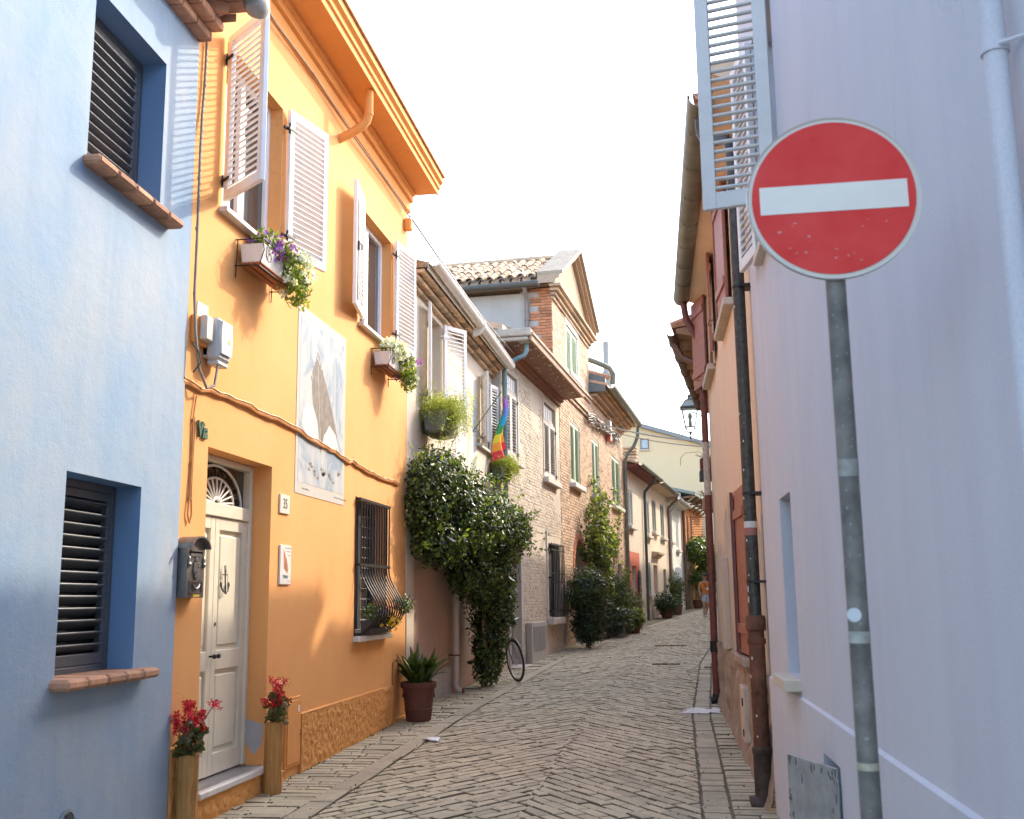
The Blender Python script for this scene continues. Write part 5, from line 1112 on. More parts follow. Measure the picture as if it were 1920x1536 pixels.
# lower eave of the right-hand part: corbels, gutter, roof
for row, (o_, z) in enumerate(((.10, EZ), (.24, EZ+.09), (.38, EZ+.18), (.50, EZ+.27))):
    u = uT+.15
    while u < u1: m = MB(); ub = min(u+.42, u1+.02); m.cbox(u+.006, ub-.006, -o_, .05, z, z+.08, .012); T.part('corbel', m, M_BRICK_WEATHERED); u += .42
m = MB(); m.prism([(-.55, EZ+.36), (-.55, EZ+.44), (7.5, EZ+2.6), (7.5, EZ+2.5)], uT+.02, u1+.05, 'x'); T.part('low_roof', m, M_COPPI)
m = MB(); m.half_pipe((uT+.1, -.66, EZ+.40), (u1+.15, -.66, EZ+.40), .12, 10, .01); T.part('gutter', m, M_ZINC, smooth=30)
m = MB(); m.tube([(u1+.05, -.62, EZ+.30), (u1+.05, -.58, EZ-.1), (u1+.02, -.42, EZ-.45), (u1, -.20, EZ-.7), (u1, -.10, EZ-.95), (u1, -.10, gz(39))], .065, 12); T.part('downspout', m, M_ZINC, smooth=1)
m = MB(); m.prism([(-.5, EZ+.2), (-.5, EZ+.62), (.6, EZ+1.0), (.6, EZ+.2)], uT+.03, uT+.25, 'x'); T.part('lead_flashing', m, plain('lead_sheet', (.15, .17, .18), .5, metal=.4))
m = MB(); m.half_pipe((uT+.35, -.55, EZ+.62), (uT+.35, .7, EZ+1.05), .13, 8, .02, a0=0, a1=180); T.part('verge_tile', m, M_TERRA)
m = MB(); m.tube([(uT+.2, .9, EZ+1.6), (uT+.25, -.2, EZ+1.15), (uT+.3, -.62, EZ+.95), (uT+.33, -.72, EZ+.75), (uT+.35, -.68, EZ+.45)], .085, 10); T.part('stove_pipe', m, M_ZINC, smooth=1)
# alarm box
T = Thing('alarm_box', 'white and red alarm box under the brick house eave', 'alarm box', FP, (U(34.9), 0, 6.6))
m = MB(); m.cbox(U(34.75), U(35.15), -.18, -.01, 6.82, 7.32, .02); T.part('case', m, plain('alarm_cream', (.68, .62, .52), .5)); m = MB(); m.cbox(U(34.75), U(35.15), -.18, -.01, 6.62, 6.815, .02); T.part('lamp', m, plain('alarm_red', (.55, .09, .05), .4))
# ================================================================ row beyond the brick house
FF = frame_left(-6.14, .111); KF = math.sqrt(1+.111**2)
def UF(y): return y*KF
def eave(T, u0, u1, z, mat_soffit, gut, out=.5, roof_d=6, roof_h=2.0):
    m = MB(); m.prism([(0, z-.12), (-.10, z-.10), (-out+.06, z-.02), (-out+.06, z+.03), (0, z+.05)], u0, u1, 'x'); T.part('eave_soffit', m, mat_soffit)
    m = MB(); m.prism([(-out, z+.03), (-out, z+.10), (roof_d, z+roof_h), (roof_d, z+roof_h-.1)], u0-.02, u1+.02, 'x'); T.part('roof', m, M_COPPI)
    m = MB(); m.half_pipe((u0, -out-.06, z+.06), (u1, -out-.06, z+.06), .09, 8, .01); T.part('gutter', m, gut, smooth=30)
def spout(T, u, z, out, zb, mat, r=.06):
    m = MB(); m.tube([(u, -out-.04, z), (u, -out, z-.2), (u, -.25, z-.45), (u, -.10, z-.6), (u, -.09, z-.8), (u, -.09, zb)], r, 10); T.part('downspout', m, mat, smooth=1)
def flat_window(T, a, b, c, d, mat, sill=M_STONE, n=20, slat=None):
    pair(T, a, b, c, d, mat, n, sill, slatm=slat)
mslat = plain('dark_slat', (.10, .11, .11), .5)
T = Thing('beige_house', 'narrow beige house with slate louvred shutters and a red painted corner', 'house', FF, (UF(42.3), 0, gz(42)))
u0, u1, ez = UF(39.3), UF(45.4), 6.35
DRr = (UF(40.0), UF(41.0), .5, 2.7, .2)
mb = wall_mesh(u0, u1, -.2, ez, [(UF(39.5), UF(40.7), 4.16, 5.5, .15), (UF(44.0), UF(45.2), 4.05, 5.5, .15), (UF(44.1), UF(45.1), 1.7, 2.95, .12), DRr]); body_box(mb, u0, u1, -.2, ez, 6); T.part('wall', mb, M_BEIGE)
for q in ((39.5, 40.7, 4.16, 5.5), (44.0, 45.2, 4.05, 5.5)): flat_window(T, UF(q[0]), UF(q[1]), q[2], q[3], M_SLATEBLUE)
flat_window(T, UF(44.1), UF(45.1), 1.7, 2.95, plain('teal_shutter', (.10, .20, .17), .6))
m = wall_mesh(u0+.02, UF(41.9), 0, 3.22, [DRr[:4]+(.0,)], y=-.02); m.quad((UF(41.9), -.02, 0), (UF(41.9), -.02, 3.22), (UF(41.9), 0, 3.22), (UF(41.9), 0, 0)); T.part('red_panel', m, M_RED)
m = MB(); m.quad((DRr[0], .18, .4), (DRr[1], .18, .4), (DRr[1], .18, 2.7), (DRr[0], .18, 2.7)); T.part('door', m, plain('dark_red_door', (.20, .035, .025), .6))
m = MB(); m.box(UF(41.25), UF(41.8), -.09, -.05, .9, 2.3); m.lathe([(0, -.04), (.27, -.04), (.27, 0), (0, 0)], (UF(41.52), -.05, 2.3), 16, 'y'); so = T.part('iron_shutter', m, plain('studded_iron', (.05, .045, .045), .5, metal=.4))
for r in range(6):
    for k in range(3): m = MB(); m.lathe([(0, -.03), (.02, -.02), (.025, 0), (0, 0)], (UF(41.34)+k*.18, -.09, 1.05+r*.22), 6, 'y'); T.part('stud', m, M_SMOKEGREY, so)
eave(T, u0, u1, ez, plain('dark_red_eave', (.16, .035, .025), .7), M_ZINC); spout(T, UF(43.4), ez, .5, gz(43), plain('dark_green_pipe', (.07, .075, .06), .5))
m = MB(); z = 6.6; uc = UF(46.0)-.9
m.cbox(uc-.22, uc+.22, .45, .95, 6.4, 7.35, .01)
ch = T.part('chimney', m, plaster('chimney_plaster', (.42, .34, .28), (.36, .3, .25)))
for k in range(4): m = MB(); m.cbox(uc-.27, uc+.27, .40, 1.0, 7.36+k*.13, 7.45+k*.13, .02); T.part('chimney_tile', m, M_COPPI, ch)
T = Thing('sand_house', 'sand coloured house with moulded door cornice in the middle of the far row', 'house', FF, (UF(48.4), 0, gz(48)))
u0, u1, ez = UF(45.42), UF(51.5), 6.30
W_ = [(46.1, 47.4, 4.3, 5.68), (48.9, 50.2, 4.22, 5.72)]; DD = (46.0, 47.3, .6, 2.9)
mb = wall_mesh(u0, u1, -.2, ez, [(UF(a), UF(b), c, d, .15) for a, b, c, d in W_]+[(UF(DD[0]), UF(DD[1]), DD[2], DD[3], .25), (UF(49.3), UF(50.3), 1.2, 2.8, .15)]); body_box(mb, u0, u1, -.2, ez, 6); T.part('wall', mb, M_SAND)
for a, b, c, d in W_: flat_window(T, UF(a), UF(b), c, d, plain('green_grey_shutter', (.17, .19, .17), .6))
m = MB(); m.box(UF(DD[0]), UF(DD[1]), .2, .24, DD[2], DD[3]); T.part('door', m, plain('pinkish_door', (.50, .38, .31), .6)); m = MB(); m.box(UF(49.3), UF(50.3), .1, .13, 1.2, 2.8); T.part('window', m, plain('brown_window', (.10, .06, .04), .6))
m = MB(); m.prism([(0, 3.2), (-.10, 3.22), (-.14, 3.30), (-.26, 3.34), (-.28, 3.42), (0, 3.46)], UF(45.7), UF(47.8), 'x'); T.part('door_cornice', m, M_BRICK_WEATHERED)
eave(T, u0, u1, ez, M_BRICK_WEATHERED, M_ZINC); spout(T, UF(51.2), ez, .5, gz(51), M_BROWNMETAL)
T = Thing('pale_house', 'pale grey white house with blue green base near the far bend', 'house', FF, (UF(54.4), 0, gz(54)))
u0, u1, ez = UF(51.52), UF(57.4), 6.15
W_ = [(52.2, 53.3, 4.2, 5.6), (54.9, 56.0, 3.9, 5.35)]
mb = wall_mesh(u0, u1, -.2, ez, [(UF(a), UF(b), c, d, .15) for a, b, c, d in W_]+[(UF(52.3), UF(53.4), .8, 2.9, .12), (UF(55.3), UF(56.5), 1.1, 2.9, .12)]); body_box(mb, u0, u1, -.2, ez, 6); T.part('wall', mb, M_PALE)
flat_window(T, UF(52.2), UF(53.3), 4.2, 5.6, plain('dark_shutter', (.06, .065, .065), .6)); flat_window(T, UF(54.9), UF(56.0), 3.9, 5.35, M_CREAMSH)
flat_window(T, UF(55.3), UF(56.5), 1.1, 2.9, plain('sage_shutter', (.2, .27, .22), .6)); m = MB(); m.box(UF(52.3), UF(53.4), .08, .12, .8, 2.9); T.part('door', m, plain('sage_door', (.22, .28, .24), .6))
m = MB(); m.box(u0+.01, u1-.01, -.02, .01, 0, 1.35) if False else m.box(UF(53.5), UF(55.2), -.02, .01, .3, 1.5); T.part('tinted_base', m, plain('aqua_base', (.36, .46, .42), .8))
m = MB(); m.cbox(UF(54.1), UF(54.6), -.25, -.01, 2.2, 3.0, .02); T.part('meter_box', m, M_WHITE)
eave(T, u0, u1, ez, M_CREAM, plain('pale_gutter', (.52, .48, .42), .5)); spout(T, UF(51.75), ez, .5, gz(52), plain('pale_grey_pipe', (.40, .38, .35), .5))
# ---- orange and yellow house at the bend
FD = frame_left(-8.35, .150); KD = math.sqrt(1+.15**2)
T = Thing('ochre_house', 'ochre house with wooden shutters and a climber at the far bend', 'house', FD, (57.6*KD+3, 0, gz(60)))
u0, u1 = 57.5*KD, 66*KD; ez = 6.6
m = wall_mesh(u0, u1, 3.4, ez, []); T.part('wall', m, M_FARORANGE); m = wall_mesh(u0, u1, -.2, 3.4, []); T.part('lower_wall', m, M_FARYELLOW)
m = MB(); m.add([(u0, 0, -.2), (u0, 7, -.2), (u0, 7, 8.7), (u0, 0, ez+.4)], [(0, 1, 2, 3)]); m.quad((u1, 0, -.2), (u1, 7, -.2), (u1, 7, 8.0), (u1, 0, ez)); m.quad((u0, 7, 0), (u1, 7, 0), (u1, 7, 8), (u0, 7, 8)); T.part('side_wall', m, M_FARWHITE)
m = MB(); m.prism([(-.8, ez+.25), (-.8, ez+.40), (7.2, 9.0), (7.2, 8.8)], u0-.25, u1, 'x'); T.part('roof', m, plain('teal_fascia', (.17, .22, .21), .6))
for k in range(6): u = u0+.1+k*1.5; m = MB(); m.tube([(u, 0, ez-.35), (u, -.75, ez+.22)], .05, 6); m.tube([(u, .0, ez+.15), (u, -.8, ez+.22)], .05, 6); T.part('rafter_bracket', m, M_WOOD)
wm = plain('orange_wood', (.42, .16, .05), .6, var=.2)
for k, (u, w, c, d) in enumerate(((u0+.3, .8, 4.1, 5.9), (u0+1.6, .9, 4.1, 5.9), (u0+3.0, .9, 4.1, 6.0))):
    m = MB(); m.cbox(u, u+w, -.10, -.02, c, d, .02); so = T.part('shutter', m, wm)
    for j in range(2): m = MB(); m.cbox(u+.12, u+w-.12, -.12, -.10, c+.12+j*.85, c+.82+j*.85, .02); T.part('shutter_panel', m, wm, so)
leaf(T, (u0+2.6, -.05, 4.1), .95, 1.8, 75, wm, 12, indiv=False)
m = MB(); m.box(u0+2.0, u0+3.1, -.03, .02, .9, 3.2); T.part('door', m, plain('plank_door', (.36, .18, .07), .7, var=.3)); m = MB(); m.box(u0+1.1, u0+2.0, -.04, .02, 3.1, 4.2); T.part('awning_panel', m, M_PALE)
m = MB(); m.box(u0+.9, u0+1.7, -.05, .02, .9, 3.0); T.part('grey_door', m, plain('grey_plank', (.18, .17, .16), .7))
m = MB(); m.tube([(u0+.08, -.1, ez+.2), (u0+.08, -.1, .9)], .07, 8); T.part('downspout', m, M_BROWNMETAL)
T = Thing('wall_climber', 'leafy climber hanging over the ochre house front at the bend', 'climbing plant', FD, (u0+4, -.3, gz(62)))
E_ = [((u0+1.4, -.45, 4.0), (1.2, .5, .65)), ((u0+3.0, -.6, 4.05), (1.5, .6, .75)), ((u0+4.4, -.7, 3.3), (1.1, .6, 1.3)), ((u0+4.6, -.6, 1.9), (.6, .5, 1.3))]
P, N_ = blob_points(E_, 4200, .6, 31, .25, lambda q: q[1] < 0); me = np_mesh('foliage', [leaves(P, N_, .17, (1, .6))]); me.transform(Matrix.Translation(-T.b)); T.part('foliage', me, M_GREEN)
me = np_mesh('light_foliage', [leaves(P[::6]+N_[::6]*.08, N_[::6], .16, (1, .6))]); me.transform(Matrix.Translation(-T.b)); T.part('light_foliage', me, M_LIME)
m = MB(); m.tube([(u0+4.7, -.25, .6), (u0+4.6, -.3, 2), (u0+3.8, -.3, 3.4)], .05, 6); T.part('trunk', m, M_WOOD)
# ---- white garden wall past the bend, and the big gable behind everything
T = Thing('end_house', 'small whitish house closing the street beyond the bend', 'house', None, (5.6, 68.3, gz(68)))
m = MB(); m.box(3.0, 14, 67.5, 69, 0, 4.4); T.part('wall', m, M_PALE); m = MB(); m.box(3.6, 4.4, 67.46, 67.5, .9, 3.1); T.part('door', m, plain('pale_blue_door', (.34, .4, .44), .6)); m = MB(); m.box(2.8, 14.2, 67.2, 69.2, 4.4, 4.6); T.part('roof', m, M_COPPI); m = MB(); m.box(4.7, 7.0, 67.44, 67.5, 3.0, 4.3); T.part('orange_panel', m, M_FARORANGE)
T = Thing('gable_building', 'large plain yellow gable building rising behind the end of the street', 'building', None, (0, 72, gz(72)))
zt = lambda x: 13.45-.322*(x+3.96)
m = MB(); m.add([(-22, 72, 0), (22, 72, 0), (22, 72, zt(22)), (-7.5, 72, zt(-7.5)), (-22, 72, zt(-7.5)-4.5)], [(0, 1, 2, 3, 4)]); m.quad((-22, 84, 0), (22, 84, 0), (22, 84, 6), (-22, 84, 9)); T.part('wall', m, M_GABLE)
m = MB(); m.prism([(-7.5, zt(-7.5)), (22, zt(22)), (22, zt(22)+.28), (-7.5, zt(-7.5)+.28)], 71.6, 84, 'y'); m.prism([(-22, zt(-7.5)-4.5), (-7.5, zt(-7.5)), (-7.5, zt(-7.5)+.28), (-22, zt(-7.5)-4.22)], 71.6, 84, 'y'); T.part('roof', m, plain('grey_roof_edge', (.26, .25, .23), .7))
x, z = -1.92, 11.75; m = MB()
for q in ((x-.28, x-.22, z-.35, z+.35), (x+.22, x+.28, z-.35, z+.35), (x-.22, x+.22, z+.29, z+.35), (x-.22, x+.22, z-.35, z-.29)): m.box(q[0], q[1], 71.93, 72.0, q[2], q[3])
wo = T.part('window', m, plain('brown_frame', (.22, .10, .05), .6)); m = MB(); m.box(x-.22, x+.22, 71.96, 71.99, z-.29, z+.29); T.part('pane', m, plain('pale_blue_blind', (.40, .46, .50), .4), wo); m = MB(); m.cbox(x-.34, x+.34, 71.85, 72, z-.46, z-.37, .02); T.part('window_sill', m, M_STONE, wo)
# ---- distant mast and aerials
T = Thing('communication_mast', 'slim pale communication mast far behind the roofs', 'mast', None, (-9.07, 150, gz(150)))
mg = plain('mast_grey', (.30, .27, .23), .6, var=.05); m = MB(); m.lathe([(0, 0), (1.0, 0), (1.0, 29.5), (.95, 30), (.0, 30)], (-9.07, 150, 0), 14); T.part('shaft', m, mg, smooth=1)
m = MB(); m.lathe([(0, 29.9), (.75, 30), (.70, 32.4), (1.0, 32.6), (1.05, 33), (.75, 33.2), (.68, 33.4), (0, 33.4)], (-9.07, 150, 0), 14); T.part('collar', m, mg, smooth=1)
m = MB(); m.lathe([(0, 33.3), (.68, 33.4), (.68, 36.0), (.44, 36.3), (.44, 41), (0, 41.1)], (-9.07, 150, -3.2), 14); T.part('tip', m, plain('mast_white', (.36, .325, .28), .6, var=.05), smooth=1)
def aerial(label, x, y, z0, z1, arms):
    T = Thing('tv_aerial', label, 'aerial', None, (x, y, z0)); mt = plain('aerial_grey', (.30, .30, .30), .5, metal=.3); m = MB(); m.tube([(x, y, z0), (x, y, z1)], .02, 6); T.part('mast', m, mt)
    for z, l, r_ in arms: m = MB(); m.tube([(x-l, y, z-r_), (x+l*.4, y, z+r_*.4)], .012, 5); [m.tube([(x-l*k/5, y-.25, z-r_*k/5), (x-l*k/5, y+.25, z-r_*k/5)], .008, 4) for k in range(6)]; T.part('arm', m, mt)
aerial('tall thin television aerial beside the brick house roof', -2.95, 41.5, 7.9, 10.55, ((9.9, .5, .2), (9.3, .35, 0), (10.5, .25, .1)))
aerial('small television aerial above the yellow gable', -3.55, 73, 12.8, 15.0, ((14.6, .5, 0), (14.1, .4, .1)))
# street-crossing cables on a bundle by the brick house
p0 = (FP @ Vector((U(30.6), -.15, 6.62)))
for k, (dz, lab) in enumerate(((0, 'upper cable crossing the street below the lamp'), (-.13, 'lower cable crossing the street below the lamp'))):
    p1 = Vector((1.05, 24.5, 5.0+dz*1.0)); q0 = p0+Vector((0, 0, dz)); m = MB(); m.tube([q0.lerp(p1, t)+Vector((0, 0, -.12*math.sin(math.pi*t))) for t in np.linspace(0, 1, 20)], .022 if k == 0 else .013, 6); tag(link('street_cable', m.mesh('street_cable'), plain('pale_cable', (.36, .35, .32), .6)), lab, 'cable')
T = Thing('cable_bundle', 'tangled bundle of cables under the brick house eave', 'cable', FP, (U(30.5), -.1, 6.5)); rng = random.Random(12)
for k in range(9):
    m = MB(); pts = [(U(30.4)+rng.gauss(0, .05), -.14, 6.75+rng.gauss(0, .1))]
    for j in range(1, 12): pts.append((U(30.4+.62*j)+rng.gauss(0, .08), -.16+rng.gauss(0, .03), 6.72-.01*j+.10*math.sin(j*1.1+k)+rng.gauss(0, .05)+.035*j))
    m.tube(pts, rng.uniform(.012, .025), 5); T.part('strand', m, M_CABLE)
# ================================================================ right side: lilac house
FL = frame_right(.8444, -.0222)
T = Thing('lilac_house', 'smooth lilac house filling the right edge', 'house', FL, (-5, 0, gz(5)))
WL, HL, WU = (-7.28, -6.72, 1.06, 2.18, .24), (-5.86, -5.35, .20, .757, .22), (-7.45, -6.33, 3.95, 5.55, .15)
mb = wall_mesh(-8.42, 4.0, .962, 6.9, [WL, WU]); body_box(mb, -8.42, 4.0, -.5, 6.9, 6); T.part('wall', mb, M_LILAC)
mb = wall_mesh(-8.42, 4.0, -.5, .950, [HL], y=-.016); mb.quad((-8.42, -.016, .950), (4, -.016, .950), (4, 0, .962), (-8.42, 0, .962)); mb.quad((-8.42, -.016, -.5), (-8.42, 0, -.5), (-8.42, 0, .962), (-8.42, -.016, .95)); T.part('base_wall', mb, M_LILAC)
a, b, c, d, dp = WL; m = MB(); m.cbox(a-.05, b+.03, -.10, .2, c-.075, c-.004, .006); T.part('window_sill', m, plain('cream_sill', (.62, .54, .42), .7, var=.12)); m = MB(); m.quad((a, dp, c), (b, dp, c), (b, dp, d), (a, dp, d)); T.part('window', m, M_GLASS)
m = MB(); a, b, c, d, dp = HL; m.quad((a, dp, c), (b, dp, c), (b, dp, d), (a, dp, d)); T.part('niche_back', m, M_DARK)
a, b, c, d, dp = WU; m = MB(); m.quad((a, dp, c), (b, dp, c), (b, dp, d), (a, dp, d)); T.part('window', m, M_GLASS)
m = MB(); m.cbox(a-.1, b+.1, -.06, .1, c-.07, c-.004, .006); T.part('window_sill', m, M_STONE)
# upper shutters: near leaf stands straight out, far leaf swung back towards the wall
lf = leaf(T, (-6.31, -.03, 3.90), .445, 1.68, 104, M_GREYSH, 25, stile=.085, th=.04, tilt=0, sd_=.034, slat_t=.018)
lf2 = leaf(T, (-7.47, -.03, 3.955), .475, 1.62, 171, M_CREAMSH, 25, stile=.07, th=.04, tilt=-40, sd_=.05)
m = MB(); m.prism([(-.55, 6.9), (-.55, 7.0), (6, 8.6), (6, 8.5), (0, 6.88)], -8.5, 4, 'x'); T.part('roof', m, M_TERRA); m = MB(); m.box(-8.5, 4, -.5, 0, 6.8, 6.9); T.part('eave_soffit', m, plain('red_brown_eave', (.30, .11, .06), .7))
m = MB(); m.tube([(-2.36, -.045, 6.8), (-2.36, -.045, -.2)], .026, 16); dpipe = T.part('downpipe', m, M_LILAC, smooth=1)
m = MB(); m.tube([(-2.36, -.045, 2.74), (-2.36, -.045, 2.765)], .031, 16); m.tube([(-2.36, -.05, 2.75), (-2.42, -.045, 2.74), (-2.45, -.02, 2.735)], .005, 6); m.tube([(-2.33, -.045, 2.75), (-2.30, 0, 2.75)], .006, 6); T.part('pipe_clamp', m, M_LILAC, dpipe, smooth=1)
T = Thing('hatch_door', 'scratched grey metal hatch door swung open low on the lilac wall', 'hatch', FL, (-5.35, -.02, .2))
M_PLATE = plain('scratched_plate', (.34, .36, .36), .55, metal=.2, var=.22, scale=12)
m = MB(); m.cbox(0, .51, -.006, .006, 0, .60, .003); o = link('plate', m.mesh('plate'), M_PLATE, T.o, Matrix.Translation((0, -.012, -.045)) @ Matrix.Rotation(R(-(180-19)), 4, 'Z'))
rng = random.Random(5); ms = plain('scratch_dark', (.12, .12, .12), .7)
for k in range(46):
    x = rng.choice((rng.uniform(.0, .05), rng.uniform(.46, .51), rng.uniform(0, .51))); z = rng.choice((rng.uniform(.55, .59), rng.uniform(.02, .58), rng.uniform(.02, .58))); m = MB(); m.prism([(max(.002, min(.508, a_)), max(.002, min(.598, b_))) for a_, b_ in flat_blob(x, z, rng.uniform(.002, .010), rng.uniform(.003, .022), 7, k)], .0055, .0075, 'y'); link('scratch', m.mesh('scratch'), ms, o)
for z in (.1, .5): m = MB(); m.tube([(0, 0, z-.04), (0, 0, z+.04)], .009, 8); link('hinge', m.mesh('hinge'), M_GREYMETAL, o)
# ================================================================ peach house
FE = frame_right(.875, -.0232)
T = Thing('peach_house', 'peach plastered house with brick red shutters and worn stone base', 'house', FE, (-12, 0, gz(12)))
UW1, UW2, LW = (-11.85, -10.45, 4.46, 5.70, .12), (-14.75, -13.5, 4.46, 5.70, .12), (-11.45, -10.0, 1.0, 2.58, .14)
mb = wall_mesh(-15.35, -8.40, .92, 5.95, [UW1, UW2, LW]); body_box(mb, -15.35, -8.40, -.3, 5.95, 6); T.part('wall', mb, M_PEACH)
# worn base with rubble relief
nx, nz = 200, 36; vs_ = []
for i in range(nx+1):
    for j in range(nz+1):
        u = -15.35+6.95*i/nx; z = -.25+1.20*j/nz; dd = .035*mnoise.noise(Vector((u*3.2, z*4, 1)))+.018*mnoise.noise(Vector((u*9, z*9, 4)))+.008*mnoise.noise(Vector((u*26, z*26, 9)))
        vs_.append((u, -.035-dd-.10*max(0, .25-z)/.5, z+(.03*mnoise.noise(Vector((u*3, 0, 8))) if j == nz else 0)))
m = MB(); m.add(vs_, [(i*(nz+1)+j, (i+1)*(nz+1)+j, (i+1)*(nz+1)+j+1, i*(nz+1)+j+1) for i in range(nx) for j in range(nz)]); m.quad((-15.35, -.03, .93), (-8.4, -.03, .93), (-8.4, .02, .98), (-15.35, .02, .98)); T.part('stone_base', m, M_PEACH_WORN, smooth=60)
M_BAREPL = plaster('bare_pale_plaster', (.60, .52, .43), (.50, .42, .34), dirt=(.35, .25, .18), patch=.8, streak=.4, dirt_amt=.35, fine=.4, pscale=2)
for k, (ua, ub, za, zb) in enumerate(((-15.3, -13.2, .92, 2.15), (-13.2, -11.6, .92, 2.5), (-9.9, -8.42, .9, 2.1))):
    n = 18; m = MB(); vs_ = [(ua+(ub-ua)*i/n, -.004, za) for i in range(n+1)]+[(ua+(ub-ua)*i/n, -.004, zb+.35*mnoise.noise(Vector((i*.45, k, 2)))) for i in range(n+1)]; m.add(vs_, [(i, i+1, n+2+i, n+1+i) for i in range(n)]); T.part('bare_plaster_patch', m, M_BAREPL)
m = MB(); m.cbox(-13.1, -12.75, -.075, 0, .95, 2.0, .01); T.part('cover_plate', m, M_BAREPL); m = MB(); m.cbox(-10.75, -10.35, -.09, -.02, .22, .72, .01); ho = T.part('meter_hatch', m, plain('ivory_hatch', (.55, .44, .34), .6, var=.12)); m = MB(); m.box(-10.42, -10.38, -.1, -.088, .55, .62); m.box(-10.42, -10.38, -.1, -.088, .28, .34); T.part('hatch_hinge', m, M_IRON, ho)
def plank_leaf(T, u, y, z, w, h, ang, mat, n=6):
    M = Matrix.Translation(Vector((u, y, z))-T.b) @ Matrix.Rotation(R(-ang), 4, 'Z'); m = MB(); m.box(.0, w, -.004, .014, .0, h); m.cbox(0, w, .012, .034, h*.12, h*.12+.09, .004); m.cbox(0, w, .012, .034, h*.82, h*.82+.09, .004)
    o = link('shutter', m.mesh('shutter'), mat, T.o, M)
    for k in range(n): p = MB(); p.cbox(w*k/n+.003, w*(k+1)/n-.003, -.02, -.003, 0, h, .005); link('plank', p.mesh('plank'), mat, o)
    return o
for (a, b, c, d, dp) in (UW1, UW2, LW):
    m = MB(); m.quad((a, dp, c), (b, dp, c), (b, dp, d), (a, dp, d)); T.part('dark_backing', m, M_DARK); m = MB(); m.cbox(a-.08, b+.08, -.10, .08, c-.08, c-.005, .008); T.part('window_sill', m, M_STONE if c > 2 else M_PEACH_WORN)
w = .69
plank_leaf(T, -10.47, -.05, 4.47, w, 1.24, 180-3, M_REDSH); plank_leaf(T, -11.83, -.05, 4.47, w, 1.24, 4, M_REDSH)
o = plank_leaf(T, -14.74, -.04, 4.47, .62, 1.26, 167, M_REDSH); plank_leaf(T, -13.48, -.04, 4.47, .62, 1.26, 3, M_REDSH)
m = MB()
for u, z in ((-11.9, 4.62), (-14.95, 4.6)): m.tube([(u, 0, z), (u, -.14, z), (u-.03, -.16, z-.05), (u, -.12, z-.06)], .007, 6)
m.tube([(-13.3, 0, 4.42), (-14.2, -.05, 4.42)], .006, 6); T.part('shutter_stay', m, M_RUST)
plank_leaf(T, -10.02, -.02, 1.02, .72, 1.54, 180-2, M_REDSH); plank_leaf(T, -11.43, -.02, 1.02, .70, 1.54, 5, plain('dark_red_shutter', (.16, .05, .04), .5))
# eave: sloping painted soffit, big gutter
m = MB(); m.prism([(0, 5.72), (-.04, 5.73), (-.28, 5.83), (-.28, 5.90), (0, 5.95)], -15.35, -8.40, 'x'); T.part('eave_soffit', m, M_PEACH)
m = MB(); m.half_pipe((-15.40, -.315, 5.875), (-8.85, -.315, 5.865), .12, 14, .008); m.tube([(-15.40, -.42, 5.865), (-8.85, -.42, 5.855)], .010, 6); go = T.part('gutter', m, M_ZINC, smooth=30)
m = MB(); m.prism([(-.42, 5.86), (-.395, 5.79), (-.315, 5.755), (-.235, 5.79), (-.21, 5.86)], -15.42, -15.405, 'x'); T.part('gutter_end', m, M_ZINC, go); 
for k in range(9): u = -15.2+k*.82; m = MB(); m.tube([(u, -.205, 5.85), (u, -.235, 5.77), (u, -.315, 5.742), (u, -.395, 5.77), (u, -.43, 5.86)], .006, 5); T.part('gutter_hook', m, M_ZINC, go)
m = MB(); m.prism([(-.32, 5.93), (-.32, 5.99), (6, 7.6), (6, 7.5), (.1, 5.95)], -15.38, -8.95, 'x'); m.prism([(0, 5.96), (0, 6.06), (6, 7.6), (6, 7.5)], -8.945, -8.43, 'x'); T.part('roof', m, M_TERRA)
for k in range(25): u = -15.3+k*.25; m = MB(); m.half_pipe((u, -.34, 6.0), (u, .1, 6.12), .085, 8, .012, a0=0, a1=180); T.part('roof_tile', m, M_TERRA)
# ---- downpipes
T = Thing('rusty_downpipe', 'tall dark downpipe with rusty cast iron foot where peach and lilac houses meet', 'downpipe', FE, (-8.66, -.1, gz(8.6)))
u = -8.66; m = MB(); m.tube([(u-.45, -.315, 5.76), (u-.44, -.31, 5.62), (u-.38, -.27, 5.5), (u-.10, -.13, 5.40), (u, -.10, 5.28), (u, -.095, 5.1), (u, -.095, 1.38)], .050, 16); T.part('upper_pipe', m, plain('dark_zinc_pipe', (.062, .058, .05), .5, metal=.3, var=.45, scale=20), smooth=1)
m = MB(); m.lathe([(0, 0.02), (.062, .02), (.062, 1.18), (.072, 1.19), (.072, 1.22), (.062, 1.23), (.062, 1.28), (.078, 1.29), (.078, 1.38), (.07, 1.40), (0, 1.40)], (u, -.095, 0), 20); T.part('cast_iron_foot', m, plain('rusty_cast_iron', (.15, .06, .033), .75, metal=.15, var=.55, scale=9, bmp=.35), smooth=35)
m = MB(); m.lathe([(0, .0), (.068, 0), (.068, .42), (.075, .43), (.075, .47), (.066, .48), (0, .48)], (u, -.096, -.06), 20); T.part('foot_sleeve', m, plain('brown_sleeve', (.075, .05, .037), .7, metal=.2, var=.5, scale=12, bmp=.3), smooth=35)
m = MB(); m.tube([(u, -.095, .03), (u, -.15, .0), (u, -.2, -.005)], .066, 16); T.part('shoe', m, plain('brown_sleeve', (.075, .05, .037), .7), smooth=1)
mw = plain('white_sticker', (.62, .6, .56), .6, var=.1)
for z in (4.05, 2.35, 1.66): m = MB(); m.tube([(u, -.095, z-.012), (u, -.095, z+.012)], .054, 16); m.box(u-.09, u+.09, -.10, .0, z-.010, z+.010); T.part('clamp', m, M_IRON)
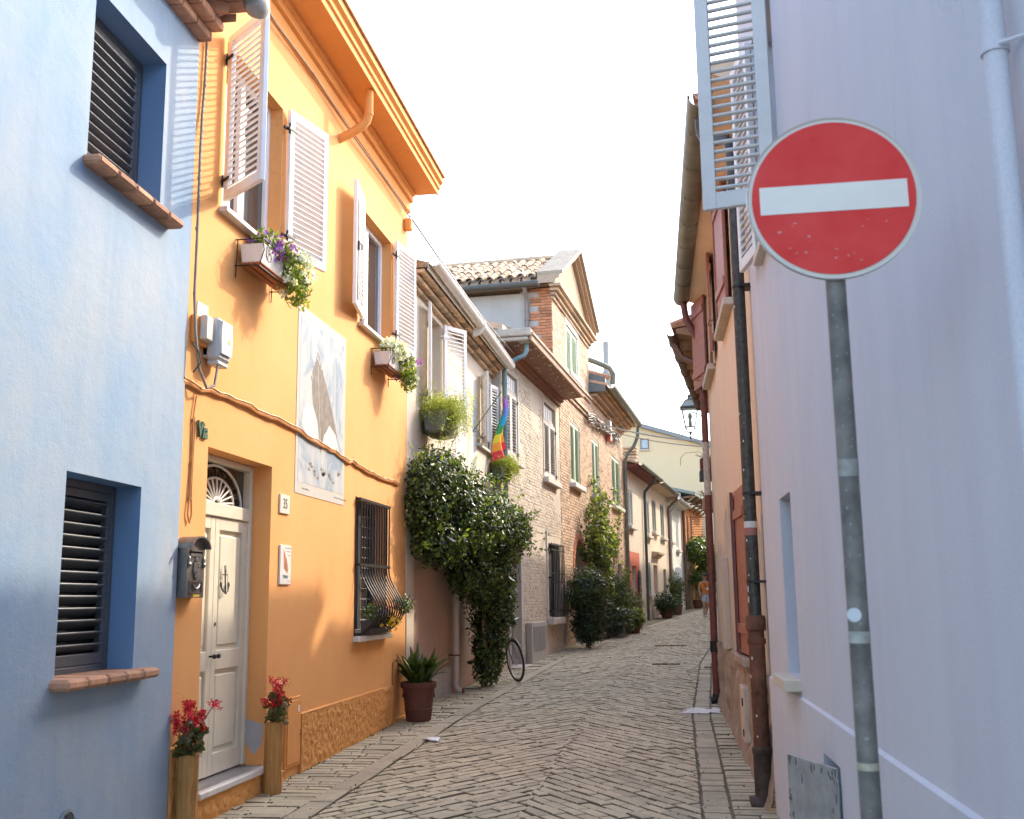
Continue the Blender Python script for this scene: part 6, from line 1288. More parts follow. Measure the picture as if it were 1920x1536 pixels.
m = MB(); m.tube([(u, -.095, 2.02), (u, -.095, 2.08)], .0512, 16); T.part('red_tape', m, plain('red_tape', (.36, .14, .11), .7), smooth=1); m = MB(); m.tube([(u, -.095, 2.08), (u, -.095, 2.13)], .0512, 16); T.part('white_tape', m, mw, smooth=1)
for z in (1.50, 1.58): m = MB(); m.box(u+.015, u+.045, -.145, -.138, z, z+.045); T.part('sticker', m, mw)
rng = random.Random(9)
m = MB()
for k in range(60): a = rng.uniform(3.4, 6.0); z = rng.uniform(.1, 5.0); rr = .051 if z > 1.4 else .0635; s_ = rng.uniform(.003, .010); c_ = Vector((u+rr*math.cos(a), -.095+rr*math.sin(a), z)); t_ = Vector((-math.sin(a), math.cos(a), 0)); m.quad(c_-t_*s_, c_+Vector((0, 0, s_*1.8)), c_+t_*s_, c_-Vector((0, 0, s_*1.6)))
T.part('paint_specks', m, mw, kind='stuff')
T = Thing('red_downpipe', 'thin dark red downpipe at the far corner of the peach house', 'downpipe', FE, (-15.2, -.08, gz(15)))
mr = plain('dark_red_pipe', (.14, .04, .03), .55, var=.3); u = -15.22; m = MB(); m.tube([(u, -.30, 5.76), (u, -.27, 5.5), (u, -.11, 5.2), (u, -.07, 4.9), (u, -.07, 3.7)], .05, 12); T.part('upper_pipe', m, mr, smooth=1)
m = MB(); m.tube([(u, -.07, 3.7), (u, -.07, 2.95)], .047, 12); T.part('peeled_pipe', m, plain('peeled_pipe', (.42, .38, .34), .7, var=.3, scale=20), smooth=1); m = MB(); m.tube([(u, -.07, 2.95), (u, -.07, .22)], .050, 12); T.part('lower_pipe', m, mr, smooth=1)
m = MB(); m.tube([(u, -.07, .24), (u, -.09, .17), (u, -.15, .16)], .055, 12); m.lathe([(0, .80), (.062, .80), (.062, .95), (0, .95)], (u, -.07, 0), 12); T.part('shoe', m, M_IRON, smooth=1)
# ================================================================ next right-hand houses
FR2 = frame_right(-.68, .083)
T = Thing('tiled_eave_house', 'house behind the peach one with a low sagging clay tile eave', 'house', FR2, (-18.5, 0, gz(18)))
m = wall_mesh(-21.8, -15.42, -.2, 5.35, []); body_box(m, -21.8, -15.42, -.2, 5.35, 6); T.part('wall', m, M_FARORANGE)
m = MB(); m.prism([(0, 5.25), (-.50, 5.36), (-.50, 5.42), (0, 5.5)], -21.8, -15.42, 'x'); T.part('eave_soffit', m, M_WOOD)
for k in range(9): u = -21.6+k*.72; m = MB(); m.box(u-.05, u+.05, -.48, 0, 5.20, 5.33); T.part('rafter', m, M_WOOD)
m = MB(); m.prism([(-.55, 5.44), (-.55, 5.5), (6, 7.3), (6, 7.2), (0, 5.5)], -21.8, -15.42, 'x'); T.part('roof', m, M_TERRA)
for k in range(30): u = -21.75+k*.215; m = MB(); m.half_pipe((u, -.57, 5.47+random.gauss(0, .01)), (u, .1, 5.68), .09, 8, .015, a0=0, a1=180); T.part('roof_tile', m, M_TERRA if k % 3 else M_COPPI)
m = MB(); m.half_pipe((-21.8, -.57, 5.36), (-15.42, -.57, 5.40), .085, 10, .01); go = T.part('gutter', m, plain('mottled_gutter', (.15, .12, .10), .6, metal=.2, var=.5, scale=9), smooth=30)
for k in range(6): u = -21.5+k*1.1; m = MB(); m.tube([(u, -.47, 5.38), (u, -.51, 5.29), (u, -.57, 5.265), (u, -.63, 5.29), (u, -.665, 5.38)], .008, 5); T.part('gutter_hook', m, M_RUST, go)
m = MB(); m.tube([(-15.7, -.55, 5.27), (-15.7, -.45, 5.05), (-15.65, -.2, 4.92), (-15.6, -.05, 4.85)], .05, 10); T.part('downspout', m, M_BROWNMETAL, smooth=1)
m = MB(); m.cbox(-16.1, -15.5, -.04, .1, 4.3, 5.2, .01); T.part('shutter', m, M_REDSH)
FR3 = frame_right(-1.52, .122)
T = Thing('hidden_shading_house', 'hidden reddish house on the right added to shade the left row', 'house', FR3, (-30, 0, gz(30)))  # out of view; put here to block sun, height set by its shadow
m = wall_mesh(-44, -23.5, -.2, 8.0, []); body_box(m, -44, -23.5, -.2, 8.0, 6); T.part('wall', m, M_FARORANGE); m = MB(); m.prism([(-.4, 8.0), (-.4, 8.15), (6, 9.9), (6, 9.8)], -44, -23.5, 'x'); T.part('roof', m, M_TERRA)
T = Thing('hidden_bend_shader', 'hidden tall house added right of the far bend to shade the far row', 'house', FR3, (-56, 0, gz(56)))  # unseen block added so the far row's lower halves lose the sun
m = wall_mesh(-72, -44.1, -.2, 9.4, []); body_box(m, -72, -44.1, -.2, 9.4, 6); T.part('wall', m, M_SAND); m = MB(); m.prism([(-.4, 9.4), (-.4, 9.55), (6, 11.3), (6, 11.2)], -72, -44.1, 'x'); T.part('roof', m, M_TERRA)
# ---- wall lantern
T = Thing('wall_lantern', 'old four sided glass street lantern on a wall bracket', 'street lamp', None, (.36, 22.0, 5.0))
x, y, z = .36, 22.0, 4.98; M_LAN = plain('lantern_metal', (.10, .10, .09), .5, metal=.4)
def frus(x, y, z0, z1, a, b): return [(x-a, y-a, z0), (x+a, y-a, z0), (x+a, y+a, z0), (x-a, y+a, z0), (x-b, y-b, z1), (x+b, y-b, z1), (x+b, y+b, z1), (x-b, y+b, z1)]
v_ = frus(x, y, z, z+.40, .10, .165); m = MB()
for k in range(4): m.tube([v_[k], v_[k+4]], .010, 5); m.tube([v_[k], v_[(k+1) % 4]], .012, 5); m.tube([v_[k+4], v_[4+(k+1) % 4]], .016, 5)
m.box(x-.20, x+.20, y-.20, y+.20, z+.40, z+.425); T.part('frame', m, M_LAN)
mgl, nt, N_s, L_s, b_ = nodes_of('frosted_lantern_glass'); b_.inputs['Base Color'].default_value = (.75, .76, .62, 1); b_.inputs['Roughness'].default_value = .35; b_.inputs['Transmission Weight'].default_value = .75
for k in range(4): m = MB(); p = [Vector(v_[k]), Vector(v_[(k+1) % 4]), Vector(v_[4+(k+1) % 4]), Vector(v_[k+4])]; m.quad(*p); T.part('pane', m, mgl)
m = MB(); w_ = frus(x, y, z+.425, z+.56, .17, .09); m.add(w_, [(0, 1, 5, 4), (1, 2, 6, 5), (2, 3, 7, 6), (3, 0, 4, 7)]); T.part('upper_glass', m, mgl); m = MB(); m.box(x-.10, x+.10, y-.10, y+.10, z+.56, z+.58); m.lathe([(0, 0), (.06, 0), (.03, .05), (.045, .09), (0, .12)], (x, y, z+.58), 10)
for k in range(4): m.tube([w_[k], w_[k+4]], .010, 5)
T.part('cap', m, M_LAN); m = MB(); m.lathe([(0, 0), (.03, .01), (.035, .08), (.02, .16), (.045, .20), (.03, .28), (0, .30)], (x, y, z+.01), 10); T.part('lamp_holder', m, M_LAN, smooth=1)
m = MB(); [m.tube([v_[k], (x+(v_[k][0]-x)*.5, y+(v_[k][1]-y)*.5, z-.10), (x, y, z-.12)], .009, 5) for k in range(4)]; m.lathe([(0, -.26), (.012, -.24), (.02, -.20), (.012, -.17), (.028, -.13), (.02, -.08), (0, -.07)], (x, y, z), 10); T.part('finial', m, M_LAN, smooth=1)
m = MB(); m.tube([(x, y, z+.42), (x+.2, y, z+.42), (1.05, y, z+.42)], .014, 6); m.tube([(x+.05, y-.12, z+.30), (x+.22, y-.1, z+.22), (x+.40, y, z+.30), (x+.5, y, z+.42)], .010, 5); T.part('bracket', m, M_LAN)
# ---- window boxes on the right, far
for k, (px, py, pz, w, lab) in enumerate(((.86, 22.6, 4.15, .36, 'dried red window box high on the right beside the red pipe'), (.84, 23.2, 3.38, .30, 'lower window box of dry stems beside the red pipe'))):
    T = Thing('window_box', lab, 'window box', None, (px, py, pz)); m = MB(); m.cbox(px-w*.9, px+.25, py-.2, py+.2, pz-.02, pz+.24, .01); T.part('trough', m, plain('rust_box', (.20, .05, .03), .8, var=.4, bmp=.4) if k == 0 else M_TERRA)
    m = MB(); m.cbox(px-w*.9-.02, px+.25, py-.22, py+.22, pz-.22, pz-.02, .01) if k == 0 else m.box(px-w*.8, px+.25, py-.2, py+.2, pz-.06, pz-.025); T.part('tray', m, plain('dark_tray', (.05, .055, .05), .6)); m = MB(); rng = random.Random(k)
    for j in range(50 if k else 14): a = rng.uniform(0, 6.28); l = rng.uniform(.08, .22 if k else .16); m.tube([(px-.1+rng.gauss(0, .12), py+rng.gauss(0, .1), pz+.2), (px-.12+rng.gauss(0, .12)-.05*math.cos(a), py+.08*math.sin(a), pz+.2+l)], .006, 4)
    if k == 0: m.tube([(px-.1, py, pz+.25), (px-.35, py, pz+.40), (px-.62, py, pz+.38), (px-.72, py, pz+.28), (px-.73, py, pz+.12)], .006, 4)
    T.part('dry_stems', m, plain('dry_stem', (.24, .09, .045), .9))
    m = MB(); m.box(px+.2, px+.9, py-.03, py+.03, pz-.05, pz+.0); T.part('bracket', m, M_IRON)
# ================================================================ no-entry sign
T = Thing('no_entry_sign', 'red and white no entry sign on a scuffed grey pole', 'road sign', None, (.400, 2.56, gz(2.5)))
C_ = (.402, 2.525, 2.490); m = MB(); m.lathe([(0, .001), (.199, .001), (.203, -.003), (.2035, .010), (.201, .014), (.197, .004), (0, .004)], C_, 72, 'y'); so = T.part('rim_disc', m, plain('sign_rim', (.66, .62, .54), .4, var=.04), smooth=30)
mr_, nt, N_s, L_s, b_ = nodes_of('sign_red'); b_.inputs['Roughness'].default_value = .5; b_.inputs['Specular IOR Level'].default_value = .25
n1 = tex(nt, 9, 6, .6); o1_ = ramp(nt, n1.outputs[0], [(.35, (.72, .038, .032)), (.65, (.78, .065, .055))]).outputs[0]
n2 = tex(nt, 26, 3, .5, (1, 1, 1.6)); o1_ = mix(nt, mul(nt, ramp(nt, n2.outputs[0], [(.70, (0, 0, 0)), (.76, (1, 1, 1))]).outputs[0], .55), o1_, (.60, .30, .27)); L_s.new(o1_, b_.inputs['Base Color'])
m = MB(); m.lathe([(0, -.0015), (.191, -.0015), (.191, .0005), (0, .0005)], C_, 72, 'y'); T.part('red_face', m, mr_, so)
m = MB(); m.cbox(C_[0]-.172, C_[0]+.172, C_[1]-.0032, C_[1]-.0012, C_[2]-.035, C_[2]+.035, .0006); T.part('white_bar', m, plain('sign_white', (.83, .77, .67), .4, var=.04), so)
m = MB(); rng = random.Random(14)
for k in range(16):
    a, r_ = rng.uniform(3.4, 6.1), rng.uniform(.09, .18); m.prism(flat_blob(C_[0]+r_*math.cos(a), C_[2]+r_*math.sin(a), rng.uniform(.001, .006), rng.uniform(.001, .003), 7, k), C_[1]-.0022, C_[1]-.0012, 'y')
T.part('scuffs', m, plain('scuff_pale', (.55, .30, .26), .7), so, kind='stuff')
m = MB(); m.tube([(.400, 2.562, gz(2.5)-.1), (.400, 2.562, 2.62)], .0235, 24); po = T.part('pole', m, plain('galvanised_pole', (.17, .155, .135), .6, metal=.1, var=.5, scale=11, bmp=.15), smooth=1)
m = MB(); [m.tube([(.400, 2.562, z-.012), (.400, 2.562, z+.012)], .027, 20) for z in (2.40, 2.58)]; m.box(.364, .434, 2.529, 2.545, 2.38, 2.42); m.box(.364, .434, 2.529, 2.545, 2.56, 2.60); T.part('clamp', m, M_GREYMETAL, so)
for z, h, c_ in ((1.84, .020, (.30, .29, .26)), (1.455, .013, (.36, .36, .31)), (1.175, .008, (.42, .38, .27))):
    m = MB(); m.tube([(.400, 2.562, z-h), (.400, 2.562, z+h)], .0242, 24); T.part('tape_band', m, plain('tape_%d' % int(z*100), c_, .6, var=.25, scale=40), po, smooth=1)
m = MB(); m.lathe([(0, -.0012), (.016, -.0012), (.016, 0), (0, 0)], (.388, 2.5385, 1.505), 16, 'y'); T.part('sticker', m, plain('round_sticker', (.60, .62, .62), .5), po)
m = MB(); rng = random.Random(4)
for k in range(120):
    a = rng.uniform(3.3, 6.1); z = rng.uniform(.9, 2.25); s_ = rng.uniform(.0004, .0018); c2 = Vector((.400+.0238*math.cos(a), 2.562+.0238*math.sin(a), z)); t_ = Vector((-math.sin(a), math.cos(a), 0)); m.quad(c2-t_*s_, c2+Vector((0, 0, s_*2.5)), c2+t_*s_, c2-Vector((0, 0, s_*2)))
T.part('scuffs', m, plain('pole_scuff', (.38, .40, .40), .8), po, kind='stuff')
# ================================================================ planting along the left
def put(T, nm, me, mat, kind=None): me.transform(Matrix.Translation(-T.b)); return T.part(nm, me, mat, kind=kind)
def bush(label, F_, u, y, ells, n, size, mat, mat2, pot=None, seed=0, name='bush', cat='bush', shape=(1, .35), z0=0.0, light=.25):
    T = Thing(name, label, cat, F_, (u, y, z0)); E_ = [((u+c[0], y+c[1], z0+c[2]), r) for c, r in ells]
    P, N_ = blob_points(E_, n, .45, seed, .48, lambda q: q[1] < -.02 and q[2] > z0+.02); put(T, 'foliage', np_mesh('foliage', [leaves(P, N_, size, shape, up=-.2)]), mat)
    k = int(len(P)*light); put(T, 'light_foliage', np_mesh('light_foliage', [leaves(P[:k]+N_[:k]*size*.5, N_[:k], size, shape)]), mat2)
    m = MB(); rng = random.Random(seed)
    for j in range(8): m.tube([(u+rng.gauss(0, .08), y+rng.gauss(0, .05), z0), (u+rng.gauss(0, .12), y+rng.gauss(0, .08), z0+.35), (u+ells[0][0][0]+rng.gauss(0, .25), y+rng.gauss(0, .1), z0+ells[0][0][2]+.2)], [.02, .015, .006], 5)
    T.part('stem', m, M_WOOD)
    if pot == 'round': m = MB(); m.lathe([(0, -.02), (.20, -.02), (.27, .36), (.29, .37), (.29, .43), (.25, .43), (.24, .39), (0, .38)], (u, y, z0), 24); T.part('pot', m, M_POT, smooth=35)
    if pot == 'box': m = MB(); m.prism([(-.45, -.01), (.45, -.01), (.52, .42), (-.52, .42)], y-.26, y+.22, 'y'); m.v = [(a+u, b, c+z0) for a, b, c in m.v]; T.part('pot', m, plain('stone_trough', (.22, .20, .17), .8, var=.3, bmp=.3))
    return T
z = gz(27)
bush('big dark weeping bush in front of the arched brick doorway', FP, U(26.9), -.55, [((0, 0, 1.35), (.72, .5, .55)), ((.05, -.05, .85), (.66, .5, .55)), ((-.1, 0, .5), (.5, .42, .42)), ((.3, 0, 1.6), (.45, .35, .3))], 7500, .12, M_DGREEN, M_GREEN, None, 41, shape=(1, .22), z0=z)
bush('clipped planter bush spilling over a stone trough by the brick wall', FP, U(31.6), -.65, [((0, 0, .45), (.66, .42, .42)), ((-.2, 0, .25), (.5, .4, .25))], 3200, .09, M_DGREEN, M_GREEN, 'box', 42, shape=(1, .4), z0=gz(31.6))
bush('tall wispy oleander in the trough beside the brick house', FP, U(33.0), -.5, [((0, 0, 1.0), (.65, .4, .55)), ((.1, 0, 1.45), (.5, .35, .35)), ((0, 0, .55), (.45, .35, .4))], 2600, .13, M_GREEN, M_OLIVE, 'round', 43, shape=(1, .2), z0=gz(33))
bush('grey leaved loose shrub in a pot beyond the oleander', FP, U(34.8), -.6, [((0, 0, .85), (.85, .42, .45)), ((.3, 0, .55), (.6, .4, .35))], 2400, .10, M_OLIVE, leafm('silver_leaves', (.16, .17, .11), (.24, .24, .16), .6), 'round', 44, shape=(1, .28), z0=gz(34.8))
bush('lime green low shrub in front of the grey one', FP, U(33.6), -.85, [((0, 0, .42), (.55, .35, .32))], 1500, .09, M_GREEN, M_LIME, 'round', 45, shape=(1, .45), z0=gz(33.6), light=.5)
bush('round green potted bush outside the sand coloured house', FF, UF(45.6), -.55, [((0, 0, .62), (.62, .5, .42)), ((.4, 0, .42), (.5, .45, .3))], 2600, .11, M_DGREEN, M_GREEN, 'round', 46, shape=(1, .3), z0=gz(45.6))
bush('small shrub in a tub beside the sand house window', FF, UF(49.6), -.5, [((0, 0, 1.3), (.5, .35, .45)), ((.1, 0, .8), (.35, .3, .4))], 900, .13, M_GREEN, M_OLIVE, 'round', 47, z0=gz(49.6))
bush('small potted plant under the ochre house climber', FD, 57.6*KD+1.3, -.5, [((0, 0, 1.5), (.5, .35, .5))], 600, .15, M_GREEN, M_LIME, 'round', 48, z0=gz(59))
bush('small weed tuft between the arched door and the trough', FP, U(29.8), -.22, [((0, 0, .2), (.35, .18, .22))], 420, .08, M_GREEN, M_LIME, None, 49, shape=(1, .5), z0=gz(29.8))
# rose climbing the brick wall
T = Thing('climbing_rose', 'loose climbing rose arching up the bare brick wall', 'climbing plant', FP, (U(31.0), -.2, gz(31)))
m = MB(); rng = random.Random(17); tips = []
def grow(p, d, l, r, dep):
    pts = [p.copy()]
    for k in range(6):
        d = (d+Vector((rng.gauss(0, .22), rng.gauss(0, .12), rng.gauss(0, .16)-.05*(dep > 1)))).normalized(); p = p+d*l/6
        if p.y > -.06: p.y = -.06
        if p.y < -.55: p.y = -.55
        pts.append(p.copy())
        if dep >= 1: tips.extend([tuple(p+Vector((rng.gauss(0, .10), rng.gauss(0, .06), rng.gauss(0, .10)))) for _ in range(3)])
    m.tube(pts, [r*(1-.6*k/6) for k in range(7)], 5)
    if dep < 3:
        for k in range(3): grow(pts[rng.randrange(3, 7)], (d+Vector((rng.gauss(0, .8), rng.gauss(0, .3), rng.gauss(.1, .5)))).normalized(), l*.62, r*.6, dep+1)
for k in range(4): grow(Vector((U(30.9)+.1*k, -.2, gz(31))), Vector((-.06+.02*k, 0, 1)), 2.0, .03, 0)
grow(Vector((U(30.9), -.25, 2.3)), Vector((.7, 0, .3)), 2.2, .02, 1); grow(Vector((U(31.0), -.25, 2.5)), Vector((1, 0, -.1)), 3.0, .02, 1); grow(Vector((U(30.7), -.25, 2.3)), Vector((-.3, 0, 1)), 1.4, .02, 1); grow(Vector((U(30.8), -.25, 2.6)), Vector((-.6, 0, .5)), 1.3, .02, 1)
T.part('stem', m, M_WOOD, smooth=1); tips = np.array([t for t in tips if t[2] > 1.5]); nn = np.random.normal(0, 1, tips.shape); nn[:, 1] -= .8
put(T, 'foliage', np_mesh('foliage', [leaves(tips, nn, .11, (1, .5))]), M_OLIVE); put(T, 'light_foliage', np_mesh('light_foliage', [leaves(tips[::3]+np.random.normal(0, .05, tips[::3].shape), nn[::3], .12, (1, .55))]), M_LIME)
# ================================================================ bicycles
def bicycle(label, M, s=1.0):
    T = Thing('bicycle', label, 'bicycle', M, (0, 0, 0)); mt = plain('bike_green_paint', (.16, .20, .17), .4, metal=.3); tb = plain('tyre_rubber', (.028, .027, .026), .8); ch = plain('bike_chrome', (.45, .45, .44), .3, metal=.8)
    for x in (-.53, .53):
        m = MB(); m.tube([(x+.335*math.cos(t), 0, .355+.335*math.sin(t)) for t in np.linspace(0, 2*math.pi, 41)[:-1]], .020, 8, True); w = T.part('wheel', m, tb, smooth=1)
        m = MB(); m.tube([(x+.312*math.cos(t), 0, .355+.312*math.sin(t)) for t in np.linspace(0, 2*math.pi, 41)[:-1]], .010, 6, True); T.part('rim', m, ch, w, smooth=1)
        m = MB(); m.tube([(x, -.05, .355), (x, .05, .355)], .016, 8)
        for k in range(28): t = 2*math.pi*k/28; m.tube([(x+.015*math.cos(t+1.2), .025*(-1)**k, .355+.015*math.sin(t+1.2)), (x+.308*math.cos(t), 0, .355+.308*math.sin(t))], .0016, 4)
        T.part('spokes', m, ch, w)
        m = MB(); m.tube([(x+.372*math.cos(t), 0, .355+.372*math.sin(t)) for t in np.linspace(.2 if x < 0 else .5, 2.9 if x < 0 else 2.5, 18)], .013, 6); T.part('mudguard', m, mt, smooth=1)
    bb, st, hd, ht = (-.06, 0, .30), (-.20, 0, .80), (.37, 0, .62), (.34, 0, .86)
    m = MB(); [m.tube([a, b], .015, 8) for a, b in ((bb, st), (bb, hd), (st, (.35, 0, .80)), (hd, ht))]
    for sd in (-.05, .05): m.tube([(-.53, sd, .355), bb], .009, 6); m.tube([(-.53, sd, .355), (-.19, sd*.4, .76)], .009, 6); m.tube([(.53, sd, .355), (.40, sd, .60), (.37, 0, .64)], .011, 6)
    T.part('frame', m, mt, smooth=1)
    m = MB(); m.tube([(-.20, 0, .80), (-.22, 0, .92)], .012, 8); m.prism([(-.36, -.08), (-.30, -.10), (-.14, -.03), (-.06, -.02), (-.06, .02), (-.14, .03), (-.30, .10), (-.36, .08)], .92, .97, 'z'); T.part('saddle', m, plain('brown_saddle', (.10, .05, .03), .6))
    m = MB(); m.tube([(.34, 0, .86), (.33, 0, 1.0)], .012, 8); m.tube([(.16, -.27, 1.0), (.28, -.27, 1.02), (.35, -.10, 1.0), (.35, .10, 1.0), (.28, .27, 1.02), (.16, .27, 1.0)], .011, 8); T.part('handlebar', m, ch, smooth=1)
    m = MB(); m.lathe([(0, -.004), (.09, -.004), (.09, .004), (0, .004)], (bb[0], -.05, bb[2]), 20, 'y'); m.tube([(bb[0], -.06, bb[2]), (bb[0]+.1, -.07, bb[2]-.13)], .009, 6); m.tube([(bb[0], .06, bb[2]), (bb[0]-.1, .07, bb[2]+.13)], .009, 6); m.box(bb[0]+.06, bb[0]+.14, -.15, -.07, bb[2]-.145, bb[2]-.12); m.box(bb[0]-.14, bb[0]-.06, .07, .15, bb[2]+.12, bb[2]+.145); T.part('crank', m, ch)
    m = MB(); [m.tube([(-.85, s_, .75), (-.35, s_, .75)], .006, 5) for s_ in (-.06, 0, .06)]; m.tube([(-.85, -.06, .75), (-.85, .06, .75)], .006, 5); m.tube([(-.60, -.06, .75), (-.53, -.06, .36)], .006, 5); m.tube([(-.60, .06, .75), (-.53, .06, .36)], .006, 5); T.part('rack', m, M_IRON)
    return T
yb = 18.75; bicycle('bicycle leaning under the jasmine with its front wheel in the lane', Matrix.Translation((-3.02, yb, gz(yb)-.012)) @ Matrix.Rotation(R(-58), 4, 'Z') @ Matrix.Rotation(R(8), 4, 'X'))
bicycle('distant bicycle parked behind the walking man', Matrix.Translation((1.55, 62, gz(62))) @ Matrix.Rotation(R(75), 4, 'Z'))
# ================================================================ walking man
def skin_mesh(name, pts, edges, sub=2):
    me = bpy.data.meshes.new(name); me.from_pydata([p for p, r in pts], edges, []); o = bpy.data.objects.new(name+'_src', me); col.objects.link(o)
    md = o.modifiers.new('s', 'SKIN'); md.use_smooth_shade = True
    for i, (p, r) in enumerate(pts): me.skin_vertices[0].data[i].radius = r if isinstance(r, tuple) else (r, r)
    me.skin_vertices[0].data[0].use_root = True
    s_ = o.modifiers.new('sub', 'SUBSURF'); s_.levels = sub; s_.render_levels = sub
    dg = bpy.context.evaluated_depsgraph_get(); out = bpy.data.meshes.new_from_object(o.evaluated_get(dg)); bpy.data.objects.remove(o)
    for p in out.polygons: p.use_smooth = True
    out.name = name; return out
FMAN = Matrix.Translation((1.07, 45.6, gz(45.6))) @ Matrix.Rotation(R(12), 4, 'Z')    # faces the camera (-y)
T = Thing('person', 'man in orange shirt and light blue shorts walking, camera strap across chest', 'person', FMAN, (0, 0, 0))
B = [((0, 0, .95), (.13, .10)), ((0, 0, 1.10), (.13, .10)), ((0, -.01, 1.28), (.16, .11)), ((0, 0, 1.42), (.13, .09)), ((0, 0, 1.50), .055), ((0, -.01, 1.56), .055), ((0, -.02, 1.64), (.075, .09)), ((0, -.01, 1.73), (.07, .085)),
     ((-.19, 0, 1.40), .055), ((-.26, -.03, 1.15), .045), ((-.23, -.14, .93), .036), ((-.23, -.18, .84), (.022, .036)),
     ((.19, 0, 1.40), .055), ((.27, -.10, 1.22), .045), ((.16, -.30, 1.30), .036), ((.12, -.36, 1.36), (.022, .034)),
     ((-.09, 0, .90), .085), ((-.10, -.16, .52), .060), ((-.10, -.10, .12), .040), ((-.10, -.14, .05), .04), ((-.10, -.28, .04), .035),
     ((.09, 0, .90), .085), ((.10, .06, .50), .060), ((.10, .34, .22), .042), ((.10, .40, .13), .04), ((.10, .32, .04), .035)]
Eg = [(0, 1), (1, 2), (2, 3), (3, 4), (4, 5), (5, 6), (6, 7), (3, 8), (8, 9), (9, 10), (10, 11), (3, 12), (12, 13), (13, 14), (14, 15), (0, 16), (16, 17), (17, 18), (18, 19), (19, 20), (0, 21), (21, 22), (22, 23), (23, 24), (24, 25)]
MSK = plain('tanned_skin', (.42, .24, .16), .55, var=.06); T.part('body', skin_mesh('body', B, Eg), MSK)
def grown(idx, k): return [(B[i][0], tuple(r_*k+.012 for r_ in (B[i][1] if isinstance(B[i][1], tuple) else (B[i][1],)*2))) for i in idx]
sh = grown([2, 1, 0, 3], 1.06)+[((-.19, 0, 1.40), .075), ((-.235, -.02, 1.24), .068), ((.19, 0, 1.40), .075), ((.235, -.06, 1.29), .068)]
T.part('shirt', skin_mesh('shirt', sh, [(0, 1), (1, 2), (0, 3), (3, 4), (4, 5), (3, 6), (6, 7)]), plain('orange_shirt', (.58, .21, .045), .8, var=.12))
T.part('shorts', skin_mesh('shorts', [((0, 0, .97), (.15, .12)), ((0, 0, .90), (.14, .11)), ((-.09, 0, .86), .105), ((-.10, -.12, .60), .092), ((.09, 0, .86), .105), ((.10, .04, .58), .092)], [(0, 1), (1, 2), (2, 3), (1, 4), (4, 5)]), plain('pale_denim', (.36, .45, .50), .8, var=.12))
m = MB()
for k in range(200):
    a = random.uniform(0, 6.28); zz = random.uniform(0, 1); r_ = .088*math.sqrt(1-zz*zz*.9); p = Vector((r_*math.cos(a), -.0+.105*math.sin(a)*math.sqrt(1-zz*zz*.9), 1.70+.10*zz))
    if p.y < -.05 and zz < .6: continue
    m.quad(p, p+Vector((.02, 0, .004)), p+Vector((.022, .012, -.018)), p+Vector((0, .012, -.018)))
T.part('hair', m, plain('brown_hair', (.06, .04, .03), .7)); m = MB(); m.lathe([(.098, 1.705), (.10, 1.73), (.085, 1.79), (.04, 1.82), (0, 1.825)], (0, 0, 0), 14); m.prism([(-.07, -.08), (.07, -.08), (.06, -.19), (-.06, -.19)], 1.725, 1.735, 'z'); T.part('cap', m, plain('dark_cap', (.06, .05, .05), .8), smooth=1)
m = MB()
for s_ in (-1, 1): m.lathe([(0, -.006), (.012, -.004), (.012, .004), (0, .004)], (s_*.032, -.098, 1.665), 8, 'y')
m.tube([(0, -.10, 1.665), (0, -.118, 1.635), (0, -.10, 1.625)], .011, 6); m.tube([(-.025, -.10, 1.60), (.025, -.10, 1.60)], .006, 5); T.part('face_features', m, plain('skin_dark', (.28, .14, .10), .6))
for s_ in (-1, 1): m = MB(); m.lathe([(0, -.02), (.028, -.01), (.03, .01), (0, .02)], (s_*.083, 0, 1.645), 8, 'x'); T.part('ear', m, MSK, smooth=1)
for hx, hy, hz, dx in ((-.23, -.19, .80, 1), (.10, -.40, 1.39, -1)):
    for k in range(4): m = MB(); m.tube([(hx+dx*.0+(k-1.5)*.018*.6, hy-.006*k, hz+.02), (hx+(k-1.5)*.018*.6, hy-.02, hz-.03), (hx+(k-1.5)*.012, hy-.005, hz-.06+.008*abs(k-1.5))], .008, 6); T.part('finger', m, MSK, smooth=1)
    m = MB(); m.tube([(hx+dx*.03, hy, hz+.04), (hx+dx*.045, hy-.02, hz+.01), (hx+dx*.04, hy-.03, hz-.01)], .009, 6); T.part('thumb', m, MSK, smooth=1)
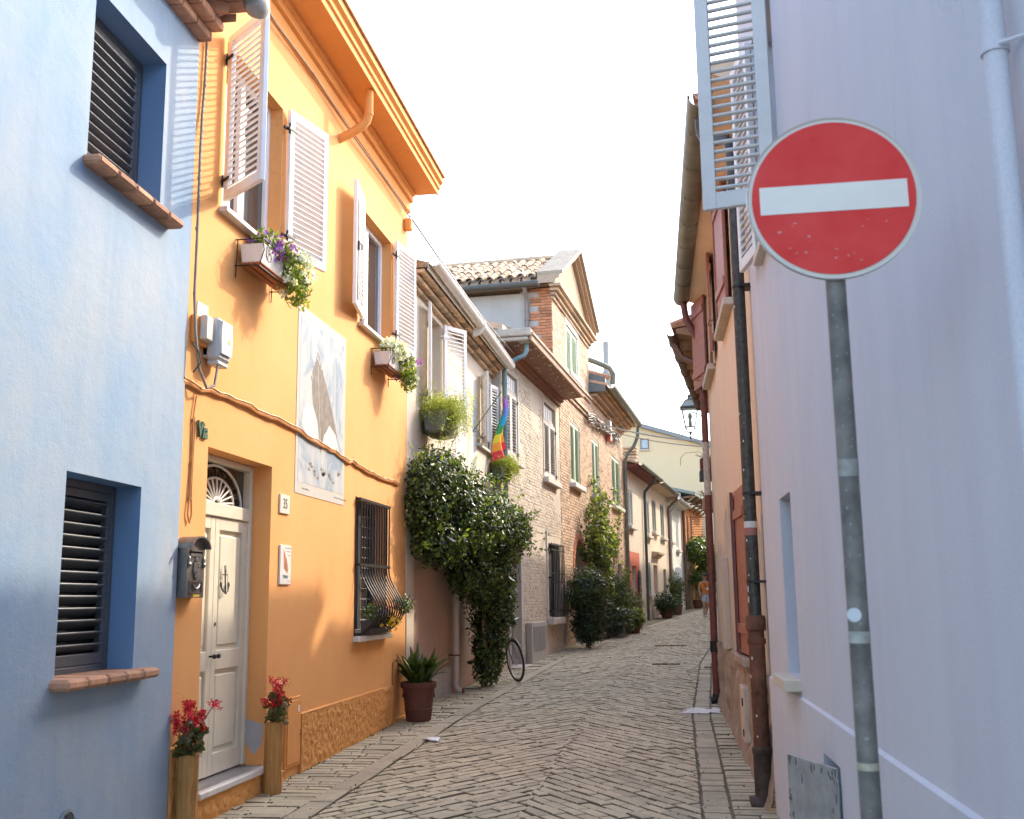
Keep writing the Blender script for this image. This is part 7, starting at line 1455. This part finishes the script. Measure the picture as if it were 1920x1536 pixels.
m = MB(); m.tube([(-.12, -.02, 1.47), (-.05, -.135, 1.36), (.04, -.155, 1.22), (.13, -.13, 1.08), (.15, .02, 1.06), (.05, .12, 1.25), (-.10, .08, 1.45)], .012, 6, True); T.part('camera_strap', m, M_IRON); m = MB(); m.cbox(.06, .20, -.46, -.38, 1.34, 1.43, .012); m.lathe([(0, -.05), (.03, -.05), (.034, 0), (0, 0)], (.13, -.46, 1.385), 12, 'y'); T.part('camera', m, plain('camera_black', (.03, .03, .03), .5)); m = MB(); m.cbox(.02, .12, -.17, -.15, 1.12, 1.22, .006); T.part('leaflet', m, M_WHITE)
for c_, rx in (((-.10, -.20, .05), 0), ((.10, .37, .075), R(40))):
    M_ = Matrix.Translation(c_) @ Matrix.Rotation(rx, 4, 'X'); m = MB(); m.cbox(-.05, .05, -.14, .10, -.05, .045, .03, M_); T.part('shoe', m, plain('grey_trainer', (.42, .41, .40), .7)); m = MB(); m.cbox(-.052, .052, -.145, .105, -.055, -.03, .008, M_); T.part('sole', m, M_WHITE)
# small stones, leaves and dirt on the paving
m = MB(); rng = random.Random(77)
for k in range(160):
    y = 7.6+rng.random()**2*16; x = rng.choice((rng.uniform(-3.45, -2.6), rng.uniform(-3.4, .5), rng.uniform(.1, .6)))+cx(y); s_ = rng.uniform(.003, .008)
    z = gz(y)+.004; q = [(x+s_*rng.uniform(.6, 1)*math.cos(t), y+s_*rng.uniform(.6, 1)*math.sin(t)) for t in (0, 1.3, 2.5, 3.8, 5.1)]; m.prism(q, z-.01, z+s_*.5, 'z')
tag(link('grit', m.mesh('grit'), stone('grit', (.16, .13, .10), island=.8)), 'scattered grit and crumbs on the paving', 'grit', kind='stuff')
P = []
for k in range(700):
    y = 8.9+rng.random()*9; side = rng.random(); x = -3.47 if side < .55 else (-2.75 if side < .75 else .11); n_ = mnoise.noise(Vector((y*1.4, x, 0)))
    if n_ > .05: P.append((x+rng.gauss(0, .02)+cx(y), y, gz(y)-.002))
P = np.array(P); nn = np.random.normal(0, .5, P.shape); nn[:, 2] += .6
tag(link('moss_and_weeds', np_mesh('moss', [leaves(P, nn, .022, (1, .5), up=.8)]), M_OLIVE), 'tiny weeds growing in the joints by the walls', 'weeds', kind='stuff')
